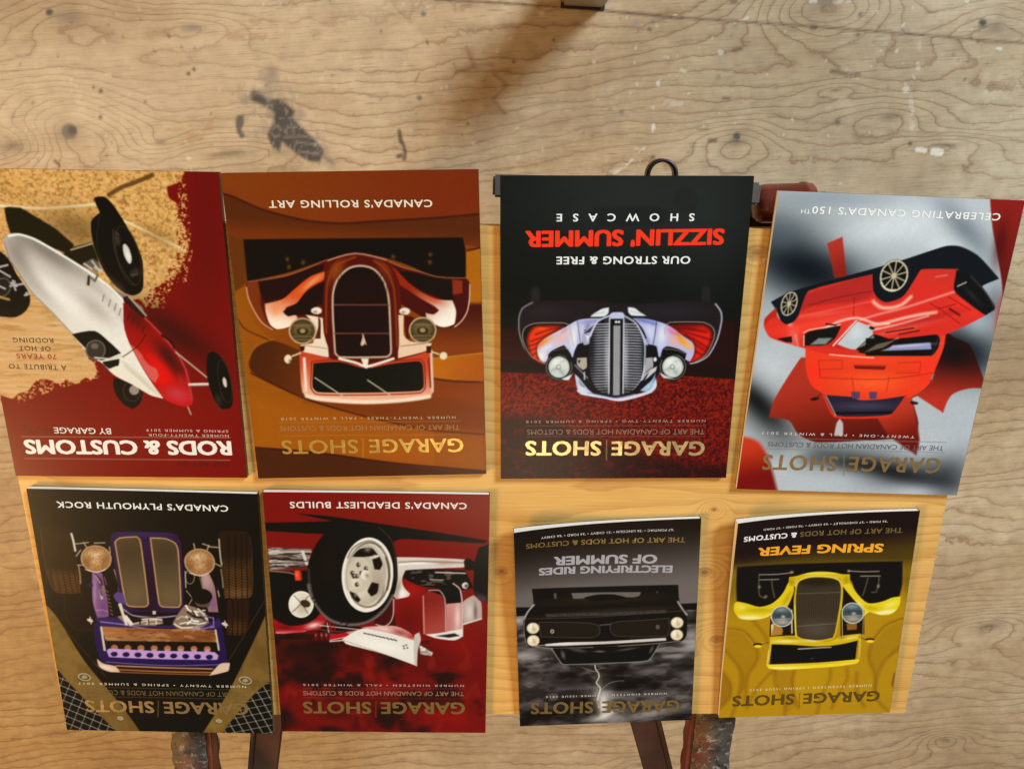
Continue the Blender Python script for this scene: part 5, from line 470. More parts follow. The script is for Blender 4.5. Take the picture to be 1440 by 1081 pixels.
["p","#1c1a16",[806,711,787,730,655,760,661,736,673,703,709,673,797,668],{"f":3.1}],["p","#7c8a7e",[774,673,743,702,685,705,708,677],{"f":6.2}],["l","#f0d0b0",[811,723,788,736,659,763],4.6,{"f":3.9}],["l","#f0c8a8",[806,711,800,668],4.6,{"f":3.9}],
["p","#261614",[920,694,857,707,851,680,881,681],{"f":3.1}],["l","#f0b090",[843,714,824,667],4.6,{"f":6.2,"a":0.7}],["p","#bec6c6",[659,679,590,780,525,753,514,718,578,658],{"f":3.1}],["b","#dce4e2",[583,731,-31,1,-5,-31],{"a":0.7}],
["l","#fff0e0",[675,672,596,782],5.4,{"f":3.9}],["p","#1c1814",[575,660,512,727,443,708,430,641,519,637],{"f":3.1}],["p","#a89880",[572,664,512,724,505,710,542,677],{"f":6.2,"a":0.8}],["p","#161616",[542,709,409,712,246,735,227,720,225,680,245,643,528,633],{"f":2.3}],
["p","#9494ba",[457,676,264,700,252,671,446,658,493,656],{"f":3.9}],["b","#c8c8e4",[356,683,-93,10,-2,-6],{"a":0.8}],["l","#c8b488",[523,645,481,679,405,712],6.2,{"f":3.9}],["p","#201814",[564,646,504,690,403,711,433,672,522,641],{"f":4.0}],
["p","#8a7a60",[537,647,490,684,413,707,460,671],{"f":5.3,"a":0.7}],["l","#3c3834",[245,647,234,720],3.9,{"f":3.1}],["l","#f8e0c8",[684,633,588,628,493,625],4.0,{"f":4.0}],["p","#1c1414",[512,750,513,748,515,747,518,746,521,746,525,747,529,748,532,750,534,753,536,755,536,757,535,759,533,760,530,761,527,761,523,760,519,758,516,756,514,754,512,752],{"f":4.0}],
["l","#2a1414",[721,764,678,761],6.6,{"f":4.0}],["m",0],["l","#8a7040",[544,178,528,80],4.0,{"f":2.7}],["l","#7a7a74",[100,253,889,248],2.7,{"f":2.7}],["l","#7a7a74",[101,205,893,197],2.7,{"f":2.7}]],"E":[["p","#21150a",[-20,-20,1020,-20,1020,1400,-20,1400],{}],
["b","#1a1008",[490,1098,-481,14,17,-165],{"a":0.6}],["b","#2a1c0c",[613,145,-260,6,10,-96],{"a":0.6}],["l","#4a3a1e",[1021,722,879,492,769,305],3.4,{"f":3.4}],["l","#4a3a1e",[-7,763,134,510,206,388],3.4,{"f":3.4}],["p","#17110a",[1008,368,747,-10,1009,-16,1064,56],{"C":1,"f":2.3}],
["l","#cfc4ac",[1071,715,651,507],3.0,{"f":2.5,"c":1}],["l","#a89c84",[1357,-47,1148,395],3.0,{"f":2.5,"c":1}],["l","#cfc4ac",[1076,677,655,468],3.0,{"f":2.5,"c":1}],["l","#a89c84",[1313,-47,1105,396],3.0,{"f":2.5,"c":1}],["l","#cfc4ac",[1082,640,660,428],3.0,{"f":2.5,"c":1}],
["l","#a89c84",[1268,-46,1062,397],3.0,{"f":2.5,"c":1}],["l","#cfc4ac",[1088,602,664,389],3.0,{"f":2.5,"c":1}],["l","#a89c84",[1224,-45,1019,398],3.0,{"f":2.5,"c":1}],["l","#cfc4ac",[1093,563,668,349],3.0,{"f":2.5,"c":1}],["l","#a89c84",[1179,-44,976,399],3.0,{"f":2.5,"c":1}],
["l","#cfc4ac",[1099,525,673,309],3.0,{"f":2.5,"c":1}],["l","#a89c84",[1135,-43,933,400],3.0,{"f":2.5,"c":1}],["l","#cfc4ac",[1104,486,677,269],3.0,{"f":2.5,"c":1}],["l","#a89c84",[1091,-42,890,402],3.0,{"f":2.5,"c":1}],["l","#cfc4ac",[1110,447,682,228],3.0,{"f":2.5,"c":1}],
["l","#a89c84",[1046,-41,847,403],3.0,{"f":2.5,"c":1}],["l","#cfc4ac",[1116,408,686,188],3.0,{"f":2.5,"c":1}],["l","#a89c84",[1002,-40,804,404],3.0,{"f":2.5,"c":1}],["l","#cfc4ac",[1122,369,691,147],3.0,{"f":2.5,"c":1}],["l","#a89c84",[957,-39,761,405],3.0,{"f":2.5,"c":1}],
["l","#cfc4ac",[1128,329,695,105],3.0,{"f":2.5,"c":1}],["l","#a89c84",[912,-38,718,406],3.0,{"f":2.5,"c":1}],["l","#cfc4ac",[1133,289,700,64],3.0,{"f":2.5,"c":1}],["l","#a89c84",[868,-37,675,407],3.0,{"f":2.5,"c":1}],["l","#cfc4ac",[1139,249,704,22],3.0,{"f":2.5,"c":1}],
["l","#a89c84",[823,-36,632,408],3.0,{"f":2.5,"c":1}],["l","#cfc4ac",[1145,208,709,-20],3.0,{"f":2.5,"c":1}],["l","#a89c84",[779,-35,588,409],3.0,{"f":2.5,"c":1}],["l","#cfc4ac",[1151,167,714,-63],3.0,{"f":2.5,"c":1}],["l","#a89c84",[734,-34,545,410],3.0,{"f":2.5,"c":1}],
["l","#cfc4ac",[1157,126,718,-105],3.0,{"f":2.5,"c":1}],["l","#a89c84",[689,-33,502,411],3.0,{"f":2.5,"c":1}],["l","#cfc4ac",[1163,85,723,-148],3.0,{"f":2.5,"c":1}],["l","#a89c84",[645,-32,459,412],3.0,{"f":2.5,"c":1}],["l","#cfc4ac",[1169,44,728,-192],3.0,{"f":2.5,"c":1}],
["l","#a89c84",[600,-31,415,413],3.0,{"f":2.5,"c":1}],["l","#cfc4ac",[1175,2,733,-235],3.0,{"f":2.5,"c":1}],["l","#a89c84",[555,-30,372,414],3.0,{"f":2.5,"c":1}],["l","#cfc4ac",[1182,-40,737,-279],3.0,{"f":2.5,"c":1}],["l","#a89c84",[510,-29,329,415],3.0,{"f":2.5,"c":1}],
["l","#cfc4ac",[1188,-83,742,-323],3.0,{"f":2.5,"c":1}],["l","#a89c84",[466,-28,286,416],3.0,{"f":2.5,"c":1}],["l","#cfc4ac",[1194,-125,747,-367],3.0,{"f":2.5,"c":1}],["l","#a89c84",[421,-27,242,417],3.0,{"f":2.5,"c":1}],["p","#17110a",[-8,339,-8,-26,268,-7,75,236],{"C":1,"f":2.3}],
["l","#a89c84",[297,530,-87,629],3.0,{"f":2.5,"c":1}],["l","#cfc4ac",[763,344,614,-64],3.0,{"f":2.5,"c":1}],["l","#a89c84",[300,491,-85,590],3.0,{"f":2.5,"c":1}],["l","#cfc4ac",[720,345,569,-63],3.0,{"f":2.5,"c":1}],["l","#a89c84",[303,452,-83,552],3.0,{"f":2.5,"c":1}],
["l","#cfc4ac",[676,346,524,-62],3.0,{"f":2.5,"c":1}],["l","#a89c84",[306,413,-82,513],3.0,{"f":2.5,"c":1}],["l","#cfc4ac",[633,347,479,-61],3.0,{"f":2.5,"c":1}],["l","#a89c84",[309,373,-80,474],3.0,{"f":2.5,"c":1}],["l","#cfc4ac",[590,348,434,-60],3.0,{"f":2.5,"c":1}],
["l","#a89c84",[313,333,-78,434],3.0,{"f":2.5,"c":1}],["l","#cfc4ac",[546,349,389,-59],3.0,{"f":2.5,"c":1}],["l","#a89c84",[316,293,-76,395],3.0,{"f":2.5,"c":1}],["l","#cfc4ac",[503,350,344,-58],3.0,{"f":2.5,"c":1}],["l","#a89c84",[319,252,-74,355],3.0,{"f":2.5,"c":1}],
["l","#cfc4ac",[459,351,299,-57],3.0,{"f":2.5,"c":1}],["l","#a89c84",[322,212,-72,315],3.0,{"f":2.5,"c":1}],["l","#cfc4ac",[416,352,254,-56],3.0,{"f":2.5,"c":1}],["l","#a89c84",[326,171,-70,274],3.0,{"f":2.5,"c":1}],["l","#cfc4ac",[372,353,209,-55],3.0,{"f":2.5,"c":1}],
["l","#a89c84",[329,130,-68,233],3.0,{"f":2.5,"c":1}],["l","#cfc4ac",[329,354,164,-54],3.0,{"f":2.5,"c":1}],["l","#a89c84",[333,88,-65,192],3.0,{"f":2.5,"c":1}],["l","#cfc4ac",[285,355,119,-53],3.0,{"f":2.5,"c":1}],["l","#a89c84",[336,46,-63,151],3.0,{"f":2.5,"c":1}],
["l","#cfc4ac",[242,356,74,-52],3.0,{"f":2.5,"c":1}],["l","#a89c84",[339,4,-61,110],3.0,{"f":2.5,"c":1}],["l","#cfc4ac",[198,357,29,-51],3.0,{"f":2.5,"c":1}],["l","#a89c84",[343,-38,-59,68],3.0,{"f":2.5,"c":1}],["l","#cfc4ac",[155,358,-16,-50],3.0,{"f":2.5,"c":1}],
["l","#a89c84",[346,-81,-57,26],3.0,{"f":2.5,"c":1}],["l","#cfc4ac",[111,360,-61,-49],3.0,{"f":2.5,"c":1}],["l","#a89c84",[350,-124,-55,-16],3.0,{"f":2.5,"c":1}],["l","#cfc4ac",[67,361,-107,-48],3.0,{"f":2.5,"c":1}],["l","#a89c84",[353,-167,-53,-59],3.0,{"f":2.5,"c":1}],
["l","#cfc4ac",[24,362,-152,-47],3.0,{"f":2.5,"c":1}],["l","#a89c84",[357,-210,-51,-102],3.0,{"f":2.5,"c":1}],["l","#cfc4ac",[-20,363,-197,-46],3.0,{"f":2.5,"c":1}],["l","#a89c84",[360,-254,-49,-145],3.0,{"f":2.5,"c":1}],["l","#cfc4ac",[-64,364,-242,-45],3.0,{"f":2.5,"c":1}],
["l","#a89c84",[364,-298,-46,-189],3.0,{"f":2.5,"c":1}],["l","#cfc4ac",[-107,365,-287,-44],3.0,{"f":2.5,"c":1}],["l","#a89c84",[367,-343,-44,-232],3.0,{"f":2.5,"c":1}],["l","#cfc4ac",[-151,366,-333,-43],3.0,{"f":2.5,"c":1}],["p","#866430",[1026,729,1001,708,954,630,865,402,717,143,645,-7,754,-10,998,353,1038,518],{"f":3.4,"C":1,"g":[946,550,700,64,"#7a5a2c"]}],
["n","#5e4420",[1835,2367,-3452,2556,-6377,-8292,4365,-8039],{"sx":60,"sy":60,"t":0.5,"w":0.2,"a":0.4,"sd":21,"c":1}],["p","#7a5a2a",[-9,691,-32,545,-21,340,75,236,203,67,255,-7,342,-2,205,233,71,512],{"f":3.4,"C":1,"g":[42,572,285,25,"#86662e"]}],
["n","#5a401c",[1835,2367,-3452,2556,-6377,-8292,4365,-8039],{"sx":60,"sy":60,"t":0.5,"w":0.2,"a":0.4,"sd":22,"c":1}],["p","#5c4624",[845,307,848,299,853,293,861,287,870,284,880,282,890,283,898,286,905,291,908,298,909,305,906,312,901,319,893,324,884,328,874,329,864,328,856,325,850,320,846,314],{"f":4.5}],
["l","#d8ccb4",[849,305,852,300,858,295,865,292,873,291,881,292,889,294,896,299,901,304,904,310,903,316,900,321,895,325,888,328,880,329,871,329,863,326,857,322,852,317,849,311,849,305],4.0,{"f":3.4}],["p","#a49064",[862,311,863,308,866,305,869,302,873,301,878,300,882,301,886,302,889,304,890,307,890,310,889,313,887,316,884,318,880,320,875,321,871,320,867,319,864,317,863,314],{"f":3.4}],
["p","#5c4624",[84,305,86,297,91,291,98,285,107,282,117,280,127,281,136,284,143,289,147,296,148,303,146,310,141,317,134,323,124,326,114,327,104,327,96,323,89,318,85,312],{"f":4.5}],["l","#d8ccb4",[88,303,90,298,96,293,103,290,111,289,119,290,128,292,135,297,140,302,143,308,143,314,141,319,135,324,128,327,120,328,112,327,103,325,96,320,91,315,88,309,88,303],4.0,{"f":3.4}],
["p","#a49064",[101,309,102,306,104,303,108,301,112,299,116,298,121,299,124,300,127,302,129,305,130,308,129,311,127,314,123,317,119,318,115,319,111,318,107,317,104,315,102,312],{"f":3.4}],["p","#5c4624",[719,70,720,66,722,63,726,60,731,58,736,57,740,58,745,60,748,62,749,65,750,69,749,73,746,76,742,79,738,80,733,81,728,81,724,79,721,77,719,73],{"f":4.5}],
["l","#d8ccb4",[722,72,724,70,726,68,729,66,732,66,736,66,739,67,742,69,744,71,745,74,745,76,744,79,742,81,739,82,735,82,732,82,728,81,725,79,723,77,722,74,722,72],4.0,{"f":3.4}],["p","#a49064",[728,74,728,73,729,72,731,71,732,70,734,70,736,70,737,71,739,71,739,73,740,74,739,75,738,77,737,78,735,78,733,78,731,78,730,78,729,77,728,76],{"f":3.4}],
["p","#5c4624",[244,64,245,61,248,57,251,55,256,53,261,52,266,53,270,54,273,57,275,60,276,64,275,67,272,71,268,73,264,75,259,76,254,75,250,74,247,71,245,68],{"f":4.5}],["l","#d8ccb4",[248,67,249,64,251,62,254,61,258,61,261,61,265,62,268,64,270,66,271,69,271,71,270,73,268,75,265,77,261,77,258,77,254,76,251,74,249,72,248,69,248,67],4.0,{"f":3.4}],
["p","#a49064",[254,69,254,68,255,66,256,65,258,65,260,64,262,65,263,65,264,66,265,67,265,69,265,70,264,71,263,72,261,73,259,73,257,73,256,72,255,72,254,70],{"f":3.4}],["m",1],["p","#302110",[971,1095,951,1108,843,1100,838,1032,833,917,829,815,835,767,911,765,950,776,969,835,977,928],{"f":2.5,"C":1}],
["p","#5e3d24",[970,882,838,877,825,815,832,763,918,761,958,772],{"f":38.1,"c":1}],["l","#2a1a0a",[967,872,929,884,900,866,865,881,816,861],3.2,{"f":2.5,"a":0.9,"c":1}],["l","#2a1a0a",[969,858,930,870,902,852,866,866,818,847],3.2,{"f":2.5,"a":0.9,"c":1}],
["l","#2a1a0a",[971,844,932,856,904,838,868,852,820,834],3.2,{"f":2.5,"a":0.9,"c":1}],["l","#2a1a0a",[973,830,934,842,906,824,870,838,821,820],3.2,{"f":2.5,"a":0.9,"c":1}],["l","#2a1a0a",[975,816,936,828,908,809,872,824,823,807],3.2,{"f":2.5,"a":0.9,"c":1}],
["l","#2a1a0a",[977,801,938,813,910,795,874,810,825,793],3.2,{"f":2.5,"a":0.9,"c":1}],["l","#2a1a0a",[979,787,940,799,912,781,876,795,827,780],3.2,{"f":2.5,"a":0.9,"c":1}],["l","#2a1a0a",[981,773,942,785,914,766,878,781,828,766],3.2,{"f":2.5,"a":0.9,"c":1}],
["l","#2a1a0a",[983,758,944,770,916,752,880,767,830,753],3.2,{"f":2.5,"a":0.9,"c":1}],["l","#26180a",[956,890,953,756],3.8,{"f":3.2,"a":0.8,"c":1}],["l","#26180a",[929,891,925,757],3.8,{"f":3.2,"a":0.8,"c":1}],["l","#26180a",[902,891,898,757],3.8,{"f":3.2,"a":0.8,"c":1}],
["l","#26180a",[875,892,870,758],3.8,{"f":3.2,"a":0.8,"c":1}],["l","#26180a",[851,893,846,759],3.8,{"f":3.2,"a":0.8,"c":1}],["p","#271a0a",[911,765,827,767,794,712,802,577,889,571,918,636],{"f":2.5}],["l","#4a3820",[912,757,918,636,889,571,804,575],2.5,{"f":2.5}],
["l","#4e3a1e",[969,1096,975,928,968,835,950,780,910,767],3.2,{"f":3.2}],["l","#54401f",[58,1105,42,1069,45,859,54,780],3.2,{"f":3.2}],["p","#302110",[183,1100,145,1112,58,1107,42,1069,47,859,55,780,73,761,181,759,184,856,183,1012],{"f":2.5,"C":1}],
["p","#583a20",[182,934,38,946,53,760,185,756],{"f":76.2,"c":1}],["b","#9a6a40",[120,786,-62,2,2,-29],{"a":0.6,"c":1}],["l","#241608",[179,934,147,948,116,935,87,949,38,934],3.2,{"f":2.5,"a":0.85,"c":1}],["l","#241608",[180,920,148,934,117,920,88,935,39,919],3.2,{"f":2.5,"a":0.85,"c":1}],
["l","#241608",[181,906,149,920,118,906,89,921,40,905],3.2,{"f":2.5,"a":0.85,"c":1}],["l","#241608",[182,892,150,905,119,892,90,907,41,891],3.2,{"f":2.5,"a":0.85,"c":1}],["l","#241608",[183,878,151,891,120,878,91,893,42,877],3.2,{"f":2.5,"a":0.85,"c":1}],
["l","#241608",[184,864,152,877,121,864,92,879,43,863],3.2,{"f":2.5,"a":0.85,"c":1}],["l","#241608",[185,849,153,863,122,850,93,865,44,848],3.2,{"f":2.5,"a":0.85,"c":1}],["l","#241608",[186,835,154,849,123,835,94,850,45,834],3.2,{"f":2.5,"a":0.85,"c":1}],
["l","#241608",[187,821,155,834,123,821,95,836,46,820],3.2,{"f":2.5,"a":0.85,"c":1}],["l","#241608",[188,806,156,820,124,807,96,822,46,805],3.2,{"f":2.5,"a":0.85,"c":1}],["l","#241608",[189,792,157,806,125,792,97,807,47,791],3.2,{"f":2.5,"a":0.85,"c":1}],
["l","#241608",[190,778,158,791,126,778,98,793,48,777],3.2,{"f":2.5,"a":0.85,"c":1}],["l","#241608",[191,763,159,777,127,763,99,778,49,762],3.2,{"f":2.5,"a":0.85,"c":1}],["l","#241608",[192,749,160,762,128,749,100,764,50,748],3.2,{"f":2.5,"a":0.85,"c":1}],
["l","#1e1206",[140,1089,160,757],3.8,{"f":3.2,"a":0.9,"c":1}],["l","#1e1206",[110,1090,129,758],3.8,{"f":3.2,"a":0.9,"c":1}],["l","#1e1206",[83,1091,101,758],3.8,{"f":3.2,"a":0.9,"c":1}],["l","#1e1206",[59,1092,77,759],3.8,{"f":3.2,"a":0.9,"c":1}],
["p","#33200e",[171,752,70,757,83,616,113,561,188,562],{"f":2.5,"C":1}],["b","#5a3a20",[133,599,-49,1,3,-42],{"a":0.8,"c":1}],["l","#1e1206",[144,745,160,561],3.2,{"f":2.5,"c":1}],["l","#1e1206",[120,746,135,561],3.2,{"f":2.5,"c":1}],
["l","#1e1206",[99,746,114,562],3.2,{"f":2.5,"c":1}],["l","#24160a",[177,671,79,672],2.5,{"f":2.5,"a":0.7,"c":1}],["l","#24160a",[178,655,80,656],2.5,{"f":2.5,"a":0.7,"c":1}],["l","#24160a",[179,639,81,639],2.5,{"f":2.5,"a":0.7,"c":1}],
["l","#24160a",[181,622,82,623],2.5,{"f":2.5,"a":0.7,"c":1}],["l","#24160a",[182,606,83,606],2.5,{"f":2.5,"a":0.7,"c":1}],["l","#24160a",[183,589,84,590],2.5,{"f":2.5,"a":0.7,"c":1}],["l","#24160a",[184,572,86,573],2.5,{"f":2.5,"a":0.7,"c":1}],
["l","#dccdb4",[836,1076,832,1040,830,990],9.5,{"f":5.1,"s":1}],["l","#a08868",[826,917,825,870,828,823],6.4,{"f":5.1}],["l","#d0bc9c",[184,1065,185,989,182,934],5.7,{"f":3.8}],["l","#a88c68",[187,911,184,856,184,816],4.4,{"f":3.8}],
["l","#b89c78",[826,1025,767,1034],5.7,{"f":3.8}],["l","#b89c78",[788,1033,775,1003],5.7,{"f":3.8}],["l","#b89c78",[829,917,796,918],5.7,{"f":3.8}],["l","#b89c78",[741,1031,694,1034],5.7,{"f":3.8}],["l","#b89c78",[676,1013,676,983],5.7,{"f":3.8}],
["l","#b89c78",[830,963,806,994],5.7,{"f":3.8}],["l","#b89c78",[299,1039,295,1009],5.7,{"f":3.8}],["l","#b89c78",[259,1040,232,1030],5.7,{"f":3.8}],["l","#b89c78",[241,1010,232,1033],5.7,{"f":3.8}],["l","#b89c78",[212,941,186,926],5.7,{"f":3.8}],
["l","#b89c78",[233,1026,186,1023],5.7,{"f":3.8}],["l","#b89c78",[209,799,205,768],5.7,{"f":3.8}],["p","#86587e",[770,879,726,879,717,778,722,649,775,638,786,728],{"f":2.5,"C":1}],["b","#6a3c66",[740,697,-20,1,7,-57],{"a":0.7,"c":1}],
["b","#b088a4",[771,777,-7,0,11,-89],{"a":0.7,"c":1}],["b","#3a1e38",[739,825,-10,0,4,-32],{"a":0.6,"c":1}],["l","#b890ac",[788,676,749,684,722,673],3.2,{"f":3.8,"c":1}],["l","#2a1428",[754,872,737,841,730,809],6.4,{"f":5.1,"c":1}],["p","#a0786e",[280,877,242,886,223,823,216,685,260,685,278,790],{"f":2.5,"C":1}],
["b","#c49a94",[257,854,-21,0,3,-40],{"a":0.8,"c":1}],["b","#7a4c74",[236,727,-21,0,4,-57],{"a":0.7,"c":1}],["p","#22160a",[725,880,657,882,668,667,710,657,719,762],{"f":3.2}],["l","#8a7450",[718,786,709,780],4.4,{"f":3.2}],["l","#8a7450",[716,766,708,760],4.4,{"f":3.2}],
["l","#8a7450",[715,746,706,740],4.4,{"f":3.2}],["l","#8a7450",[714,726,705,720],4.4,{"f":3.2}],["l","#8a7450",[713,706,704,700],4.4,{"f":3.2}],["l","#8a7450",[712,686,703,680],4.4,{"f":3.2}],["l","#8a7450",[711,666,702,659],4.4,{"f":3.2}],
["l","#c8ac94",[744,785,742,745],10.2,{"f":3.8}],["l","#b89878",[755,864,739,825],5.1,{"f":3.2}],["p","#1a1108",[349,898,286,869,279,790,336,692,364,723],{"f":3.2}],["l","#a88c68",[310,868,312,857,316,847,321,839,327,834,334,832,340,834,346,838,349,846,351,856,352,867,350,878,346,888,341,896,334,901,328,903,322,901,316,897,312,889,310,879,310,868],3.8,{"f":3.2}],
["l","#c0a888",[349,898,354,812],5.1,{"f":3.2}],["l","#6a5238",[718,857,712,818],5.7,{"f":3.8}],["l","#8a7050",[730,809,726,786],10.2,{"f":3.8}],["l","#3a2a1a",[744,785,740,761],6.4,{"f":3.8}],["p","#2c2438",[773,815,774,811,776,807,780,804,784,802,788,802,792,802,796,804,799,806,800,810,800,814,799,818,797,821,793,824,789,826,785,827,781,826,777,825,775,822,773,818],{"f":3.8}],
["p","#2a2030",[200,812,201,808,202,805,204,803,207,801,209,800,212,801,214,802,216,805,216,808,217,811,216,815,215,818,213,820,210,822,207,823,205,822,203,821,201,818,200,815],{"f":3.2}],["l","#c0a888",[669,898,660,827,661,787],3.8,{"f":3.2}],
["l","#c0a484",[354,796,330,756,347,724],3.8,{"f":3.2,"s":1}],["l","#8a7054",[286,869,278,806],4.4,{"f":3.8}],["p","#120d07",[237,767,241,754,248,742,259,732,273,726,288,724,302,725,315,731,325,740,330,751,332,764,328,777,320,789,309,798,296,805,281,807,267,806,254,800,244,791,239,780],{"f":2.5}],
["p","#5c4838",[325,740,288,724,245,738,258,710,306,713],{"f":3.8}],["p","#35203a",[667,1059,653,1084,611,1092,491,1094,381,1088,355,1048,370,725,394,681,510,657,621,665,654,703,662,817],{"f":2.3,"C":1}],["b","#2a1418",[534,792,-49,1,18,-174],{"a":0.8,"c":1}],
["b","#3c2c58",[516,1081,-144,4,2,-13],{"a":0.7,"c":1}],["l","#5a4878",[674,956,666,760,649,696],3.4,{"f":3.4,"c":1}],["p","#54422a",[649,1039,626,1059,548,1067,536,1049,533,723,548,706,623,707,637,725],{"f":2.3,"C":1}],["l","#765e3e",[662,1064,337,1070],2.7,{"f":2.3,"a":0.75,"c":1}],
["l","#765e3e",[663,1055,338,1062],2.7,{"f":2.3,"a":0.75,"c":1}],["l","#765e3e",[664,1047,339,1054],2.7,{"f":2.3,"a":0.75,"c":1}],["l","#765e3e",[665,1039,339,1045],2.7,{"f":2.3,"a":0.75,"c":1}],["l","#765e3e",[666,1031,340,1037],2.7,{"f":2.3,"a":0.75,"c":1}],
["l","#765e3e",[667,1023,341,1029],2.7,{"f":2.3,"a":0.75,"c":1}],["l","#765e3e",[668,1014,342,1021],2.7,{"f":2.3,"a":0.75,"c":1}],["l","#765e3e",[668,1006,342,1012],2.7,{"f":2.3,"a":0.75,"c":1}],["l","#765e3e",[669,998,343,1004],2.7,{"f":2.3,"a":0.75,"c":1}],
["l","#765e3e",[670,990,344,996],2.7,{"f":2.3,"a":0.75,"c":1}],["l","#765e3e",[671,981,344,988],2.7,{"f":2.3,"a":0.75,"c":1}],["l","#765e3e",[672,973,345,979],2.7,{"f":2.3,"a":0.75,"c":1}],["l","#765e3e",[673,965,346,971],2.7,{"f":2.3,"a":0.75,"c":1}],
["l","#765e3e",[674,956,347,963],2.7,{"f":2.3,"a":0.75,"c":1}],["l","#765e3e",[675,948,347,954],2.7,{"f":2.3,"a":0.75,"c":1}],["l","#765e3e",[676,940,348,946],2.7,{"f":2.3,"a":0.75,"c":1}],["l","#765e3e",[677,931,349,938],2.7,{"f":2.3,"a":0.75,"c":1}],
["l","#765e3e",[678,923,350,929],2.7,{"f":2.3,"a":0.75,"c":1}],["l","#765e3e",[679,915,350,921],2.7,{"f":2.3,"a":0.75,"c":1}],["l","#765e3e",[680,906,351,913],2.7,{"f":2.3,"a":0.75,"c":1}],["l","#765e3e",[681,898,352,904],2.7,{"f":2.3,"a":0.75,"c":1}],
["l","#765e3e",[682,890,353,896],2.7,{"f":2.3,"a":0.75,"c":1}],["l","#765e3e",[683,881,353,887],2.7,{"f":2.3,"a":0.75,"c":1}],["l","#765e3e",[684,873,354,879],2.7,{"f":2.3,"a":0.75,"c":1}],["l","#765e3e",[685,864,355,870],2.7,{"f":2.3,"a":0.75,"c":1}],
["l","#765e3e",[686,856,356,862],2.7,{"f":2.3,"a":0.75,"c":1}],["l","#765e3e",[687,847,356,853],2.7,{"f":2.3,"a":0.75,"c":1}],["l","#765e3e",[688,839,357,845],2.7,{"f":2.3,"a":0.75,"c":1}],["l","#765e3e",[689,830,358,836],2.7,{"f":2.3,"a":0.75,"c":1}],
["l","#765e3e",[690,822,359,828],2.7,{"f":2.3,"a":0.75,"c":1}],["l","#765e3e",[691,813,359,819],2.7,{"f":2.3,"a":0.75,"c":1}],["l","#765e3e",[692,805,360,811],2.7,{"f":2.3,"a":0.75,"c":1}],["l","#765e3e",[693,796,361,802],2.7,{"f":2.3,"a":0.75,"c":1}],
["l","#765e3e",[694,788,362,794],2.7,{"f":2.3,"a":0.75,"c":1}],["l","#765e3e",[695,779,362,785],2.7,{"f":2.3,"a":0.75,"c":1}],["l","#765e3e",[696,771,363,777],2.7,{"f":2.3,"a":0.75,"c":1}],["l","#765e3e",[697,762,364,768],2.7,{"f":2.3,"a":0.75,"c":1}],
["l","#765e3e",[698,753,365,759],2.7,{"f":2.3,"a":0.75,"c":1}],["l","#765e3e",[699,745,365,751],2.7,{"f":2.3,"a":0.75,"c":1}],["l","#765e3e",[700,736,366,742],2.7,{"f":2.3,"a":0.75,"c":1}],["l","#765e3e",[701,728,367,733],2.7,{"f":2.3,"a":0.75,"c":1}],
["l","#765e3e",[702,719,368,725],2.7,{"f":2.3,"a":0.75,"c":1}],["l","#765e3e",[703,710,368,716],2.7,{"f":2.3,"a":0.75,"c":1}],["l","#765e3e",[704,702,369,707],2.7,{"f":2.3,"a":0.75,"c":1}],["b","#3a2c1a",[586,986,-97,3,9,-83],{"a":0.5,"c":1}],
["b","#7c6440",[586,762,-74,2,8,-72],{"a":0.5,"c":1}],["l","#c8945c",[649,1039,626,1059,548,1067,536,1049,533,723,548,706,623,707,637,725,649,1039],5.7,{"f":3.4}],["p","#54422a",[489,1063,422,1061,382,1039,372,1006,384,727,397,707,473,708,484,725],{"f":2.3,"C":1}],
["l","#765e3e",[662,1064,337,1070],2.7,{"f":2.3,"a":0.75,"c":1}],["l","#765e3e",[663,1055,338,1062],2.7,{"f":2.3,"a":0.75,"c":1}],["l","#765e3e",[664,1047,339,1054],2.7,{"f":2.3,"a":0.75,"c":1}],["l","#765e3e",[665,1039,339,1045],2.7,{"f":2.3,"a":0.75,"c":1}],
["l","#765e3e",[666,1031,340,1037],2.7,{"f":2.3,"a":0.75,"c":1}],["l","#765e3e",[667,1023,341,1029],2.7,{"f":2.3,"a":0.75,"c":1}],["l","#765e3e",[668,1014,342,1021],2.7,{"f":2.3,"a":0.75,"c":1}],["l","#765e3e",[668,1006,342,1012],2.7,{"f":2.3,"a":0.75,"c":1}],
["l","#765e3e",[669,998,343,1004],2.7,{"f":2.3,"a":0.75,"c":1}],["l","#765e3e",[670,990,344,996],2.7,{"f":2.3,"a":0.75,"c":1}],["l","#765e3e",[671,981,344,988],2.7,{"f":2.3,"a":0.75,"c":1}],["l","#765e3e",[672,973,345,979],2.7,{"f":2.3,"a":0.75,"c":1}],
["l","#765e3e",[673,965,346,971],2.7,{"f":2.3,"a":0.75,"c":1}],["l","#765e3e",[674,956,347,963],2.7,{"f":2.3,"a":0.75,"c":1}],["l","#765e3e",[675,948,347,954],2.7,{"f":2.3,"a":0.75,"c":1}],["l","#765e3e",[676,940,348,946],2.7,{"f":2.3,"a":0.75,"c":1}],
["l","#765e3e",[677,931,349,938],2.7,{"f":2.3,"a":0.75,"c":1}],["l","#765e3e",[678,923,350,929],2.7,{"f":2.3,"a":0.75,"c":1}],["l","#765e3e",[679,915,350,921],2.7,{"f":2.3,"a":0.75,"c":1}],["l","#765e3e",[680,906,351,913],2.7,{"f":2.3,"a":0.75,"c":1}],
["l","#765e3e",[681,898,352,904],2.7,{"f":2.3,"a":0.75,"c":1}],["l","#765e3e",[682,890,353,896],2.7,{"f":2.3,"a":0.75,"c":1}],["l","#765e3e",[683,881,353,887],2.7,{"f":2.3,"a":0.75,"c":1}],["l","#765e3e",[684,873,354,879],2.7,{"f":2.3,"a":0.75,"c":1}],
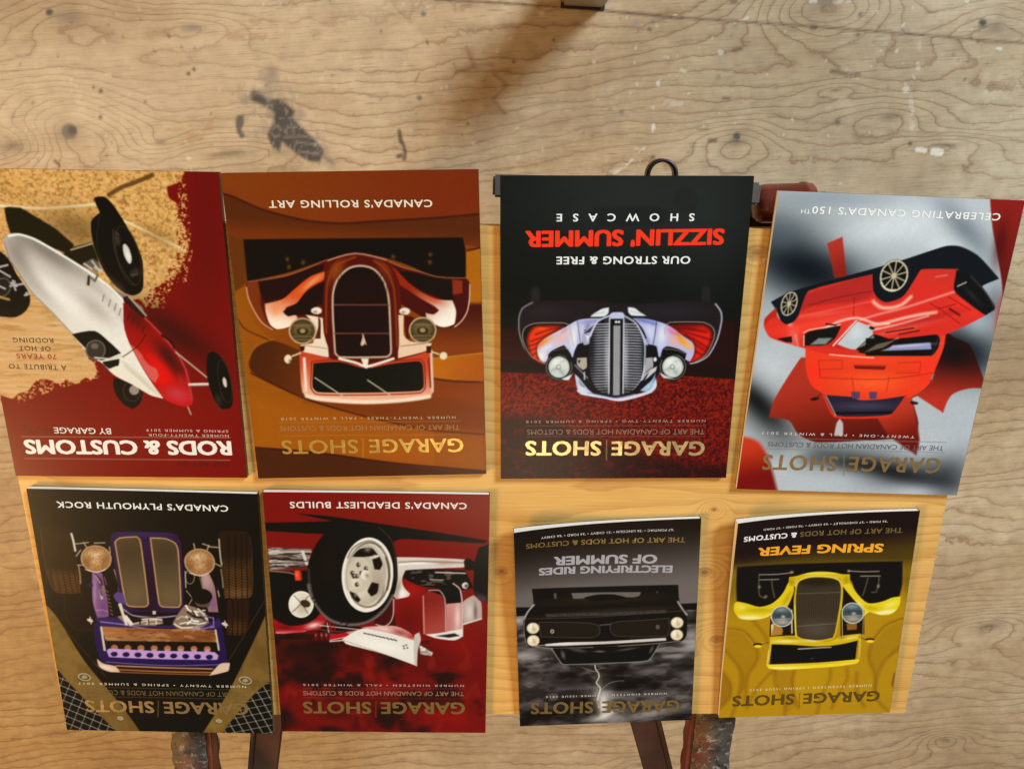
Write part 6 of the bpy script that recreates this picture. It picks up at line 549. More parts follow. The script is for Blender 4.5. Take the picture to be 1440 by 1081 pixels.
["l","#765e3e",[685,864,355,870],2.7,{"f":2.3,"a":0.75,"c":1}],["l","#765e3e",[686,856,356,862],2.7,{"f":2.3,"a":0.75,"c":1}],["l","#765e3e",[687,847,356,853],2.7,{"f":2.3,"a":0.75,"c":1}],["l","#765e3e",[688,839,357,845],2.7,{"f":2.3,"a":0.75,"c":1}],
["l","#765e3e",[689,830,358,836],2.7,{"f":2.3,"a":0.75,"c":1}],["l","#765e3e",[690,822,359,828],2.7,{"f":2.3,"a":0.75,"c":1}],["l","#765e3e",[691,813,359,819],2.7,{"f":2.3,"a":0.75,"c":1}],["l","#765e3e",[692,805,360,811],2.7,{"f":2.3,"a":0.75,"c":1}],
["l","#765e3e",[693,796,361,802],2.7,{"f":2.3,"a":0.75,"c":1}],["l","#765e3e",[694,788,362,794],2.7,{"f":2.3,"a":0.75,"c":1}],["l","#765e3e",[695,779,362,785],2.7,{"f":2.3,"a":0.75,"c":1}],["l","#765e3e",[696,771,363,777],2.7,{"f":2.3,"a":0.75,"c":1}],
["l","#765e3e",[697,762,364,768],2.7,{"f":2.3,"a":0.75,"c":1}],["l","#765e3e",[698,753,365,759],2.7,{"f":2.3,"a":0.75,"c":1}],["l","#765e3e",[699,745,365,751],2.7,{"f":2.3,"a":0.75,"c":1}],["l","#765e3e",[700,736,366,742],2.7,{"f":2.3,"a":0.75,"c":1}],
["l","#765e3e",[701,728,367,733],2.7,{"f":2.3,"a":0.75,"c":1}],["l","#765e3e",[702,719,368,725],2.7,{"f":2.3,"a":0.75,"c":1}],["l","#765e3e",[703,710,368,716],2.7,{"f":2.3,"a":0.75,"c":1}],["l","#765e3e",[704,702,369,707],2.7,{"f":2.3,"a":0.75,"c":1}],
["b","#3a2c1a",[429,991,-97,3,8,-84],{"a":0.5,"c":1}],["b","#7c6440",[426,766,-75,2,6,-72],{"a":0.5,"c":1}],["l","#c8945c",[489,1063,422,1061,382,1039,372,1006,384,727,397,707,473,708,484,725,489,1063],5.7,{"f":3.4}],["p","#5c4276",[688,763,668,783,642,772,635,716,675,727],{"f":3.8,"s":1}],
["l","#a890b8",[650,689,610,658,511,649,410,663,363,703],6.8,{"f":4.5,"s":1}],["p","#181010",[633,675,384,678,410,663,609,661],{"f":3.4}],["p","#d8c8a8",[518,683,503,684,505,666,519,666],{"f":2.3}],["p","#3a2652",[788,641,673,644,627,609,415,610,238,634,218,656,202,620,229,597,766,595],{"f":3.4}],
["l","#9a7eb0",[763,620,665,608,542,586,393,584,241,603],5.7,{"f":4.5,"s":1}],["p","#8a7058",[684,650,640,663,618,611,561,629,504,642,508,605,619,603,646,610],{"f":3.8}],["p","#8a7058",[577,645,479,647,475,615,560,604],{"f":3.8}],
["p","#8a7058",[433,616,412,657,364,723,320,708,274,677,263,628,316,592,407,590],{"f":3.8}],["l","#e2d0ba",[662,715,657,675,646,610],12.7,{"f":3.8}],["l","#f0e2d0",[642,651,618,611],10.2,{"f":3.8}],["l","#d8c4ac",[618,611,561,627,505,638],5.7,{"f":3.8}],
["l","#3a2a1c",[609,636,559,645,504,651],5.1,{"f":3.8}],["l","#2a1c12",[583,612,581,636],6.4,{"f":3.8}],["l","#e8d8c4",[548,613,544,641],6.4,{"f":3.8}],["l","#e0ccb4",[570,637,528,642,480,637],6.4,{"f":3.8}],["l","#d0b898",[559,612,489,618],5.1,{"f":3.8}],
["l","#3a2818",[542,637,542,609],5.1,{"f":3.8}],["l","#e8d8c4",[507,642,507,614],5.1,{"f":3.8}],["l","#efe0cc",[361,715,350,691,308,684],8.9,{"f":3.8}],["l","#2c1e14",[357,683,331,659,290,652],10.2,{"f":3.8}],["l","#f2e6d4",[366,658,340,643,363,617],7.6,{"f":3.8}],
["l","#2a1c12",[336,692,324,659],5.7,{"f":3.8}],["l","#e6d4be",[307,700,288,677,270,644],7.0,{"f":3.8}],["l","#3c2c1e",[297,660,278,628],6.4,{"f":3.8}],["l","#c8ac8c",[410,641,387,658,367,650],6.4,{"f":3.8}],["l","#ecdcc6",[423,616,393,596,343,600],7.0,{"f":3.8}],
["l","#f6ecdc",[398,617,362,626,307,619,278,628],5.7,{"f":3.8}],["l","#4a3424",[392,608,329,610],3.8,{"f":3.8}],["l","#f8f0e2",[334,635,313,633],8.9,{"f":3.8}],["l","#f8f0e2",[320,676,313,666],7.6,{"f":3.8}],["l","#1c120a",[353,650,348,642],6.4,{"f":3.8}],
["l","#f4e8d6",[287,693,276,693],5.7,{"f":3.8}],["l","#d8c4b0",[339,581,339,579,340,577,342,575,344,574,346,573,348,574,349,575,351,576,351,578,351,581,351,583,350,585,348,587,346,588,344,588,343,588,341,587,340,585,339,583,339,581],2.5,{"f":2.5}],
["l","#d8c4b0",[324,576,324,573,325,571,327,569,329,568,331,568,333,568,334,569,336,571,336,573,336,575,336,578,335,580,333,581,332,582,330,583,328,583,326,582,325,580,324,578,324,576],2.5,{"f":2.5}],["l","#d8c4b0",[308,586,308,584,309,581,311,580,312,579,314,578,316,579,318,580,319,581,320,583,320,586,320,588,319,590,317,592,315,593,313,593,311,593,310,592,308,590,308,588,308,586],2.5,{"f":2.5}],
["l","#d8c4b0",[327,598,327,595,328,593,330,592,332,591,334,590,336,590,337,591,339,593,339,595,339,597,339,600,338,602,336,604,335,605,333,605,331,605,329,604,328,602,327,600,327,598],2.5,{"f":2.5}],["l","#d8c4b0",[310,601,311,598,312,596,314,595,315,593,317,593,319,593,321,594,322,596,323,598,323,600,323,603,322,605,320,606,318,608,316,608,314,608,313,607,311,605,311,603,310,601],2.5,{"f":2.5}],
["l","#dcc8b0",[666,715,651,635],10.2,{"f":3.8}],["l","#e4d4c0",[649,651,626,607],11.4,{"f":3.8}],["l","#7a5c9a",[283,660,241,653,244,612,295,590],7.6,{"f":3.8,"s":1}],["p","#2e1e44",[795,605,772,624,754,591,236,588,204,627,192,403,229,384,589,379,778,386,800,464],{"f":3.4}],
["p","#a4683a",[768,595,542,589,236,588,232,520,750,516],{"f":2.3,"g":[667,586,424,518,"#8a5028"]}],["n","#d49c66",[768,595,236,588,232,520,750,516],{"sx":60,"sy":20,"t":0.6,"w":0.12,"a":0.5,"sd":27}],["n","#5a3018",[768,595,236,588,232,520,750,516],{"sx":50,"sy":14,"t":0.62,"w":0.1,"a":0.5,"sd":28}],
["p","#180e06",[757,516,232,520,227,456,751,453],{"f":2.3}],["p","#a8683c",[699,480,701,475,704,470,708,466,712,464,718,463,723,464,727,466,730,469,732,474,732,479,731,484,728,489,724,493,719,495,714,496,709,495,705,493,701,490,699,485],{"f":4.5}],
["p","#c898a0",[728,472,705,472,705,451,733,451],{"f":4.5,"a":0.7}],["p","#a8683c",[638,480,639,475,642,470,646,467,651,464,656,463,661,464,665,466,668,470,670,474,670,479,669,485,666,489,662,493,657,495,652,496,647,496,643,493,640,490,638,485],{"f":4.5}],
["p","#c898a0",[666,473,643,474,643,453,671,452],{"f":4.5,"a":0.7}],["p","#a8683c",[576,481,577,475,580,471,584,467,589,465,594,464,599,464,603,467,607,470,609,475,609,480,607,485,605,490,600,493,596,496,591,497,586,496,581,494,578,490,576,486],{"f":4.5}],
["p","#c898a0",[604,475,581,475,581,454,609,454],{"f":4.5,"a":0.7}],["p","#a8683c",[514,481,515,476,518,471,522,467,527,465,532,464,537,465,541,467,545,470,547,475,547,480,546,485,543,490,539,494,534,496,529,497,524,496,520,494,516,491,514,486],{"f":4.5}],
["p","#c898a0",[542,476,520,477,519,456,547,455],{"f":4.5,"a":0.7}],["p","#a8683c",[452,481,453,476,456,471,460,468,465,465,470,464,475,465,480,467,483,471,485,475,485,480,484,486,481,490,477,494,472,497,467,497,462,497,458,494,455,491,453,486],{"f":4.5}],
["p","#c898a0",[480,478,458,478,457,457,485,457],{"f":4.5,"a":0.7}],["p","#a8683c",[390,482,392,476,394,472,398,468,403,466,408,465,413,465,418,468,421,471,423,476,423,481,422,486,419,491,415,494,410,497,405,498,400,497,396,495,393,491,391,487],{"f":4.5}],
["p","#c898a0",[418,479,396,480,395,459,423,458],{"f":4.5,"a":0.7}],["p","#a8683c",[328,482,330,477,332,472,336,468,341,466,346,465,351,466,356,468,359,471,361,476,361,481,360,486,357,491,353,495,349,497,343,498,338,497,334,495,331,492,329,487],{"f":4.5}],
["p","#c898a0",[356,481,334,482,333,461,361,460],{"f":4.5,"a":0.7}],["p","#a8683c",[266,482,268,477,270,472,274,469,279,466,284,465,289,466,294,468,297,472,299,476,299,481,298,487,295,491,291,495,287,498,282,498,277,498,272,496,269,492,267,487],{"f":4.5}],
["p","#c898a0",[294,483,271,483,271,462,298,461],{"f":4.5,"a":0.7}],["p","#c394c2",[754,462,740,474,555,467,251,466,233,445,242,423,496,420,746,426],{"f":2.3}],["l","#2a1a4a",[775,410,498,396,218,403],7.9,{"f":4.5}],["l","#9a86b8",[764,399,499,385,231,396],2.8,{"f":2.3}],
["p","#1c1240",[705,444,706,440,709,436,713,433,718,431,723,430,728,430,732,432,735,435,737,439,738,443,736,447,733,451,729,454,725,456,720,457,715,456,710,455,707,452,705,448],{"f":2.8}],["b","#4a3a80",[726,448,-7,0,0,-5],{"a":0.6}],
["p","#1c1240",[649,443,650,439,653,435,657,432,662,430,667,429,672,430,677,431,680,434,682,438,682,442,681,446,678,450,674,453,669,455,664,456,659,456,655,454,652,451,650,447],{"f":2.8}],["b","#4a3a80",[670,447,-6,0,1,-4],{"a":0.6}],
["p","#1c1240",[594,442,595,438,598,434,602,431,607,429,612,428,617,429,621,431,624,434,626,437,627,442,625,446,623,450,619,453,614,455,609,455,604,455,599,453,596,450,594,447],{"f":2.8}],["b","#4a3a80",[615,446,-7,0,0,-4],{"a":0.6}],
["p","#1c1240",[538,442,539,437,542,433,546,430,551,428,556,428,561,428,565,430,569,433,571,437,571,441,570,445,567,449,563,452,558,454,553,455,548,454,544,452,541,450,539,446],{"f":2.8}],["b","#4a3a80",[559,446,-6,0,1,-5],{"a":0.6}],
["p","#1c1240",[483,441,484,437,487,433,491,430,495,428,500,427,505,427,510,429,513,432,515,436,516,440,514,444,512,448,508,451,503,453,498,454,493,454,488,452,485,449,483,445],{"f":2.8}],["b","#4a3a80",[504,445,-7,0,0,-5],{"a":0.6}],
["p","#1c1240",[427,440,428,436,431,432,435,429,440,427,445,426,450,427,454,428,458,431,460,435,460,439,459,444,456,447,452,450,447,453,442,453,437,453,433,451,429,448,427,444],{"f":2.8}],["b","#4a3a80",[448,444,-6,0,1,-4],{"a":0.6}],
["p","#1c1240",[371,439,372,435,375,431,379,428,384,426,389,425,394,426,398,428,402,431,404,434,404,439,403,443,400,447,396,450,392,452,387,453,382,452,377,450,374,447,372,444],{"f":2.8}],["b","#4a3a80",[392,443,-6,1,1,-4],{"a":0.6}],
["p","#1c1240",[316,439,317,434,319,430,323,427,328,425,333,425,338,425,343,427,346,430,348,434,349,438,347,442,345,446,341,449,336,451,331,452,326,451,321,449,318,447,316,443],{"f":2.8}],["b","#4a3a80",[337,443,-7,0,0,-5],{"a":0.6}],
["p","#1c1240",[260,438,261,434,264,430,267,427,272,425,277,424,282,424,287,426,290,429,292,433,293,437,292,441,289,445,285,448,280,450,275,451,270,451,266,449,262,446,260,442],{"f":2.8}],["b","#4a3a80",[281,442,-6,0,0,-5],{"a":0.6}],
["l","#d8c0a0",[764,589,763,465],10.2,{"f":4.5}],["l","#d8c4a4",[236,588,229,478],7.9,{"f":4.5}],["p","#3c1e0c",[715,383,264,379,274,333,707,342],{"f":2.3}],["l","#d09a70",[722,378,488,372,265,371],5.7,{"f":3.4}],["l","#b47848",[712,357,490,350,267,350],5.7,{"f":3.4}],
["l","#a8683c",[707,342,491,338,280,337],4.5,{"f":3.4}],["p","#dcb492",[805,416,778,389,723,375,705,342,758,344,798,370],{"f":2.3}],["p","#dcb898",[182,407,193,361,285,332,256,371,224,403],{"f":2.3}],["b","#f4dcc0",[768,367,-30,-10,3,-9],{"a":0.8}],
["p","#8a6038",[677,940,686,919,700,902,719,890,740,883,761,884,781,891,796,904,807,921,811,942,808,963,799,984,785,1000,766,1013,745,1019,724,1019,705,1012,689,999,679,982,674,961],{"f":2.5}],["p","#b88048",[684,941,692,923,704,909,721,898,740,893,759,893,776,899,790,910,800,926,803,943,801,962,793,979,780,994,764,1005,745,1010,727,1010,709,1004,695,992,686,977,682,960],{"f":3.2,"C":1}],
["b","#f0d0a0",[743,975,-34,1,2,-17],{"a":0.9,"c":1}],["b","#e8c090",[741,936,-27,1,3,-20],{"a":0.7,"c":1}],["b","#7a4c24",[793,927,-20,0,4,-31],{"a":0.6,"c":1}],["b","#7a4c24",[704,937,-21,1,4,-39],{"a":0.5,"c":1}],["n","#6a4220",[1835,2367,-3452,2556,-6377,-8292,4365,-8039],{"sx":5,"sy":5,"t":0.5,"w":0.1,"a":0.35,"sd":29,"c":1}],
["l","#c49870",[679,940,687,920,701,904,719,892,740,886,761,886,780,893,795,905,805,922,809,942,806,963,798,982,784,999,766,1011,745,1017,725,1016,706,1010,691,997,681,981,676,961,679,940],5.7,{"f":3.8}],["l","#e8d4c0",[797,896,751,881,708,898],4.4,{"f":3.2,"s":1}],
["p","#8a6038",[213,934,221,913,235,896,254,884,275,877,296,877,316,884,332,898,344,915,348,936,347,957,338,978,324,995,306,1007,285,1013,264,1013,244,1006,228,993,217,976,212,955],{"f":2.5}],["p","#b88048",[220,935,228,917,240,903,256,892,275,886,294,887,312,893,326,904,336,920,341,938,339,956,332,974,320,988,304,999,285,1004,266,1004,249,998,234,987,224,971,219,954],{"f":3.2,"C":1}],
["b","#f0d0a0",[281,969,-34,1,2,-17],{"a":0.9,"c":1}],["b","#e8c090",[278,930,-28,1,1,-20],{"a":0.7,"c":1}],["b","#7a4c24",[330,921,-21,0,2,-31],{"a":0.6,"c":1}],["b","#7a4c24",[240,931,-20,1,3,-39],{"a":0.5,"c":1}],["n","#6a4220",[1835,2367,-3452,2556,-6377,-8292,4365,-8039],{"sx":5,"sy":5,"t":0.5,"w":0.1,"a":0.35,"sd":29,"c":1}],
["l","#c49870",[215,934,223,914,236,898,254,886,275,879,296,880,315,887,331,899,342,916,346,936,345,957,337,977,323,993,305,1005,285,1011,265,1011,245,1004,230,992,219,975,214,955,215,934],5.7,{"f":3.8}],["l","#e8d4c0",[332,890,286,875,243,892],4.4,{"f":3.2,"s":1}],
["p","#dcc4ac",[797,621,799,618,802,617,806,616,810,617,814,618,818,620,821,623,823,626,824,629,824,632,822,634,819,636,815,636,811,636,807,635,803,632,800,630,798,627,797,623],{"f":3.4}],["l","#dcc4ac",[808,644,808,609],5.7,{"f":3.4}],
["p","#dcc4ac",[177,615,178,612,181,611,185,610,189,611,194,612,198,614,201,617,203,620,205,623,204,626,203,628,200,630,196,630,192,630,187,629,183,626,180,624,178,621,176,617],{"f":3.4}],["l","#dcc4ac",[189,638,187,603],5.7,{"f":3.4}],
["m",0],["l","#7a6840",[541,182,552,87],3.1,{"f":2.1}],["l","#6a5a3c",[113,254,881,253],2.3,{"f":2.3}],["l","#6a5a3c",[116,201,888,199],2.3,{"f":2.3}]],"F":[["p","#7c2010",[-20,-20,1020,-20,1020,1400,-20,1400],{"g":[0,0,0,1000,"#7a1a10"]}],
["b","#842812",[229,1218,-363,6,0,-81],{"a":0.6}],["p","#3e0c08",[1041,588,-25,543,-35,-22,1084,-33],{"f":136.2,"g":[994,529,99,75,"#6e140e"]}],["n","#741610",[1044,544,-25,558,-35,-22,1084,-33],{"sx":150,"sy":110,"t":0.54,"w":0.16,"a":0.85,"sd":31}],
["n","#240806",[1043,559,-25,573,-35,-22,1084,-33],{"sx":140,"sy":110,"t":0.56,"w":0.14,"a":0.85,"sd":32}],["n","#8c2820",[994,529,103,541,-35,-22,1084,-33],{"sx":90,"sy":150,"t":0.64,"w":0.08,"a":0.5,"sd":33}],["b","#2a0806",[896,471,-115,1,4,-76],{"a":0.7}],
["b","#8c1a10",[103,511,-103,1,-1,-91],{"a":0.6}],["b","#9c1c14",[166,106,-133,1,0,-81],{"a":0.6}],["p","#191307",[1008,1143,833,1148,703,1154,772,1169,855,1190,712,1177,496,1144,229,1103,3,1065,21,1051,205,1059,400,1067,449,1045,716,1086,836,1092,1011,1103],{"f":3.4}],
["m",1],["p","#86766a",[996,1019,889,1015,802,1011,824,915,997,902],{"f":3.4,"C":1}],["n","#2e2018",[1935,2396,-3409,2522,-7275,-8455,3695,-8065],{"sx":70,"sy":10,"t":0.5,"w":0.1,"a":0.85,"sd":35,"c":1}],["n","#d8c8b4",[1935,2396,-3409,2522,-7275,-8455,3695,-8065],{"sx":60,"sy":9,"t":0.64,"w":0.08,"a":0.8,"sd":36,"c":1}],
["l","#c8b8a4",[994,995,805,998],6.8,{"f":4.5}],["l","#d8ccb8",[842,998,827,935],13.6,{"f":5.7}],["l","#1a1410",[990,961,826,949],4.5,{"f":3.4}],["p","#171108",[999,901,909,895,828,901,777,766,798,650,850,613,926,612,999,647,1002,792],{"f":4.5}],
["l","#7a6e5c",[997,898,909,889,879,879],6.8,{"f":4.5}],["p","#dc3c1c",[885,898,859,901,858,848,884,848],{"f":2.3}],["p","#8a2c1c",[860,893,852,893,852,851,858,851],{"f":2.3}],["b","#ff7a50",[875,879,-7,0,1,-17],{"a":0.7}],["p","#a41c1c",[999,647,976,618,926,601,843,620,782,672,748,651,776,592,865,573,992,559],{"f":3.4,"C":1,"s":0}],
["b","#f4dccc",[813,609,-33,10,-3,-14],{"a":0.9,"c":1}],["l","#e8c0b0",[992,568,916,565,852,576],4.5,{"f":4.5,"c":1}],["b","#d8686a",[928,572,-63,1,1,-8],{"a":0.7,"c":1}],["b","#5a0a0c",[952,597,-37,-7,2,-12],{"a":0.7,"c":1}],["p","#14100a",[987,792,791,781,782,672,843,620,926,607,987,645],{"f":6.8}],
["p","#e2d6bc",[807,723,811,701,821,681,834,664,851,654,869,650,886,653,902,663,914,679,921,699,922,721,918,743,909,763,895,779,879,789,861,793,843,789,828,780,816,764,809,745],{"f":2.5,"C":1}],["b","#a89878",[860,710,-28,0,2,-41],{"a":0.7,"c":1}],
["b","#f6ecd4",[893,742,-21,0,2,-41],{"a":0.8,"c":1}],["l","#5c4c38",[862,726,898,774],4.4,{"f":3.8,"c":1,"a":0.8}],["l","#5c4c38",[862,726,911,677],4.4,{"f":3.8,"c":1,"a":0.8}],["l","#5c4c38",[862,726,821,775],4.4,{"f":3.8,"c":1,"a":0.8}],
["l","#5c4c38",[859,722,834,669],4.4,{"f":3.8,"c":1,"a":0.8}],["p","#3a2c1c",[823,717,826,712,831,708,838,706,845,706,852,708,858,712,863,717,867,723,868,729,867,735,864,740,859,744,852,746,845,746,838,745,832,741,827,736,823,730,822,723],{"f":3.8,"c":1}],
["l","#f0e6d0",[810,723,814,702,823,682,836,667,851,657,869,653,885,657,900,666,911,681,918,700,919,721,915,742,906,761,894,776,878,786,861,789,844,786,830,777,819,762,812,744,810,723],5.7,{"f":3.2}],["p","#34100c",[822,554,736,629,674,615,560,595,613,534,677,525,792,525],{"f":4.5,"C":1}],
["b","#a87868",[702,548,-62,-12,2,-12],{"a":0.7,"c":1}],["b","#14100c",[674,593,-50,1,1,-15],{"a":0.8,"c":1}],["p","#b01c1e",[759,550,663,572,586,576,587,556,740,530],{"f":3.4}],["l","#dcccbc",[785,609,699,599,586,585],4.5,{"f":3.4}],
["l","#6a5648",[814,591,700,575,586,585],3.4,{"f":3.4}],["p","#d8a8a0",[663,572,580,591,580,574,638,555],{"f":3.4,"a":0.8}],["l","#e8dcd0",[749,622,744,570],3.4,{"f":3.4}],["l","#a81c1c",[736,622,731,577],6.8,{"f":3.4}],["l","#a81c1c",[719,615,715,581],4.5,{"f":3.4}],
["l","#e8b8b4",[741,527,587,565,561,572],4.5,{"f":3.4}],["l","#e8d8cc",[741,521,677,528],5.7,{"f":3.4}],["p","#5a1414",[792,545,794,537,797,531,800,526,804,524,808,523,811,525,813,529,815,535,815,542,814,549,812,556,809,562,806,567,802,570,798,570,795,568,793,565,791,559,791,552],{"f":3.4}],
["b","#e09090",[806,556,-3,0,1,-9],{"a":0.7}],["p","#5a1414",[764,545,766,538,769,532,772,527,776,524,780,524,783,525,786,529,787,535,787,542,786,549,784,557,781,563,778,568,774,570,771,571,767,569,765,565,763,559,763,552],{"f":3.4}],
["b","#e09090",[779,556,-4,0,0,-9],{"a":0.7}],["p","#5a1414",[741,545,743,538,746,532,749,527,753,524,757,524,760,526,763,530,764,535,764,542,764,550,762,557,759,563,755,568,751,571,748,571,745,569,742,565,741,560,740,553],{"f":3.4}],
["b","#e09090",[756,556,-4,0,0,-9],{"a":0.7}],["p","#7c1512",[572,617,508,654,427,619,307,553,294,576,231,562,243,539,327,529,460,566,586,582],{"f":4.5}],["p","#a89080",[434,589,408,597,409,537,485,566],{"f":5.7}],["p","#861414",[455,785,379,854,304,848,295,795,305,550,358,538,434,596,509,617,482,684],{"f":3.4,"C":1}],
["b","#a82018",[355,801,-50,1,0,-43],{"a":0.7,"c":1}],["b","#5e0c0c",[370,641,-64,1,1,-88],{"a":0.7,"c":1}],["p","#18100a",[413,917,106,911,67,820,130,805,305,823,391,869],{"f":4.5}],["n","#6a5c50",[403,907,106,911,105,812,305,823],{"sx":40,"sy":16,"t":0.64,"w":0.06,"a":0.7,"sd":38}],
["l","#c8b8a8",[242,898,105,895],6.8,{"f":4.5}],["l","#a89888",[267,860,205,858],5.7,{"f":4.5}],["p","#d8cab6",[420,974,303,974,106,966,87,950,106,928,230,919,378,907,396,858,386,815,360,784,368,769,424,754,442,786,416,857],{"f":3.4,"C":1}],
["l","#8a7464",[407,949,303,955,106,949],5.7,{"f":4.5,"c":1}],["l","#fff4e4",[407,935,328,943,229,942],6.8,{"f":5.7,"c":1}],["b","#8a7060",[417,800,-10,-2,10,-56],{"a":0.7,"c":1}],["b","#fdf4e6",[395,783,-17,1,0,-23],{"a":0.8,"c":1}],
["b","#a87c6a",[205,948,-62,1,0,-11],{"a":0.6,"c":1}],["p","#1a130d",[112,960,91,975,63,950,62,912,106,911],{"f":3.4}],["p","#86241e",[305,773,280,795,230,800,195,760,197,582,243,562,297,568],{"f":3.4,"C":1,"g":[293,759,205,584,"#a84438"]}],
["l","#d8a090",[299,773,297,568],4.5,{"f":3.4}],["p","#1a110d",[280,802,217,810,155,844,122,790,121,738,192,729,211,775],{"f":3.4}],["l","#c8ac98",[274,802,224,803,199,760,195,582],4.5,{"f":3.4,"s":1}],["p","#cc8c7e",[192,732,121,740,116,574,192,582],{"f":3.4,"C":1}],
["b","#f4d4c8",[139,659,-12,0,0,-74],{"a":0.8,"c":1}],["b","#b86860",[180,629,-16,0,0,-74],{"a":0.6,"c":1}],["l","#e0c4b4",[161,841,130,812,118,733,116,556],5.7,{"f":3.4,"s":1}],["p","#e8dccc",[292,565,231,572,116,598,118,556,154,534,243,545],{"f":3.4}],
["p","#2a2018",[243,557,154,573,128,559,180,548],{"f":4.5}],["p","#b8a090",[114,744,67,780,31,745,25,653,110,618],{"f":3.4,"C":1}],["b","#e8d8cc",[85,689,-18,1,0,-44],{"a":0.7,"c":1}],["b","#5a4640",[56,690,-8,0,-1,-44],{"a":0.7,"c":1}],
["l","#e4d4c8",[114,623,28,653],6.8,{"f":4.5}],["p","#e0d4c4",[90,831,91,826,93,821,96,817,100,814,105,813,109,814,114,817,117,820,119,825,120,830,119,836,117,841,114,844,110,847,105,848,100,847,96,845,93,841,91,836],{"f":3.4}],
["b","#201810",[100,828,-8,0,0,-9],{"a":0.9}],["p","#1c1413",[-10,1052,45,1028,66,947,67,805,42,755,-15,737],{"f":3.4,"C":1,"s":0}],["b","#6a5864",[29,763,-36,-15,6,-19],{"a":0.7,"c":1}],["l","#2a2024",[61,834,41,734],3.4,{"f":3.4,"c":1}],
["l","#2a2024",[46,834,26,734],3.4,{"f":3.4,"c":1}],["l","#2a2024",[31,835,11,734],3.4,{"f":3.4,"c":1}],["l","#2a2024",[16,835,-4,734],3.4,{"f":3.4,"c":1}],["l","#2a2024",[1,835,-19,734],3.4,{"f":3.4,"c":1}],["p","#1a0d0a",[556,755,443,771,427,596,522,601],{"f":6.8,"a":0.6}],
["l","#c4a898",[437,754,440,670,456,628,484,607,522,617],5.7,{"f":3.4,"s":1}],["p","#1a140d",[834,823,824,922,781,1033,714,1116,653,1141,580,1148,508,1140,448,1090,420,990,417,857,441,757,493,672,560,624,639,605,730,626,789,694,822,766],{"f":3.4,"s":1,"C":1}],
["b","#241c14",[723,923,-74,1,7,-170],{"a":0.5,"c":1}],["l","#7c6c64",[824,823,817,766,793,703,733,636,642,613,553,632,476,701,437,771],17.0,{"f":11.3,"s":1,"c":1,"a":0.85}],["l","#5a4c4c",[819,908,818,794,781,694],9.1,{"f":9.1,"s":1,"c":1,"a":0.6}],
["l","#1a140e",[820,749,772,775],5.7,{"f":3.4,"c":1,"a":0.95}],["l","#1a140e",[804,733,755,761],5.7,{"f":3.4,"c":1,"a":0.95}],["l","#1a140e",[787,717,738,747],5.7,{"f":3.4,"c":1,"a":0.95}],["l","#1a140e",[770,702,721,733],5.7,{"f":3.4,"c":1,"a":0.95}],
["l","#1a140e",[754,686,705,718],5.7,{"f":3.4,"c":1,"a":0.95}],["l","#1a140e",[737,670,688,704],5.7,{"f":3.4,"c":1,"a":0.95}],["l","#1a140e",[720,654,671,690],5.7,{"f":3.4,"c":1,"a":0.95}],["l","#1a140e",[703,638,654,676],5.7,{"f":3.4,"c":1,"a":0.95}],
["l","#1a140e",[686,622,637,661],5.7,{"f":3.4,"c":1,"a":0.95}],["l","#1a140e",[669,606,619,647],5.7,{"f":3.4,"c":1,"a":0.95}],["l","#4c403c",[496,1126,443,1066,424,970,425,857],5.7,{"f":5.7,"s":1,"c":1,"a":0.6}],["p","#d8ccb6",[437,873,448,813,469,759,499,717,534,691,571,683,607,696,637,726,658,772,669,828,669,888,657,947,636,999,606,1040,572,1065,536,1072,502,1060,472,1031,450,988,438,933],{"f":3.2}],
["l","#f2e8d2",[442,873,452,815,472,762,501,721,535,696,571,688,605,700,634,730,655,774,665,829,665,888,654,946,633,997,604,1036,571,1060,536,1067,503,1056,475,1028,454,985,442,932,442,873],10.2,{"f":4.4}],["l","#7a6850",[453,874,462,823,480,776,505,740,534,717,565,711,595,722,620,748,638,787,647,835,646,887,637,938,618,983,594,1018,565,1039,535,1046,506,1036,482,1011,464,973,454,926,453,874],8.3,{"f":6.4}],
["l","#3a2c1e",[467,970,457,923,455,868,465,804],7.6,{"f":7.6,"s":1,"a":0.8}],["l","#4a3a28",[640,967,618,1014,576,1045,528,1054,488,1024],5.7,{"f":6.4,"s":1,"a":0.7}],["l","#f8f0de",[647,793,621,729,573,698,524,706],5.7,{"f":6.4,"s":1}],
["l","#5a4a36",[479,828,487,780,509,739],6.4,{"f":6.4,"s":1,"a":0.7}],["p","#bcae94",[468,875,477,826,493,782,517,748,544,727,574,721,601,731,625,755,642,792,650,837,650,886,641,935,623,977,600,1010,573,1030,545,1036,518,1027,494,1003,477,968,468,924],{"f":5.1,"C":1}],
["b","#e8dcc4",[590,810,-48,1,2,-56],{"a":0.8,"c":1}],["b","#e4d8c0",[510,969,-28,1,1,-47],{"a":0.6,"c":1}],["b","#a08c70",[506,827,-27,1,2,-64],{"a":0.6,"c":1}],["p","#221810",[619,975,584,1014,529,1019,502,985,544,976,585,972],{"f":4.4,"s":1,"c":1}],
["p","#221810",[530,961,496,977,483,938,497,907,521,910],{"f":4.4,"s":1,"c":1}],["p","#221810",[556,795,534,843,503,835,511,787,539,767],{"f":4.4,"s":1,"c":1}],["p","#221810",[638,794,612,782,589,750,600,734,627,754],{"f":4.4,"s":1,"c":1}],
["b","#a89888",[549,1011,-13,0,1,-11],{"a":0.7,"c":1}],["b","#e8d8c0",[513,977,-10,0,0,-8],{"a":0.8,"c":1}],["b","#8c7c68",[612,774,-8,0,1,-11],{"a":0.8,"c":1}],["p","#cabca0",[536,876,542,848,552,822,566,802,583,790,600,786,617,792,631,806,641,828,647,855,647,884,641,912,631,937,617,957,600,969,583,972,566,967,552,953,542,932,537,905],{"f":5.1,"c":1}],
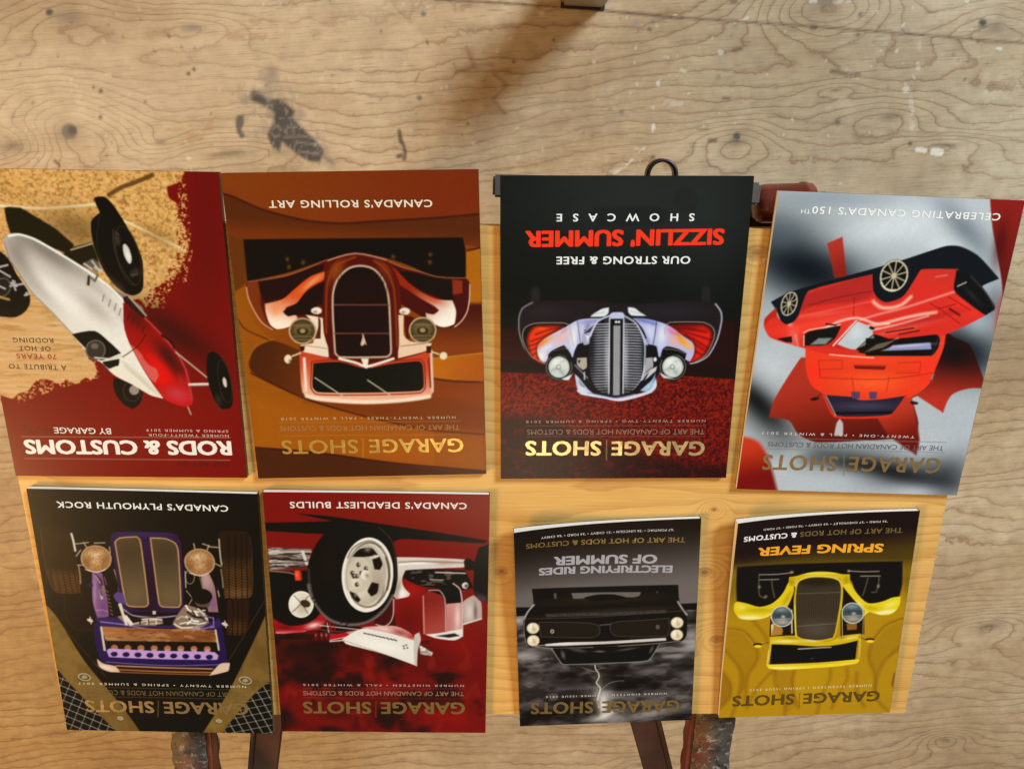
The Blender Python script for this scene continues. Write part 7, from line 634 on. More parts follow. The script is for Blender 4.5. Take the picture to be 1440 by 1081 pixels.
["b","#e8dcc4",[610,842,-21,0,1,-32],{"a":0.7,"c":1}],["p","#2e2216",[584,933,584,929,586,925,588,923,591,921,594,920,597,921,599,922,601,925,602,929,603,933,602,936,601,940,598,943,596,945,593,945,590,945,587,943,585,940,584,937],{"f":3.8,"c":1,"a":0.85}],
["b","#f0e4cc",[589,936,-4,0,0,-6],{"a":0.8,"c":1}],["p","#2e2216",[613,889,613,885,615,882,617,879,620,877,623,876,626,877,628,879,630,882,632,885,632,889,631,893,630,896,628,899,625,901,622,902,619,901,616,899,614,897,613,893],{"f":3.8,"c":1,"a":0.85}],
["b","#f0e4cc",[618,892,-4,0,0,-5],{"a":0.8,"c":1}],["p","#2e2216",[594,830,594,826,596,823,598,820,601,818,604,817,607,818,610,820,612,822,613,826,613,830,613,834,611,837,609,840,606,842,603,843,600,842,598,840,595,838,594,834],{"f":3.8,"c":1,"a":0.85}],
["b","#f0e4cc",[599,833,-4,0,0,-5],{"a":0.8,"c":1}],["p","#2e2216",[550,914,550,910,552,906,554,904,557,902,560,901,563,902,565,903,567,906,569,910,569,913,568,917,567,921,565,924,562,925,559,926,556,926,553,924,551,921,550,918],{"f":3.8,"c":1,"a":0.85}],
["b","#f0e4cc",[555,917,-4,0,0,-6],{"a":0.8,"c":1}],["p","#2e2216",[592,874,593,870,595,866,597,863,600,862,603,861,605,862,608,863,610,866,611,870,612,873,611,877,610,881,607,884,605,886,602,886,599,886,596,884,594,881,593,878],{"f":3.8,"c":1,"a":0.85}],
["b","#f0e4cc",[598,877,-4,0,0,-6],{"a":0.8,"c":1}],["p","#2e2216",[606,874,607,870,608,866,611,863,613,861,616,861,619,861,622,863,624,866,625,869,626,873,625,877,623,881,621,883,618,885,615,886,613,885,610,884,608,881,607,877],{"f":3.8,"c":1,"a":0.85}],
["b","#f0e4cc",[612,877,-4,0,0,-6],{"a":0.8,"c":1}],["p","#2e2216",[571,890,572,886,573,882,575,880,578,878,581,877,584,878,587,879,589,882,590,886,590,890,590,893,588,897,586,900,583,902,580,902,577,902,575,900,573,897,571,894],{"f":3.8,"c":1,"a":0.85}],
["b","#f0e4cc",[577,893,-5,0,0,-6],{"a":0.8,"c":1}],["p","#e8dcc4",[543,881,544,873,547,866,552,860,558,857,565,855,571,856,577,860,581,865,584,872,585,880,583,888,580,895,575,901,569,904,563,906,557,905,551,901,547,896,544,889],{"f":3.2,"c":1}],
["b","#7a6448",[554,876,-10,0,0,-13],{"a":0.7,"c":1}],["p","#e8e0cc",[683,533,586,594,460,574,343,530,332,387,488,453,665,508],{"f":2.3,"C":1}],["b","#f8f2e2",[512,506,-98,-30,8,-29],{"a":0.7,"c":1}],["l","#a89c88",[677,528,488,453,341,390],3.4,{"f":3.4,"c":1}],
["p","#d4988c",[592,600,522,607,427,608,358,568,341,529,460,569],{"f":3.4,"C":1}],["b","#c02820",[358,553,-20,0,0,-15],{"a":0.8,"c":1}],["b","#f4d4c6",[485,593,-50,-10,2,-12],{"a":0.7,"c":1}],["b","#8c2018",[409,574,-37,-10,3,-14],{"a":0.6,"c":1}],
["l","#3a2c24",[580,569,569,565],5.7,{"f":3.4}],["l","#3a2c24",[563,565,551,561],5.7,{"f":3.4}],["l","#3a2c24",[545,561,534,556],5.7,{"f":3.4}],["l","#3a2c24",[527,556,516,551],5.7,{"f":3.4}],["l","#3a2c24",[510,552,498,546],5.7,{"f":3.4}],
["l","#3a2c24",[492,548,481,542],5.7,{"f":3.4}],["l","#3a2c24",[474,544,463,536],5.7,{"f":3.4}],["l","#3a2c24",[456,539,445,532],5.7,{"f":3.4}],["l","#3a2c24",[439,535,427,528],5.7,{"f":3.4}],["p","#6a5c50",[390,500,390,498,391,497,392,496,393,495,395,495,396,495,398,496,399,497,400,498,400,500,400,501,399,502,398,503,396,504,395,504,393,504,392,503,391,503,390,501],{"f":2.3}],
["p","#6a5c50",[377,505,377,503,378,502,379,501,380,500,382,500,383,500,385,501,386,502,387,503,387,504,387,506,386,507,385,508,383,509,382,509,380,509,379,508,378,507,377,506],{"f":2.3}],["p","#6a5c50",[387,486,388,485,388,484,389,483,391,482,392,482,394,482,395,483,397,483,397,485,397,486,397,488,396,489,395,490,394,491,392,491,391,491,389,490,388,489,387,488],{"f":2.3}],
["p","#6a5c50",[372,490,372,488,373,487,374,486,375,485,377,485,379,485,380,486,381,487,382,488,382,489,382,491,381,492,380,493,378,494,377,494,375,494,374,493,373,492,372,491],{"f":2.3}],["p","#c8bcac",[343,560,320,576,312,538,327,478,332,387,345,402],{"f":3.4}],
["p","#a49684",[320,508,257,464,263,445,315,455],{"f":4.5,"C":1}],["n","#f0e8dc",[1935,2396,-3409,2522,-7275,-8455,3695,-8065],{"sx":14,"sy":12,"t":0.55,"w":0.06,"a":0.9,"sd":39,"c":1}],["n","#2a201a",[1935,2396,-3409,2522,-7275,-8455,3695,-8065],{"sx":16,"sy":12,"t":0.6,"w":0.06,"a":0.9,"sd":40,"c":1}],
["m",0],["l","#7a5a28",[534,183,537,88],3.1,{"f":2.1}],["l","#7a4434",[105,259,883,255],2.3,{"f":2.3}],["l","#7a4434",[104,202,886,200],2.3,{"f":2.3}]],"G":[["p","#2c2621",[-20,-20,1020,-20,1020,1400,-20,1400],{}],["p","#231b13",[1034,1469,-109,1369,-140,771,1055,821],{"f":13.9,"g":[506,1263,474,832,"#6e645c"]}],
["b","#7c7268",[687,881,-227,-17,0,-50],{"a":0.5}],["p","#15110c",[1026,831,900,815,887,749,1028,757],{"f":5.6}],["p","#15110c",[89,783,-82,786,-85,737,87,737],{"f":5.6}],["p","#2e2724",[1056,769,-142,738,-187,-138,1083,-80],{"f":5.6,"C":1}],
["n","#6c6460",[1056,769,-142,738,-187,-138,1083,-80],{"sx":200,"sy":70,"t":0.54,"w":0.12,"a":0.8,"sd":41,"c":1}],["n","#8a8078",[1056,769,-142,738,-187,-138,1083,-80],{"sx":70,"sy":34,"t":0.62,"w":0.1,"a":0.45,"sd":45,"c":1}],
["n","#17130f",[1056,769,-142,738,-187,-138,1083,-80],{"sx":200,"sy":100,"t":0.56,"w":0.12,"a":0.7,"sd":42,"c":1}],["n","#a49c94",[1059,682,-145,671,-163,330,1068,397],{"sx":180,"sy":50,"t":0.68,"w":0.1,"a":0.6,"sd":43,"c":1}],
["b","#b8aea4",[964,496,-101,9,-3,-32],{"a":0.8,"c":1}],["b","#b8aea4",[987,735,-43,2,-3,-26],{"a":0.8,"c":1}],["b","#b8aea4",[23,578,-56,7,-8,-50],{"a":0.7,"c":1}],["b","#b8aea4",[6,510,-71,8,-5,-34],{"a":0.6,"c":1}],["b","#b8aea4",[106,446,-87,10,-3,-21],{"a":0.4,"c":1}],
["b","#b8aea4",[249,348,-87,11,-3,-24],{"a":0.4,"c":1}],["b","#b8aea4",[496,40,-103,13,-3,-29],{"a":0.7,"c":1}],["b","#b8aea4",[197,62,-177,23,-4,-29],{"a":0.5,"c":1}],["b","#b8aea4",[924,314,-73,8,-3,-36],{"a":0.4,"c":1}],["b","#15100c",[719,302,-162,-9,0,-54],{"a":0.7,"c":1}],
["b","#15100c",[247,243,-163,-7,-2,-53],{"a":0.6,"c":1}],["b","#1a1512",[899,76,-134,-6,2,-73],{"a":0.8,"c":1}],["b","#d8cfc0",[512,149,-51,-3,-1,-87],{"a":0.6}],["b","#fff6e6",[515,122,-21,-1,-1,-65],{"a":0.8}],["b","#e8dcd0",[489,61,-68,34,-6,-15],{"a":0.8}],
["b","#a89c90",[542,257,-21,-1,0,-89],{"a":0.4}],["m",1],["p","#1d1711",[912,937,574,917,107,904,96,797,55,710,50,579,73,543,138,529,203,523,263,423,572,417,747,424,804,532,891,550,934,554,958,628,958,757,907,819],{"f":2.8,"C":1}],
["b","#2e2820",[531,836,-369,-5,-1,-33],{"a":0.6,"c":1}],["b","#3a322a",[459,757,-399,5,-1,-16],{"a":0.5,"c":1}],["p","#6a6258",[696,887,311,867,324,843,356,838,402,841,456,856,555,863,616,848,685,850],{"f":3.0,"c":1}],["p","#15100a",[627,853,555,866,456,860,394,840,402,829,585,828],{"f":3.7,"c":1}],
["p","#57504a",[792,894,779,895,776,860,790,860],{"f":3.0}],["p","#4a443c",[227,870,218,870,219,855,225,855],{"f":3.0}],["p","#443e36",[840,765,508,750,168,749,166,728,508,730,838,744],{"f":3.7}],["n","#2a241c",[840,765,168,749,166,728,838,744],{"sx":6,"sy":10,"t":0.5,"w":0.1,"a":0.6,"sd":44}],
["l","#c0b8ac",[957,745,937,789,902,832],8.2,{"f":7.5,"s":1}],["l","#b8b0a4",[106,798,78,748,53,711],8.2,{"f":7.5,"s":1}],["l","#8a8074",[953,754,960,680,953,586],3.7,{"f":3.7,"s":1}],["l","#4a443a",[953,744,739,729,493,724,62,738],3.7,{"f":4.5}],
["l","#5e564c",[877,713,724,701,585,683,548,666,537,637,544,606,577,590,724,600,867,617,877,713],3.7,{"f":3.7,"s":0}],["p","#28221a",[877,713,724,701,585,683,548,666,537,637,544,606,577,590,724,600,867,617],{"f":6.0,"a":0.7}],["l","#5e564c",[477,675,430,685,276,687,153,694,148,626,157,579,305,581,453,596,478,633,477,675],3.7,{"f":3.7,"s":0}],
["p","#28221a",[477,675,430,685,276,687,153,694,148,626,157,579,305,581,453,596,478,633],{"f":6.0,"a":0.7}],["l","#5e564c",[538,669,477,671],6.0,{"f":4.5}],["p","#8a7c64",[874,675,876,663,881,652,889,645,899,640,911,639,922,642,932,649,939,658,944,669,946,682,944,694,938,704,930,712,920,716,909,717,898,714,888,707,880,698,875,687],{"f":3.0}],
["p","#ecdcb4",[878,675,879,665,884,655,891,649,901,644,911,644,921,646,929,652,936,661,941,671,942,681,940,692,935,701,928,708,919,711,909,712,899,709,890,704,883,695,879,686],{"f":3.0,"C":1}],["b","#fff6dc",[920,688,-12,-1,1,-14],{"a":0.8,"c":1}],
["b","#a88c5c",[904,668,-11,-1,0,-15],{"a":0.6,"c":1}],["b","#b89c70",[910,689,-4,0,0,-11],{"a":0.6,"c":1}],["p","#8a7c64",[874,591,876,579,881,569,889,561,899,556,911,555,922,558,932,564,940,574,945,585,946,598,944,610,939,620,931,628,920,632,909,633,898,630,888,624,880,615,875,603],{"f":3.0}],
["p","#ecdcb4",[878,591,879,581,884,572,891,565,901,560,911,560,921,562,930,568,937,576,941,586,942,597,940,608,936,617,928,624,919,628,909,629,899,626,890,620,883,612,879,602],{"f":3.0,"C":1}],["b","#fff6dc",[921,605,-13,-2,0,-15],{"a":0.8,"c":1}],
["b","#a88c5c",[904,584,-11,-1,0,-15],{"a":0.6,"c":1}],["b","#b89c70",[910,605,-4,0,0,-11],{"a":0.6,"c":1}],["p","#8a7c64",[69,661,71,650,75,639,83,631,93,626,104,625,116,627,126,633,134,642,140,653,142,664,141,676,136,686,128,694,118,699,107,700,96,698,85,692,77,684,71,673],{"f":3.0}],
["p","#ecdcb4",[73,661,74,651,79,642,85,635,94,631,104,629,115,632,124,637,131,644,136,654,138,664,137,674,133,683,126,690,117,695,107,696,97,694,87,689,80,681,75,672],{"f":3.0,"C":1}],["b","#fff6dc",[117,672,-13,0,-1,-14],{"a":0.8,"c":1}],
["b","#a88c5c",[99,653,-11,0,0,-14],{"a":0.6,"c":1}],["b","#b89c70",[106,673,-4,0,0,-10],{"a":0.6,"c":1}],["p","#8a7c64",[68,582,69,570,74,560,82,552,92,547,103,545,114,548,125,553,133,562,139,573,141,585,140,597,135,607,127,615,117,620,106,621,94,619,84,613,76,605,70,594],{"f":3.0}],
["p","#ecdcb4",[72,582,73,572,77,563,84,555,93,551,103,550,113,552,123,557,130,565,135,574,137,585,136,595,131,604,124,611,116,616,106,617,95,615,86,610,79,602,74,592],{"f":3.0,"C":1}],["b","#fff6dc",[116,593,-13,-1,-1,-15],{"a":0.8,"c":1}],
["b","#a88c5c",[98,574,-11,0,-1,-14],{"a":0.6,"c":1}],["b","#b89c70",[105,594,-4,0,-1,-11],{"a":0.6,"c":1}],["p","#b4a898",[793,646,793,642,795,638,797,635,800,634,804,633,807,634,810,636,812,640,814,644,814,648,814,652,812,656,810,659,807,660,803,661,800,660,797,658,795,654,793,650],{"f":3.0}],
["p","#4a4238",[798,647,798,644,799,642,800,641,802,640,803,640,805,640,807,641,808,643,809,645,809,647,809,650,808,652,806,653,805,654,803,654,802,654,800,653,799,651,798,649],{"f":3.0}],["p","#6a6050",[202,639,203,635,204,631,206,628,209,627,213,626,216,627,219,629,222,632,223,636,224,640,224,644,222,648,220,651,217,653,213,653,210,652,207,650,205,647,203,643],{"f":3.0}],
["p","#4a4238",[208,639,208,637,209,635,210,634,211,633,213,632,215,633,216,634,217,636,218,638,219,640,218,642,218,644,216,646,215,647,213,647,212,646,210,645,209,644,208,642],{"f":3.0}],["p","#cfc4b8",[845,565,740,568,507,560,166,567,162,549,429,543,740,546,841,552],{"f":3.0,"C":1}],
["b","#f4ece0",[740,561,-124,-4,0,-7],{"a":0.7,"c":1}],["l","#8a8074",[899,553,818,535,553,524,350,527,195,533,86,542],5.2,{"f":5.2,"s":1}],["l","#c4b8a8",[895,557,833,559],6.0,{"f":4.5,"a":0.8}],["p","#17110a",[802,534,553,521,206,523,262,421,506,418,741,421],{"f":3.0,"C":1}],
["b","#5a5046",[662,512,-53,-15,2,-13],{"a":0.8,"c":1}],["b","#8a8078",[537,495,-31,-2,0,-7],{"a":0.7,"c":1}],["b","#6a6058",[381,502,-61,8,-1,-7],{"a":0.7,"c":1}],["b","#7a7268",[744,485,-10,4,-7,-27],{"a":0.8,"c":1}],["b","#6a6258",[244,494,-8,-5,10,-25],{"a":0.7,"c":1}],
["l","#8c8478",[809,532,753,427,737,419,506,414,261,421,202,523],5.2,{"f":4.5}],["l","#1a140e",[569,524,436,522],6.7,{"f":3.7}],["m",0],["l","#f0e6cc",[564,404,559,375,546,356,540,322,556,285,544,266,532,244,540,203,548,160,543,112],5.2,{"f":4.5}],
["l","#b0a490",[546,359,584,367,616,383,639,392],3.0,{"f":3.7,"a":0.8}],["l","#a89c88",[553,372,533,379,505,386],3.0,{"f":3.7,"a":0.8}],["l","#b8ac98",[532,227,489,272,441,289,398,290],3.0,{"f":3.7,"a":0.8}],["l","#8c8070",[615,374,584,334,562,305],2.2,{"f":3.0,"a":0.7}],
["l","#8c8474",[274,253,313,226],2.2,{"f":3.7,"a":0.4}],["l","#7a5c30",[546,160,546,49],3.9,{"f":2.6}]],"H":[["p","#b28608",[-20,-20,1020,-20,1020,1400,-20,1400],{}],["b","#c09410",[489,215,-258,-10,-12,-124],{"a":0.5}],["p","#a67a08",[1034,612,967,621,898,600,826,505,804,413,819,363,848,303,856,210,905,150,905,275,921,369,998,476],{"f":6.4,"s":1}],
["p","#9c6e06",[1022,344,966,278,942,214,947,141,994,69],{"f":6.4,"s":1}],["p","#b88c0c",[584,311,380,317,380,231,411,120,545,73,584,219],{"f":6.4,"s":1}],["p","#a67c08",[-10,652,100,598,161,483,166,384,118,262,99,139,103,282,70,361,-29,447],{"f":6.4,"s":1}],
["p","#a87c08",[695,316,584,311,584,219,545,73,617,13,625,96,679,223],{"f":6.4,"s":1}],["p","#8c5e06",[-34,277,9,279,16,198,-30,114],{"f":6.4,"s":1}],["l","#855808",[1043,618,967,621,898,595,826,505,804,413,819,363,848,303,856,210,857,85],12.8,{"f":27.2,"s":1,"a":0.85}],
["l","#855808",[998,476,921,369,881,284,892,159,928,-7],12.8,{"f":27.2,"s":1,"a":0.85}],["l","#855808",[1022,349,966,278,942,214,947,141,994,69],12.8,{"f":27.2,"s":1,"a":0.85}],["l","#855808",[695,316,693,244,656,160,619,86,616,-8],12.8,{"f":27.2,"s":1,"a":0.85}],
["l","#855808",[584,311,590,240,578,157,539,52],12.8,{"f":27.2,"s":1,"a":0.85}],["l","#855808",[379,312,376,241,412,130,426,6],12.8,{"f":27.2,"s":1,"a":0.85}],["l","#855808",[286,319,274,248,304,167,343,44],12.8,{"f":27.2,"s":1,"a":0.85}],
["l","#855808",[223,286,209,164,153,48],12.8,{"f":27.2,"s":1,"a":0.85}],["l","#855808",[-12,642,99,593,161,483,166,384,119,272,100,149],12.8,{"f":27.2,"s":1,"a":0.85}],["l","#855808",[-11,457,70,361,102,241,96,118,-1,1],12.8,{"f":27.2,"s":1,"a":0.85}],
["l","#855808",[853,666,776,561,755,510],12.8,{"f":27.2,"s":1,"a":0.85}],["l","#855808",[712,316,789,207,838,63],12.8,{"f":27.2,"s":1,"a":0.85}],["l","#d8a82c",[1038,607,967,611,901,588,835,500],4.8,{"f":8.0,"s":1,"a":0.6}],["l","#d8a82c",[-13,630,93,580,150,478],4.8,{"f":8.0,"s":1,"a":0.6}],
["p","#23160a",[1108,1402,-54,1337,-90,970,1069,1013],{"f":88.1,"g":[536,1168,518,995,"#4c3a0a"]}],["b","#6a540c",[1002,917,-51,-6,-12,-128],{"a":0.8}],["b","#5c480a",[13,890,-33,-1,-15,-113],{"a":0.7}],["b","#54420c",[605,1037,-247,0,-3,-20],{"a":0.6}],
["m",1],["p","#1b1307",[977,1028,519,1009,54,1000,36,854,45,755,133,735,208,736,280,787,335,902,497,952,628,937,672,884,713,783,767,739,914,776,956,785,972,913],{"f":9.6}],["l","#8e8672",[847,964,746,956,655,960],6.4,{"f":4.8}],["l","#8e8672",[844,930,733,923],6.4,{"f":4.8}],
["l","#8e8672",[348,952,265,943,175,942],6.4,{"f":4.8}],["l","#8e8672",[274,916,165,912],6.4,{"f":4.8}],["l","#5a5442",[846,956,841,880,830,826,799,809],8.8,{"f":6.4,"s":1,"a":0.8}],["l","#5a5442",[772,921,763,873,745,809],8.8,{"f":6.4,"s":1,"a":0.8}],
["l","#5a5442",[171,909,168,849,176,812,199,811],8.8,{"f":6.4,"s":1,"a":0.8}],["l","#5a5442",[232,902,238,851,248,791],8.8,{"f":6.4,"s":1,"a":0.8}],["b","#b0a890",[664,963,-9,0,-1,-9],{"a":0.7}],["b","#b0a890",[344,950,-8,0,-1,-9],{"a":0.7}],
["b","#b0a890",[837,884,-8,-1,-1,-9],{"a":0.7}],["b","#b0a890",[168,849,-8,0,-1,-10],{"a":0.7}],["b","#b0a890",[796,818,-9,0,-1,-9],{"a":0.7}],["p","#20160a",[672,875,630,881,615,680,737,688,710,754],{"f":3.2}],["p","#20160a",[368,866,326,864,280,787,224,662,350,667],{"f":3.2}],
["p","#22170a",[757,668,618,717,602,546,750,550],{"f":3.2}],["p","#22170a",[362,704,228,698,210,543,344,534],{"f":3.2}],["p","#ac7834",[745,638,716,636,678,594,679,560,744,554],{"f":4.8}],["p","#e0cc98",[749,628,733,637,738,559],{"f":4.0}],
["l","#e0d4b4",[640,718,623,567],7.2,{"f":4.0}],["p","#8a5c24",[319,615,260,613,256,574,310,572],{"f":6.4}],["l","#8a7850",[229,670,218,539],6.4,{"f":4.0}],["l","#d8c890",[352,684,334,538],4.0,{"f":3.2}],["l","#9a5c30",[685,752,667,827],14.4,{"f":6.4}],
["l","#9a5c30",[296,779,331,837],14.4,{"f":6.4}],["p","#e4c41a",[970,747,970,790,956,801,897,782,827,754,762,767,719,805,694,846,674,901,650,909,639,842,674,730,739,706,787,678,854,671,926,684,954,714],{"f":2.4,"C":1}],["b","#f8f0b8",[880,686,-93,-8,-1,-16],{"a":0.9,"c":1}],
["b","#a08408",[825,732,-76,-6,-1,-14],{"a":0.5,"c":1}],["b","#f8ec80",[929,761,-25,-3,-2,-20],{"a":0.5,"c":1}],["b","#fff8d0",[754,687,-30,12,-6,-15],{"a":0.8,"c":1}],["b","#a88a10",[672,797,-12,-8,21,-48],{"a":0.6,"c":1}],["p","#e4c81e",[372,865,337,891,318,862,283,809,213,743,135,750,80,774,35,779,33,731,49,692,79,666,133,664,198,686,228,658,228,698,285,757,343,826],{"f":2.4,"C":1}],
["b","#fbf6c4",[110,680,-73,9,-3,-14],{"a":0.9,"c":1}],["b","#f8f080",[83,731,-37,15,-8,-18],{"a":0.6,"c":1}],["b","#a48808",[197,711,-51,-11,0,-13],{"a":0.5,"c":1}],["b","#fff6cc",[256,718,-12,12,-31,-37],{"a":0.7,"c":1}],["p","#d6b412",[673,875,675,933,628,937,563,953,497,955,430,946,377,932,336,930,327,872,376,865,384,904,510,925,622,918,631,870],{"f":2.4,"C":1}],
["b","#f4de50",[512,944,-132,-7,0,-7],{"a":0.8,"c":1}],["b","#8a7008",[658,902,-16,-1,-3,-28],{"a":0.5,"c":1}],["b","#8a7008",[350,893,-15,0,-3,-28],{"a":0.5,"c":1}],["p","#d4b016",[748,550,602,549,552,514,466,495,383,509,344,534,232,546,229,503,346,480,464,473,618,491,739,499],{"f":2.4,"C":1}],
["b","#f8eca0",[654,514,-77,-4,-1,-10],{"a":0.8,"c":1}],["b","#8a6c08",[622,536,-51,-7,0,-7],{"a":0.6,"c":1}],["b","#f4e68c",[300,518,-66,8,-2,-8],{"a":0.7,"c":1}],["b","#907008",[334,523,-24,4,-3,-12],{"a":0.6,"c":1}],["p","#cfae1c",[633,867,623,907,577,928,511,930,427,917,387,895,366,855,358,761,370,557,384,516,467,499,570,518,602,546,633,775],{"f":2.4}],
["p","#352b1e",[624,862,614,899,568,918,510,920,430,908,392,888,376,848,370,761,379,562,389,526,468,513,562,529,593,552,622,775],{"f":2.4,"C":1}],["l","#675a46",[628,937,596,511],2.8,{"f":3.2,"a":0.6,"c":1}],["l","#675a46",[618,936,586,511],2.8,{"f":3.2,"a":0.6,"c":1}],
["l","#675a46",[608,936,576,510],2.8,{"f":3.2,"a":0.6,"c":1}],["l","#675a46",[598,935,566,510],2.8,{"f":3.2,"a":0.6,"c":1}],["l","#675a46",[588,934,555,509],2.8,{"f":3.2,"a":0.6,"c":1}],["l","#675a46",[578,934,545,509],2.8,{"f":3.2,"a":0.6,"c":1}],
["l","#675a46",[568,933,535,508],2.8,{"f":3.2,"a":0.6,"c":1}],["l","#675a46",[558,932,525,508],2.8,{"f":3.2,"a":0.6,"c":1}],["l","#675a46",[548,932,515,507],2.8,{"f":3.2,"a":0.6,"c":1}],["l","#675a46",[538,931,504,507],2.8,{"f":3.2,"a":0.6,"c":1}],
["l","#675a46",[528,931,494,506],2.8,{"f":3.2,"a":0.6,"c":1}],["l","#675a46",[518,930,484,506],2.8,{"f":3.2,"a":0.6,"c":1}],["l","#675a46",[508,929,474,505],2.8,{"f":3.2,"a":0.6,"c":1}],["l","#675a46",[498,929,464,505],2.8,{"f":3.2,"a":0.6,"c":1}],
["l","#675a46",[488,928,454,504],2.8,{"f":3.2,"a":0.6,"c":1}],["l","#675a46",[478,928,443,504],2.8,{"f":3.2,"a":0.6,"c":1}],["l","#675a46",[468,927,433,503],2.8,{"f":3.2,"a":0.6,"c":1}],["l","#675a46",[458,927,423,503],2.8,{"f":3.2,"a":0.6,"c":1}],
["l","#675a46",[448,926,413,503],2.8,{"f":3.2,"a":0.6,"c":1}],["l","#675a46",[438,925,403,502],2.8,{"f":3.2,"a":0.6,"c":1}],["l","#675a46",[428,925,393,502],2.8,{"f":3.2,"a":0.6,"c":1}],["l","#675a46",[418,924,382,501],2.8,{"f":3.2,"a":0.6,"c":1}],
["l","#675a46",[408,924,372,501],2.8,{"f":3.2,"a":0.6,"c":1}],["l","#675a46",[398,923,362,500],2.8,{"f":3.2,"a":0.6,"c":1}],["l","#675a46",[388,923,352,500],2.8,{"f":3.2,"a":0.6,"c":1}],["b","#1c150c",[507,892,-133,-7,-3,-28],{"a":0.6,"c":1}],
["b","#6a5c4c",[484,584,-110,-5,-6,-59],{"a":0.5,"c":1}],["l","#74684e",[616,822,375,818],3.2,{"f":3.2}],["l","#80745c",[599,611,378,618],3.2,{"f":3.2}],["l","#ece0a0",[633,863,623,903,573,926,511,928,427,916,386,891,368,848],3.2,{"f":3.2,"s":1}],
["b","#f4e8a8",[510,509,-51,-8,0,-7],{"a":0.7}],["l","#f0dc60",[624,746,599,546],4.8,{"f":4.8}],["p","#c8c4ac",[626,677,627,656,635,636,647,622,664,613,684,611,704,615,723,627,739,643,750,664,755,686,754,707,746,726,734,740,717,749,697,751,677,746,658,735,643,719,632,699],{"f":3.2}],
["p","#4a5556",[633,677,634,658,641,641,652,628,667,620,685,618,703,623,720,633,734,647,743,665,748,685,747,704,740,721,729,734,714,742,696,743,678,739,662,729,648,715,638,697],{"f":4.0,"C":1}],["b","#8c9c9c",[699,725,-34,-2,-2,-15],{"a":0.8,"c":1}],
["b","#2c3436",[691,686,-51,-3,-1,-14],{"a":0.8,"c":1}],["b","#c4b49c",[687,644,-42,-3,-2,-18],{"a":0.9,"c":1}],["b","#d8d8cc",[684,679,-12,-1,-1,-10],{"a":0.8,"c":1}],["b","#a86c3c",[696,646,-26,-1,-1,-3],{"a":0.6,"c":1}],["l","#e8e4d4",[735,663,643,663],3.2,{"f":3.2,"c":1,"a":0.6}],
["p","#c8c4ac",[228,679,228,658,235,639,248,624,264,615,284,612,304,616,323,627,338,643,350,663,355,684,354,705,347,724,335,739,318,748,299,750,279,746,260,736,245,720,233,701],{"f":3.2}],["p","#4a5556",[235,679,235,660,241,644,252,630,267,622,284,620,302,624,319,633,334,647,344,665,348,684,348,703,342,720,330,733,316,741,298,743,281,739,264,730,250,716,240,699],{"f":4.0,"C":1}],
["b","#8c9c9c",[301,725,-34,-1,-2,-15],{"a":0.8,"c":1}],["b","#2c3436",[292,686,-50,-2,-2,-13],{"a":0.8,"c":1}],["b","#c4b49c",[287,645,-42,-2,-2,-17],{"a":0.9,"c":1}],["b","#d8d8cc",[285,679,-12,0,-2,-9],{"a":0.8,"c":1}],["b","#a86c3c",[296,647,-25,-1,0,-4],{"a":0.6,"c":1}],
["l","#e8e4d4",[335,662,244,664],3.2,{"f":3.2,"c":1,"a":0.6}],["p","#1a1106",[733,499,618,489,464,471,346,478,243,502,242,375,453,363,732,363],{"f":2.4}],["l","#d8b830",[741,527,739,449,746,364],10.4,{"f":4.0,"s":1}],["l","#f4e8a0",[747,460,747,379],3.2,{"f":3.2}],
["l","#c8a828",[235,539,228,466,226,375],8.0,{"f":4.0}],["l","#f0e090",[229,525,218,386],2.4,{"f":3.2}],["p","#f0d42c",[752,364,708,359,452,359,223,376,219,361,234,347,364,330,662,322,735,336],{"f":2.4,"C":1}],["b","#fdf2a0",[654,334,-111,-5,0,-7],{"a":0.8,"c":1}],
["b","#b89a10",[452,353,-187,5,-1,-5],{"a":0.6,"c":1}],["l","#b8b098",[577,459,391,463],7.2,{"f":3.2}],["p","#3c3420",[481,391,481,389,483,388,485,387,488,386,491,386,494,386,497,387,499,388,501,390,502,391,501,393,500,394,498,395,495,396,492,396,489,396,486,395,483,394,482,392],{"f":3.2}],
["l","#6a5418",[796,499,751,516],4.8,{"f":3.2}],["p","#2c2008",[788,501,789,498,792,496,798,494,805,493,813,493,821,494,828,496,834,498,838,501,839,505,838,508,835,510,829,512,822,513,814,513,807,512,799,510,793,508,790,504],{"f":3.2}],
["p","#e8cc30",[788,488,789,485,792,483,796,481,802,480,809,480,816,480,822,482,827,485,831,488,832,491,831,494,828,497,824,499,818,500,811,500,804,499,798,497,793,494,789,491],{"f":3.2}],["l","#6a5418",[191,504,239,525],4.8,{"f":3.2}],
["p","#2c2008",[149,505,150,502,153,499,158,497,165,496,173,496,181,497,188,499,194,501,198,504,199,507,198,510,195,513,190,514,183,516,175,516,167,515,160,513,154,511,150,508],{"f":3.2}],["p","#e8cc30",[148,492,149,489,152,487,156,485,162,483,169,483,176,484,182,486,187,488,191,491,192,494,191,497,188,500,184,502,178,503,171,503,164,502,158,501,153,498,149,495],{"f":3.2}],
["m",0],["l","#6a4c10",[542,157,534,57],3.6,{"f":2.4}]]},"txt":{"A":[["title","RODS & CUSTOMS",57,170,936,168,70,"#f2e6d0",1.8,1,0],["line","THE ART OF",67,78,297,81,29,"#561208",0,1,0],["line","BY GARAGE",560,226,801,228,29,"#eadcc4",0.5,1,0],
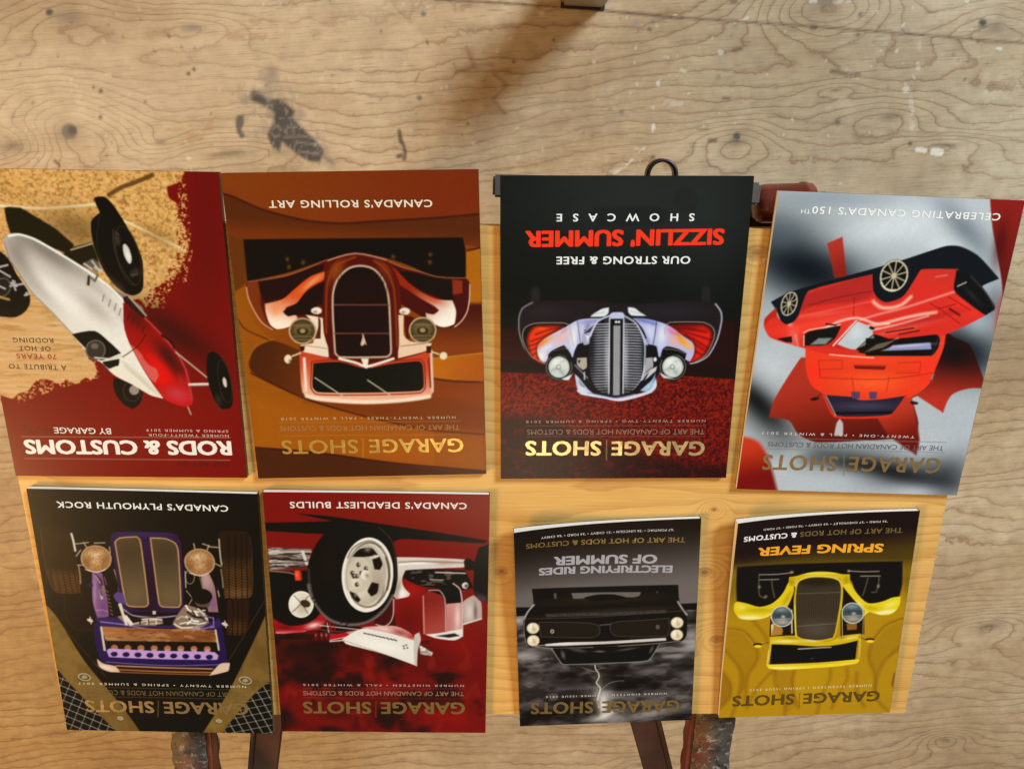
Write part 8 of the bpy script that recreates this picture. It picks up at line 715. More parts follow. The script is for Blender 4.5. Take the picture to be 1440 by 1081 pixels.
["line","SHOTS",811,228,940,229,29,"#561208",0,1,0],["line","NUMBER TWENTY-FOUR",60,202,402,203,12,"#d8b8a0",0.3,1.3,0],["line","SPRING & SUMMER 2019",60,223,409,225,12,"#d8b8a0",0.3,1.3,0],["line","A TRIBUTE TO",705,505,941,509,22,"#4a3820",0.2,1.15,0],
["line","70 YEARS",739,552,902,553,22,"#a03018",0.3,1.15,0],["line","OF HOT",757,586,886,587,22,"#4a3820",0.2,1.15,0],["line","RODDING",741,621,905,621,21,"#4a3820",0.2,1.15,0]],"B":[["line","CANADA'S ROLLING ART",185,1180,825,1187,30,"#ecdcbc",0.9,1.12,0],
["line","NUMBER TWENTY-THREE • FALL & WINTER 2018",125,273,871,281,12,"#cfae80",0.2,1.5,0],["line","THE ART OF CANADIAN HOT RODS & CUSTOMS",109,233,882,243,24,"#a47848",0,1,0],["foil","GARAGE",97,169,502,173,68,null,1.0,1.05,0],["foil","SHOTS",555,173,881,176,68,null,1.0,1.05,0]],"C":[["line","SHOWCASE",225,1149,775,1147,32,"#ececE4",1,2.6,0],
["title","SIZZLIN' SUMMER",102,1088,896,1078,69,"#f43a1e",1.9,1,0],["line","OUR STRONG & FREE",229,979,772,977,33,"#ececE4",1.1,1.1,0],["line","NUMBER TWENTY-TWO • SPRING & SUMMER 2018",112,275,890,273,12,"#b09484",0.2,1.5,0],["line","THE ART OF CANADIAN HOT RODS & CUSTOMS",113,231,885,232,25,"#94705e",0,1,0],
["foil","GARAGE",108,172,512,174,71,null,1.4,1.05,0],["foil","SHOTS",564,175,889,177,72,null,1.4,1.05,0]],"D":[["line","CELEBRATING CANADA'S 150",86,1240,854,1239,30,"#f2f2f0",0.8,1.15,0],["line","TH",860,1228,899,1227,18,"#f2f2f0",0.2,1,0],
["line","NUMBER TWENTY-ONE • FALL & WINTER 2017",83,280,925,276,12,"#d8d0c8",0.2,1.5,0],["line","THE ART OF CANADIAN HOT RODS & CUSTOMS",107,236,890,230,24,"#5c5c56",0,1,0],["foil","GARAGE",105,176,516,172,76,null,0.8,1.12,0],["foil","SHOTS",570,171,900,168,76,null,0.8,1.12,0]],"E":[["line","CANADA'S PLYMOUTH ROCK",133,1233,880,1234,32,"#efe4d0",0.9,1.12,0],
["line","NUMBER TWENTY • SPRING & SUMMER 2017",115,279,910,280,13,"#d8c8a8",0.2,1.5,0],["line","THE ART OF CANADIAN HOT RODS & CUSTOMS",117,240,883,238,28,"#6a5836",0,1,0],["foil","GARAGE",115,176,516,176,73,null,1.2,1.05,0],["foil","SHOTS",568,176,891,177,72,null,1.2,1.05,0]],"F":[["line","CANADA'S DEADLIEST BUILDS",102,1251,884,1247,33,"#f0dcc8",0.9,1.12,0],
["line","NUMBER NINETEEN • FALL & WINTER 2016",107,283,881,280,12,"#c8a898",0.2,1.5,0],["line","THE ART OF CANADIAN HOT RODS & CUSTOMS",107,243,883,239,26,"#a0745c",0,1,0],["foil","GARAGE",104,179,508,177,73,null,1.2,1.05,0],["foil","SHOTS",561,177,886,176,73,null,1.2,1.05,0]],"G":[["line","'67 PONTIAC • '36 LINCOLN • '51 CHEVY • '34 FORD • '66 CHEVY",144,1248,856,1256,14,"#d8ccc0",0.3,1.1,0],
["foil","THE ART OF HOT RODS & CUSTOMS",80,1193,936,1223,32,null,1.3,1.05,0],["title","OF SUMMER",230,1094,786,1122,58,"#a9a19d",2.2,1,0],["title","ELECTRIFYING RIDES",145,1024,868,1061,48,"#a9a19d",2.1,1,0],["line","NUMBER EIGHTEEN | SUMMER ISSUE 2016",149,198,845,206,13,"#d4c8b8",0.2,1.5,0],
["foil","GARAGE",75,141,517,152,85,null,1.2,1.08,0],["foil","SHOTS",575,154,931,164,86,null,1.2,1.08,0]],"H":[["line","'36 FORD • '57 CHEVROLET • '63 CHEVY • '70 FORD • '37 FORD",167,1251,850,1249,12,"#e0d4c0",0.3,1.1,0],["line","THE ART OF HOT RODS",80,1204,639,1208,32,"#6e5c30",1.2,1.08,0],
["line","& CUSTOMS",660,1207,955,1213,33,"#ece4d4",1.4,1.08,0],["title","SPRING FEVER",173,1110,865,1132,56,"#f2a428",2.0,1,0],["line","NUMBER SEVENTEEN | SPRING ISSUE 2015",129,202,833,196,15,"#f0dca0",0.3,1.5,0],["foil","GARAGE",74,154,514,151,76,null,1.2,1.05,0],
["foil","SHOTS",571,151,926,150,78,null,1.2,1.05,0]]}}''')

# ------------------------------------------------------------------ floor: worn plywood
FZ = -.75
def floor_mat():
    m_, nt, bs = mat_new('plywood_floor')
    geo = N(nt, 'ShaderNodeNewGeometry'); pos = geo.outputs['Position']
    sep = N(nt, 'ShaderNodeSeparateXYZ'); nt.links.new(pos, sep.inputs[0]); X, Y = sep.outputs[0], sep.outputs[1]
    # the long seam between two sheets, seen near the photographer's feet
    (sx0, sy0), (sx1, sy1) = D['seam']
    sl = (sy1 - sy0) / (sx1 - sx0)
    side = math_(nt, 'LESS_THAN', math_(nt, 'SUBTRACT', Y, math_(nt, 'MULTIPLY_ADD', X, sl, sy0 - sl * sx0)), 0)
    n1 = noise_(nt, vscale(nt, pos, (1.5, 4.6, 1)), 1, 2.2, .5)
    n2 = noise_(nt, vscale(nt, pos, (3.4, 11, 1), (3, 1, 0)), 1, 3, .55)
    n3 = noise_(nt, vscale(nt, pos, (26, 22, 1), (5, 2, 0)), 1, 4, .62)
    h = math_(nt, 'MULTIPLY_ADD', Y, 36, math_(nt, 'MULTIPLY', n1, 9))
    h = math_(nt, 'ADD', h, math_(nt, 'MULTIPLY', n2, 2.2)); h = math_(nt, 'ADD', h, math_(nt, 'MULTIPLY', n3, .85))
    h = math_(nt, 'ADD', h, math_(nt, 'MULTIPLY', side, 7.37))
    kd = None
    for (kx, ky, rx, ry, amp) in D['knots']:
        dx = math_(nt, 'MULTIPLY', math_(nt, 'SUBTRACT', X, kx), 1 / rx); dy = math_(nt, 'MULTIPLY', math_(nt, 'SUBTRACT', Y, ky), 1 / ry)
        d2 = math_(nt, 'ADD', math_(nt, 'MULTIPLY', dx, dx), math_(nt, 'MULTIPLY', dy, dy))
        g = math_(nt, 'POWER', 2.718, math_(nt, 'MULTIPLY', d2, -1))
        h = math_(nt, 'ADD', h, math_(nt, 'MULTIPLY', g, amp))
        core = math_(nt, 'POWER', 2.718, math_(nt, 'MULTIPLY', d2, -22))
        kd = core if kd is None else math_(nt, 'MAXIMUM', kd, core)
    fr = math_(nt, 'FRACT', h)
    line = ramp_(nt, fr, [(0, 0.0), (.03, .10), (.075, .72), (.2, 1.0), (.66, .97), (.88, .74), (.955, .40), (1, 0.0)])
    brk = ramp_(nt, noise_(nt, vscale(nt, pos, (3.5, 9, 1), (9, 9, 0)), 1, 4, .6), [(.30, .30), (.58, 1.0)])
    fib = noise_(nt, vscale(nt, pos, (9, 420, 1)), 1, 2, .6)
    fib2 = noise_(nt, vscale(nt, pos, (40, 40, 1)), 1, 5, .65)
    blot = noise_(nt, vscale(nt, pos, (2.2, 3.4, 1), (4, 0, 0)), 1, 4, .6)
    base = ramp_(nt, blot, [(.30, (.372, .264, .150)), (.5, (.475, .362, .225)), (.66, (.585, .480, .328))])
    dirt = ramp_(nt, noise_(nt, vscale(nt, pos, (6, 11, 1), (1, 7, 0)), 1, 6, .7), [(.45, 0.0), (.75, 1.0)])
    base = mix_(nt, math_(nt, 'MULTIPLY', dirt, .38), base, (.315, .235, .155))
    pore = ramp_(nt, noise_(nt, vscale(nt, pos, (26, 330, 1), (3, 8, 0)), 1, 3, .6), [(.57, 0.0), (.68, 1.0)])
    base = mix_(nt, math_(nt, 'MULTIPLY', pore, .42), base, (.20, .125, .07))
    pale = ramp_(nt, noise_(nt, vscale(nt, pos, (12, 30, 1), (7, 1, 0)), 1, 5, .7), [(.55, 0.0), (.72, 1.0)])
    base = mix_(nt, math_(nt, 'MULTIPLY', pale, .35), base, (.60, .50, .36))
    red = ramp_(nt, noise_(nt, vscale(nt, pos, (5, 13, 1), (2, 3, 0)), 1, 5, .6), [(.60, 0.0), (.70, 1.0)])
    base = mix_(nt, math_(nt, 'MULTIPLY', red, .16), base, (.30, .17, .085))
    lf = math_(nt, 'MULTIPLY', math_(nt, 'SUBTRACT', 1, line), brk)
    base = mix_(nt, math_(nt, 'MULTIPLY', lf, .58), base, (.185, .082, .032))
    base = mix_(nt, .5, base, ramp_(nt, fib, [(.3, .42), (.6, .56)]), 'OVERLAY')
    base = mix_(nt, .55, base, ramp_(nt, fib2, [(.3, .38), (.65, .58)]), 'OVERLAY')
    base = mix_(nt, math_(nt, 'MULTIPLY', kd, .6), base, (.11, .085, .07))
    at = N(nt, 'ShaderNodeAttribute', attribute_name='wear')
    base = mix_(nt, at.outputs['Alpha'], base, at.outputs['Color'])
    nt.links.new(base, bs.inputs['Base Color'])
    bs.inputs['Roughness'].default_value = .62; bs.inputs['Specular IOR Level'].default_value = .3
    bmp = N(nt, 'ShaderNodeBump', Strength=.25, Distance=.003)
    nt.links.new(math_(nt, 'ADD', math_(nt, 'MULTIPLY', line, .4), fib2), bmp.inputs['Height']); nt.links.new(bmp.outputs[0], bs.inputs['Normal'])
    return m_
x0, y0, x1, y1 = D['floor_rect']            # the part of the sheet that carries scuffs, stains and paler patches, finely divided
fw, fh = x1 - x0, y1 - y0
fnx, fny = int(fw / .0032), int(fh / .0032)
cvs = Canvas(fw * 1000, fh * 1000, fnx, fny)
cvs.run(D['wear'])  # scuffs and stains; the opening blobs lighten broad soft patches
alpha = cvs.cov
xs = x0 + cvs.x / 1000; ys = y1 - cvs.y / 1000
# the same mesh runs on far beyond the frame
xs2 = np.concatenate([[-5, -2.5], xs, [2.5, 5]]); ys2 = np.concatenate([[5, 3], ys, [-2, -5]])
PY, PX = np.meshgrid(ys2, xs2, indexing='ij')
P = np.stack([PX, PY, np.full_like(PX, FZ)], -1)
col = np.zeros(PX.shape + (4,), np.float32)
# put() blends over black; undo so that colour and coverage stay apart
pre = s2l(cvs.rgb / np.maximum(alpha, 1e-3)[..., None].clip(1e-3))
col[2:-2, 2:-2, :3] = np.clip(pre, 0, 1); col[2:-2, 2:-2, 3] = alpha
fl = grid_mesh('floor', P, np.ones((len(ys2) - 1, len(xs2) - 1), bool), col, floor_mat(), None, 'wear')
tag(fl, 'worn plywood floor with wavy grain, paint flecks and a grey smear', kind='structure', cat='floor')

# ------------------------------------------------------------------ the pine board
BT = -.0056                                  # its top: the magazines are 5.6 mm thick
TH = .018
def board_mat():
    m_, nt, bs = mat_new('pine_board')
    tcn = N(nt, 'ShaderNodeTexCoord'); pos = tcn.outputs['Object']
    sep = N(nt, 'ShaderNodeSeparateXYZ'); nt.links.new(pos, sep.inputs[0]); X, Y = sep.outputs[0], sep.outputs[1]
    n1 = noise_(nt, vscale(nt, pos, (1.6, 7, 2)), 1, 2, .5); n2 = noise_(nt, vscale(nt, pos, (6, 30, 2), (2, 1, 0)), 1, 3, .5)
    h = math_(nt, 'MULTIPLY_ADD', Y, 62, math_(nt, 'MULTIPLY', n1, 11)); h = math_(nt, 'ADD', h, math_(nt, 'MULTIPLY', n2, 1.6))
    kd = kr = None
    for (kx, ky, r_) in D['board_knots']:
        dx = math_(nt, 'MULTIPLY', math_(nt, 'SUBTRACT', X, kx), 1 / (r_ * 2.6)); dy = math_(nt, 'MULTIPLY', math_(nt, 'SUBTRACT', Y, ky), 1 / (r_ * 1.9))
        d2 = math_(nt, 'ADD', math_(nt, 'MULTIPLY', dx, dx), math_(nt, 'MULTIPLY', dy, dy))
        g = math_(nt, 'POWER', 2.718, math_(nt, 'MULTIPLY', d2, -.9)); h = math_(nt, 'ADD', h, math_(nt, 'MULTIPLY', g, 4.2))
        core = ramp_(nt, math_(nt, 'MULTIPLY_ADD', n2, .12, d2), [(.06, 1.0), (.13, .55), (.26, 0.0)])
        rim = ramp_(nt, math_(nt, 'MULTIPLY_ADD', n2, .10, d2), [(.05, 1.0), (.085, .2), (.13, .5), (.19, 0.0)])
        kd = core if kd is None else math_(nt, 'MAXIMUM', kd, core); kr = rim if kr is None else math_(nt, 'MAXIMUM', kr, rim)
    fr = math_(nt, 'FRACT', h)
    late = ramp_(nt, fr, [(0, .0), (.5, .15), (.86, .8), (.95, 1.0), (1, .05)])
    fib = noise_(nt, vscale(nt, pos, (14, 620, 1)), 1, 2, .6)
    blot = noise_(nt, vscale(nt, pos, (3, 6, 1)), 1, 4, .6)
    base = ramp_(nt, blot, [(.3, (.58, .335, .080)), (.7, (.73, .465, .160))])
    base = mix_(nt, math_(nt, 'MULTIPLY', late, .50), base, (.44, .20, .05))
    base = mix_(nt, math_(nt, 'MULTIPLY', kd, .6), base, (.36, .155, .05)); base = mix_(nt, math_(nt, 'MULTIPLY', kr, .55), base, (.15, .055, .02))
    base = mix_(nt, .5, base, ramp_(nt, fib, [(.3, .38), (.65, .60)]), 'OVERLAY')
    sp_ = N(nt, 'ShaderNodeTexVoronoi', Scale=38.0); nt.links.new(pos, sp_.inputs['Vector'])
    base = mix_(nt, math_(nt, 'MULTIPLY', ramp_(nt, sp_.outputs['Distance'], [(.045, 1.0), (.07, 0.0)]), ramp_(nt, noise_(nt, pos, 9, 2), [(.6, 0.0), (.62, .7)])), base, (.12, .06, .03))
    nt.links.new(base, bs.inputs['Base Color']); bs.inputs['Roughness'].default_value = .42; bs.inputs['Specular IOR Level'].default_value = .35
    bmp = N(nt, 'ShaderNodeBump', Strength=.2, Distance=.001); nt.links.new(math_(nt, 'ADD', fib, math_(nt, 'MULTIPLY', late, .5)), bmp.inputs['Height']); nt.links.new(bmp.outputs[0], bs.inputs['Normal'])
    return m_
BX, BY, BR, BL, BW = D['board']              # centre, turn, length, width
rnd = random.Random(4)
bm = bmesh.new()
top = []
n_ = 430
top.append((BL / 2 * -1, -BW / 2)); 
top = [(BL / 2, -BW / 2), (BL / 2, BW / 2)]
edge = []
i = 0
while i <= n_:                                # the end seen at the photo's right was cut roughly: splinters and notches
    y_ = BW / 2 - BW * i / n_
    k_ = rnd.random()
    dx = rnd.uniform(-.0003, .0003) + .0002 * math.sin(i * .05)
    if k_ < .045: dx -= rnd.uniform(.0015, .005)
    elif k_ < .07: dx += rnd.uniform(.0008, .002)
    edge.append((-BL / 2 - dx * (1 if 0 < i < n_ else 0), y_)); i += 1
top += edge
vt = [bm.verts.new((x, y, 0)) for x, y in top]; vb = [bm.verts.new((x, y, -TH)) for x, y in top]
bm.faces.new(vt); bm.faces.new(vb[::-1])
for i in range(len(top)): bm.faces.new((vt[i], vb[i], vb[(i + 1) % len(top)], vt[(i + 1) % len(top)]))
bmesh.ops.recalc_face_normals(bm, faces=bm.faces)
bd = bm_obj('table_board', bm, board_mat()); bd.location = (BX, BY, BT); bd.rotation_euler.z = BR
tag(bd, 'yellow pine board with knots and a splintered end under the magazines', 'board')

# ------------------------------------------------------------------ the stand under the board
def metal(name, c, rough=.45, met=.0, var=.35, spot=None):
    m_, nt, bs = mat_new(name)
    tcn = N(nt, 'ShaderNodeTexCoord'); pos = tcn.outputs['Object']
    n_ = noise_(nt, pos, 34, 5, .65)
    base = mix_(nt, ramp_(nt, n_, [(.35, 0.0), (.68, 1.0)]), c, tuple(x * (1 - var) for x in c))
    if spot:
        for sc_, th_, cc in spot:
            base = mix_(nt, ramp_(nt, noise_(nt, vscale(nt, pos, (1, 1, 1), (sc_, 2, 1)), sc_, 5, .62, .6), [(th_ - .03, 0.0), (th_ + .09, 1.0)]), base, cc)
    nt.links.new(base, bs.inputs['Base Color']); bs.inputs['Roughness'].default_value = rough; bs.inputs['Metallic'].default_value = met
    bmp = N(nt, 'ShaderNodeBump', Strength=.5, Distance=.002); nt.links.new(n_, bmp.inputs['Height']); nt.links.new(bmp.outputs[0], bs.inputs['Normal'])
    return m_
M_red = metal('red_brown_paint', (.16, .035, .016), .4, 0, .4, [(60, .64, (.05, .02, .012))])
M_brown = metal('brown_steel', (.085, .036, .02), .45, 0, .4)
M_steel = metal('grey_steel', (.17, .145, .135), .4, .3, .4)
M_dark = metal('dark_steel', (.035, .028, .026), .4, .4, .3)
M_grey = metal('brushed_steel', (.30, .25, .20), .4, .2, .2)
M_post = metal('peeling_paint_post', (.105, .082, .062), .7, 0, .6, [(20, .56, (.13, .028, .014)), (60, .52, (.022, .018, .013)), (140, .58, (.30, .27, .23)), (34, .60, (.085, .06, .016)), (190, .58, (.018, .015, .012))])
BB = BT - TH
st = empty('work_stand', (.1, .35, FZ)); tag(st, 'dark steel work stand with paint-flaked rails carrying the pine board', 'stand')
st_loc = Vector(st.location)
def sp_(v): return tuple(Vector(v) - st_loc)
rr = random.Random(9)
PZ = BB - .0235
for (ax, ay, bx, by, ww) in D['posts']:
    o = box_between('rail', sp_((ax, ay, PZ)), sp_((bx, by, PZ)), ww, .042, M_post, st, 0, 60, .0013, rr)
    for p_ in o.data.polygons: p_.use_smooth = True
for (ax, ay, bx, by, ww) in D['flanges']:
    box_between('flange', sp_((ax, ay, PZ + .010)), sp_((bx, by, PZ + .010)), ww, .014, M_red, st, .001)
for (ax, ay, bx, by, ww, sgn) in D['braces']:
    dz0, dz1 = BB - .020, BB - .075
    b_ = box_between('brace', sp_((ax, ay, dz0)), sp_((bx, by, dz1)), ww, .006, M_brown, st, .0015)
    d = Vector((bx - ax, by - ay)).normalized(); nx_, ny_ = d.y * sgn, -d.x * sgn
    q = ww / 2 + .0025
    box_between('brace_lip', tuple(Vector((ax + nx_ * q, ay + ny_ * q, dz0 - .008)) - st_loc), tuple(Vector((bx + nx_ * q, by + ny_ * q, dz1 - .008)) - st_loc), .005, .026, M_brown, b_, .001)
(ax, ay), (bx, by) = D['bar']
box_between('crossbar', sp_((ax, ay, BB - .018)), sp_((bx, by, BB - .018)), .019, .030, M_steel, st, .002)
for (ax, ay, bx, by, ww) in D['posts']:
    for t_ in (.12, .74):
        lx, ly = ax + (bx - ax) * t_, ay + (by - ay) * t_
        box_between('leg', sp_((lx, ly, PZ - .021)), sp_((lx, ly, FZ)), .034, .034, M_brown, st, .002)
# strap ring
def ring_bm(r, wdt, thk):
    bm = bmesh.new(); prof = [(-wdt / 2, -thk / 2), (wdt / 2, -thk / 2), (wdt / 2, thk / 2), (-wdt / 2, thk / 2)]; rs = []
    for i in range(40):
        a = i / 40 * 2 * math.pi
        rs.append([bm.verts.new(((r + v) * math.cos(a), (r + v) * math.sin(a), u)) for u, v in prof])
    for i in range(40):
        for k_ in range(4): bm.faces.new((rs[i][k_], rs[i][(k_ + 1) % 4], rs[(i + 1) % 40][(k_ + 1) % 4], rs[(i + 1) % 40][k_]))
    bmesh.ops.recalc_face_normals(bm, faces=bm.faces); return bm
o = bm_obj('strap_ring', ring_bm(.0125, .014, .0028), M_dark, st, True); o.location = sp_(D['ring'] + [BB - .016])
# red round stop at the near end of the right rail, with a steel plate under it
def lathe(prof, seg=32):
    bm = bmesh.new(); rs = []
    for r, z in prof: rs.append([bm.verts.new((r * math.cos(i / seg * 6.28318), r * math.sin(i / seg * 6.28318), z)) for i in range(seg)])
    for a, b in zip(rs, rs[1:]):
        for i in range(seg): bm.faces.new((a[i], a[(i + 1) % seg], b[(i + 1) % seg], b[i]))
    bm.faces.new(rs[0][::-1]); bm.faces.new(rs[-1]); bmesh.ops.recalc_face_normals(bm, faces=bm.faces); return bm
M_redg = metal('red_gloss_paint', (.17, .028, .016), .22, 0, .25)
o = bm_obj('end_stop', lathe([(.004, -.026), (.012, -.0255), (.016, -.022), (.0175, -.016), (.0178, .016), (.019, .017), (.019, .021), (.0178, .022), (.0178, .026), (.016, .028)]), M_redg, st, True)
o.location = sp_(D['stop'] + [BB - .020]); o.rotation_euler = (0, math.pi / 2, math.pi - .04)
box_between('stop_plate', sp_((D['stop'][0] + .03, D['stop'][1] + .010, BB - .0425)), sp_((D['stop'][0] - .05, D['stop'][1] + .012, BB - .0425)), .036, .004, M_dark, st, .001)

# grey steel post foot on the floor by the photographer
fx, fy, frot = D['foot']
ft = empty('steel_post', (fx, fy, FZ), frot); tag(ft, 'grey steel box post standing on the plywood floor, cut by the top of the photo', 'post')
o = box_between('post_body', (0, 0, .003), (0, 0, .27), .072, .058, M_grey, ft, .004)
o = box_between('base_plate', (-.037, 0, .0015), (.037, 0, .0015), .066, .003, M_dark, ft, .0008)

# ------------------------------------------------------------------ magazines
def print_mat(rough):
    m_, nt, bs = mat_new('printed_cover')
    at = N(nt, 'ShaderNodeAttribute', attribute_name='print'); nt.links.new(at.outputs['Color'], bs.inputs['Base Color'])
    bs.inputs['Roughness'].default_value = rough; bs.inputs['Specular IOR Level'].default_value = .3
    tcn = N(nt, 'ShaderNodeTexCoord')
    bmp = N(nt, 'ShaderNodeBump', Strength=.06, Distance=.002); nt.links.new(noise_(nt, tcn.outputs['Object'], 14, 3, .5), bmp.inputs['Height']); nt.links.new(bmp.outputs[0], bs.inputs['Normal'])
    return m_
M_print = print_mat(.24)
def paper_mat():
    m_, nt, bs = mat_new('page_edges')
    tcn = N(nt, 'ShaderNodeTexCoord'); v = noise_(nt, vscale(nt, tcn.outputs['Object'], (3, 3, 2600)), 1, 2, .6)
    nt.links.new(ramp_(nt, v, [(.35, (.70, .70, .69)), (.6, (.86, .86, .85))]), bs.inputs['Base Color']); bs.inputs['Roughness'].default_value = .6
    return m_
M_paper = paper_mat()
_ink = {}
def ink(c, f):
    k_ = (c, tuple(f))
    if k_ not in _ink:
        m_, nt, bs = mat_new('ink'); v = np.clip(s2l(hexc(c)) * f - .004, .003, .85)
        bs.inputs['Base Color'].default_value = (*[float(x) for x in v], 1); bs.inputs['Roughness'].default_value = .3; bs.inputs['Specular IOR Level'].default_value = .3
        _ink[k_] = m_
    return _ink[k_]
def foil(c, rough):
    m_, nt, bs = mat_new('gold_foil'); bs.inputs['Base Color'].default_value = (*c, 1); bs.inputs['Metallic'].default_value = 1; bs.inputs['Roughness'].default_value = rough
    tcn = N(nt, 'ShaderNodeTexCoord'); bmp = N(nt, 'ShaderNodeBump', Strength=.25, Distance=.004)
    nt.links.new(noise_(nt, tcn.outputs['Object'], 60, 3, .5), bmp.inputs['Height']); nt.links.new(bmp.outputs[0], bs.inputs['Normal'])
    return m_

def text_obj(name, s, ax, ay, bx, by, cap, bold, track, shear, W_, hh, zf, mat, parent, lift):
    cu = bpy.data.curves.new(name, 'FONT'); cu.body = s; cu.size = 1; cu.space_character = track; cu.resolution_u = 3; cu.shear = shear
    to = bpy.data.objects.new(name, cu); C.objects.link(to)
    bpy.context.view_layer.update()
    me = bpy.data.meshes.new_from_object(to); bpy.data.objects.remove(to); bpy.data.curves.remove(cu)
    co = np.empty(len(me.vertices) * 3, np.float32); me.vertices.foreach_get('co', co); co = co.reshape(-1, 3)
    x0, x1 = co[:, 0].min(), co[:, 0].max()
    capm = .728 + .03 * bold
    k_ = W_ / 1000
    A = np.array([(ax / 1000 - .5) * W_, hh / 2 - ay * k_]); B = np.array([(bx / 1000 - .5) * W_, hh / 2 - by * k_])
    e = (B - A) / (x1 - x0); L = np.linalg.norm(B - A); nrm = np.array([-(B - A)[1], (B - A)[0]]) / L
    xy = A + (co[:, :1] - x0) * e + co[:, 1:2] * nrm * (cap * k_ / capm)
    z = np.array([zf(x, y) for x, y in xy]) + lift
    co = np.column_stack([xy, z]).astype(np.float32)
    faces = [tuple(p_.vertices) for p_ in me.polygons]; nv = len(co); d = .027 * bold * cap * k_ / capm
    if bold:                                           # heavier weight: the outline stamped again a hair to every side
        sh = [(-1, 0), (1, 0), (0, .6), (0, -.6)] + ([(-.8, .5), (.8, -.5), (-.8, -.5), (.8, .5), (.45, 0), (-.45, 0)] if bold > .6 else [])
        e1 = e / np.linalg.norm(e); allco = [co]; af = list(faces)
        for i_, (u_, v_) in enumerate(sh):
            c2 = co.copy(); c2[:, :2] += e1 * d * u_ + nrm * d * v_; c2[:, 2] += .000007 * (i_ + 1); allco.append(c2)
            af += [tuple(v + nv * (i_ + 1) for v in f_) for f_ in faces]
        co = np.concatenate(allco); faces = af
    bpy.data.meshes.remove(me); me = bpy.data.meshes.new(name); me.from_pydata(co.tolist(), [], faces); me.update()
    me.materials.append(mat)
    o = bpy.data.objects.new(name, me); C.objects.link(o); o.parent = parent
    return o

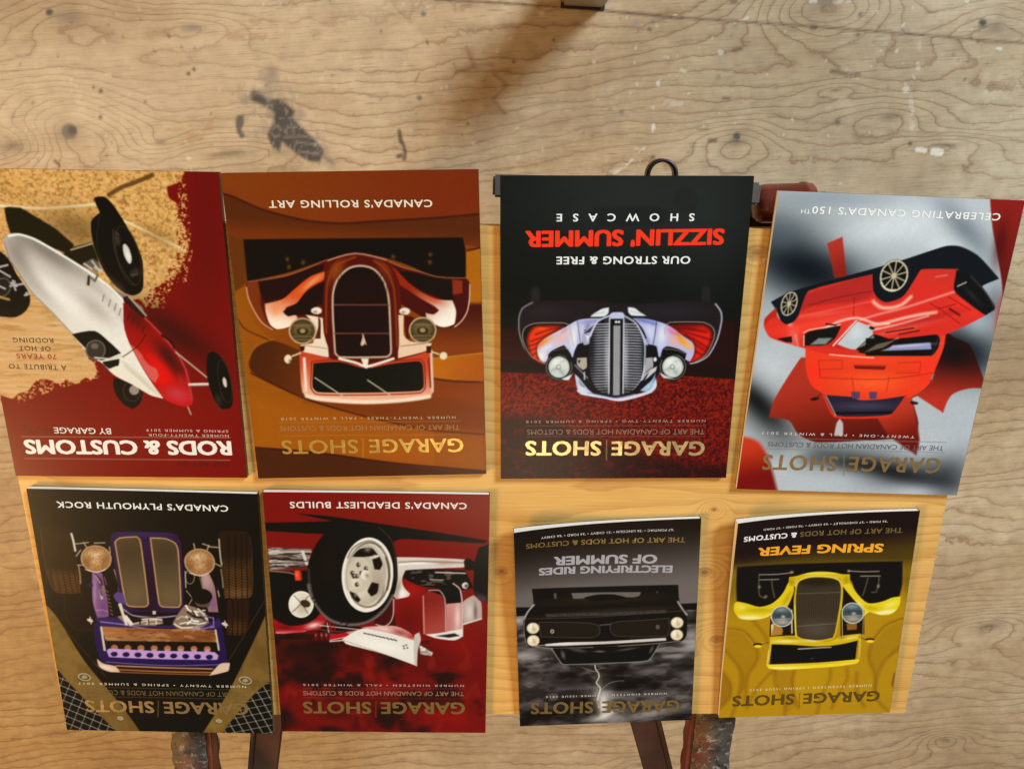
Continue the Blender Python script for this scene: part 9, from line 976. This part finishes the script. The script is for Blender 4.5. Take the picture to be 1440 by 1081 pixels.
T = .0056
for k in 'ABCDEFGH':
    md = D['mags'][k]; W_, hh = md['w'], md['h']; px, py, rz = md['pose']
    f = np.array(md['gain'])
    lift_amp = md.get('lift', 0)
    def zf(x, y, amp=lift_amp, W_=W_, hh=hh):
        if not amp: return 0.0
        t = min(max(x / W_ + .5, 0), 1.2); s_ = min(max(.5 - y / hh, 0), 1.2)
        return amp * t ** 2.8 * s_ ** 1.5
    root = empty('magazine', (px, py, BT + .0002), rz); tag(root, md['label'], 'magazine', 'magazines laid out on the pine board')
    Z0 = T - .0002                                     # top of the cover in the magazine's own frame
    nx = 380; ny = int(nx * hh / W_)
    cv_ = Canvas(1000, 1000 * hh / W_, nx, ny); cv_.run(D['art'][k])  # black cover's grey-green window sheen is painted into its ground colour
    c_ = cv_.rgb
    pd = np.pad(c_, ((1, 1), (1, 1), (0, 0)), 'edge')
    c_ = .36 * c_ + .13 * (pd[:-2, 1:-1] + pd[2:, 1:-1] + pd[1:-1, :-2] + pd[1:-1, 2:]) + .03 * (pd[:-2, :-2] + pd[2:, 2:] + pd[:-2, 2:] + pd[2:, :-2])
    gy, gx = np.meshgrid(cv_.y, cv_.x, indexing='ij')
    c_ = c_ * (1 + .03 * (fbm(gx / 60, gy / 60, 61) - .5) + .06 * (fbm(gx / 7, gy / 7, 62) - .5))[..., None]   # uneven ink and paper
    rgb = np.clip((s2l(np.clip(c_, 0, 1)) - np.array(md['veil'])) * f, .0022, .86)
    lx = (cv_.x / 1000 - .5) * W_; ly = hh / 2 - cv_.y / 1000 * W_
    LY, LX = np.meshgrid(ly, lx, indexing='ij')
    if lift_amp:
        t_ = np.clip(LX / W_ + .5, 0, 1); s_ = np.clip(.5 - LY / hh, 0, 1); LZ = Z0 + lift_amp * t_ ** 2.8 * s_ ** 1.5
    else: LZ = np.full_like(LX, Z0)
    P = np.stack([LX, LY, LZ], -1)
    col = np.concatenate([rgb, np.ones(rgb.shape[:2] + (1,))], -1)
    cm = cv_.car; fm = (cm[1:, :-1] + cm[1:, 1:] + cm[:-1, 1:] + cm[:-1, :-1]) / 4 > .5
    cover = grid_mesh('front_cover', P, ~fm, col, M_print, root)
    grid_mesh('car_picture', P, fm, col, M_print, cover)
    # page block with its own sheets' edges, back cover and spine
    def block(name, x0, x1, y0, y1, zb, zt, fb, ft, mat, nseg=24):
        bm = bmesh.new(); g = []
        for j in range(nseg + 1):
            row = []
            for i in range(nseg + 1):
                x = x0 + (x1 - x0) * i / nseg; y = y0 + (y1 - y0) * j / nseg
                row.append((bm.verts.new((x, y, zb + fb * zf(x, y))), bm.verts.new((x, y, zt + ft * zf(x, y)))))
            g.append(row)
        for j in range(nseg):
            for i in range(nseg):
                a, b, c, d = g[j][i], g[j][i + 1], g[j + 1][i + 1], g[j + 1][i]
                bm.faces.new((a[1], b[1], c[1], d[1])); bm.faces.new((d[0], c[0], b[0], a[0]))
        bd_ = [g[0][i] for i in range(nseg + 1)] + [g[j][nseg] for j in range(1, nseg + 1)] + [g[nseg][i] for i in range(nseg - 1, -1, -1)] + [g[j][0] for j in range(nseg - 1, 0, -1)]
        for a, b in zip(bd_, bd_[1:] + bd_[:1]): bm.faces.new((a[0], b[0], b[1], a[1]))
        return bm_obj(name, bm, mat, root)
    ns = 24 if lift_amp else 1
    block('page_block', -W_ / 2 + .0006, W_ / 2 - .0004, -hh / 2 + .0003, hh / 2 - .0003, .0004, Z0 - .00025, .72, .985, M_paper, ns)
    M_sp = ink(md['spine'], f)
    block('back_cover', -W_ / 2 + .0004, W_ / 2, -hh / 2, hh / 2, 0, .0003, .70, .70, M_sp, ns)
    block('spine', -W_ / 2 - .0003, -W_ / 2 + .0003, -hh / 2, hh / 2, 0, Z0 - .0001, 0, 0, M_sp, 1)
    M_foil = foil(tuple(md['foil']), md['foil_rough'])
    lift = Z0 + (.00018 if lift_amp > .01 else .00012)
    for kind, s, ax, ay, bx, by, cap, colr, bold, track, shear in D['txt'][k]:
        if kind == 'foil': text_obj('foil_lettering', s, ax, ay, bx, by, cap, bold, track, shear, W_, hh, zf, M_foil, cover, lift)
        else: text_obj('title_lettering' if kind == 'title' else 'cover_line', s, ax, ay, bx, by, cap, bold, track, shear, W_, hh, zf, ink(colr, f), cover, lift)
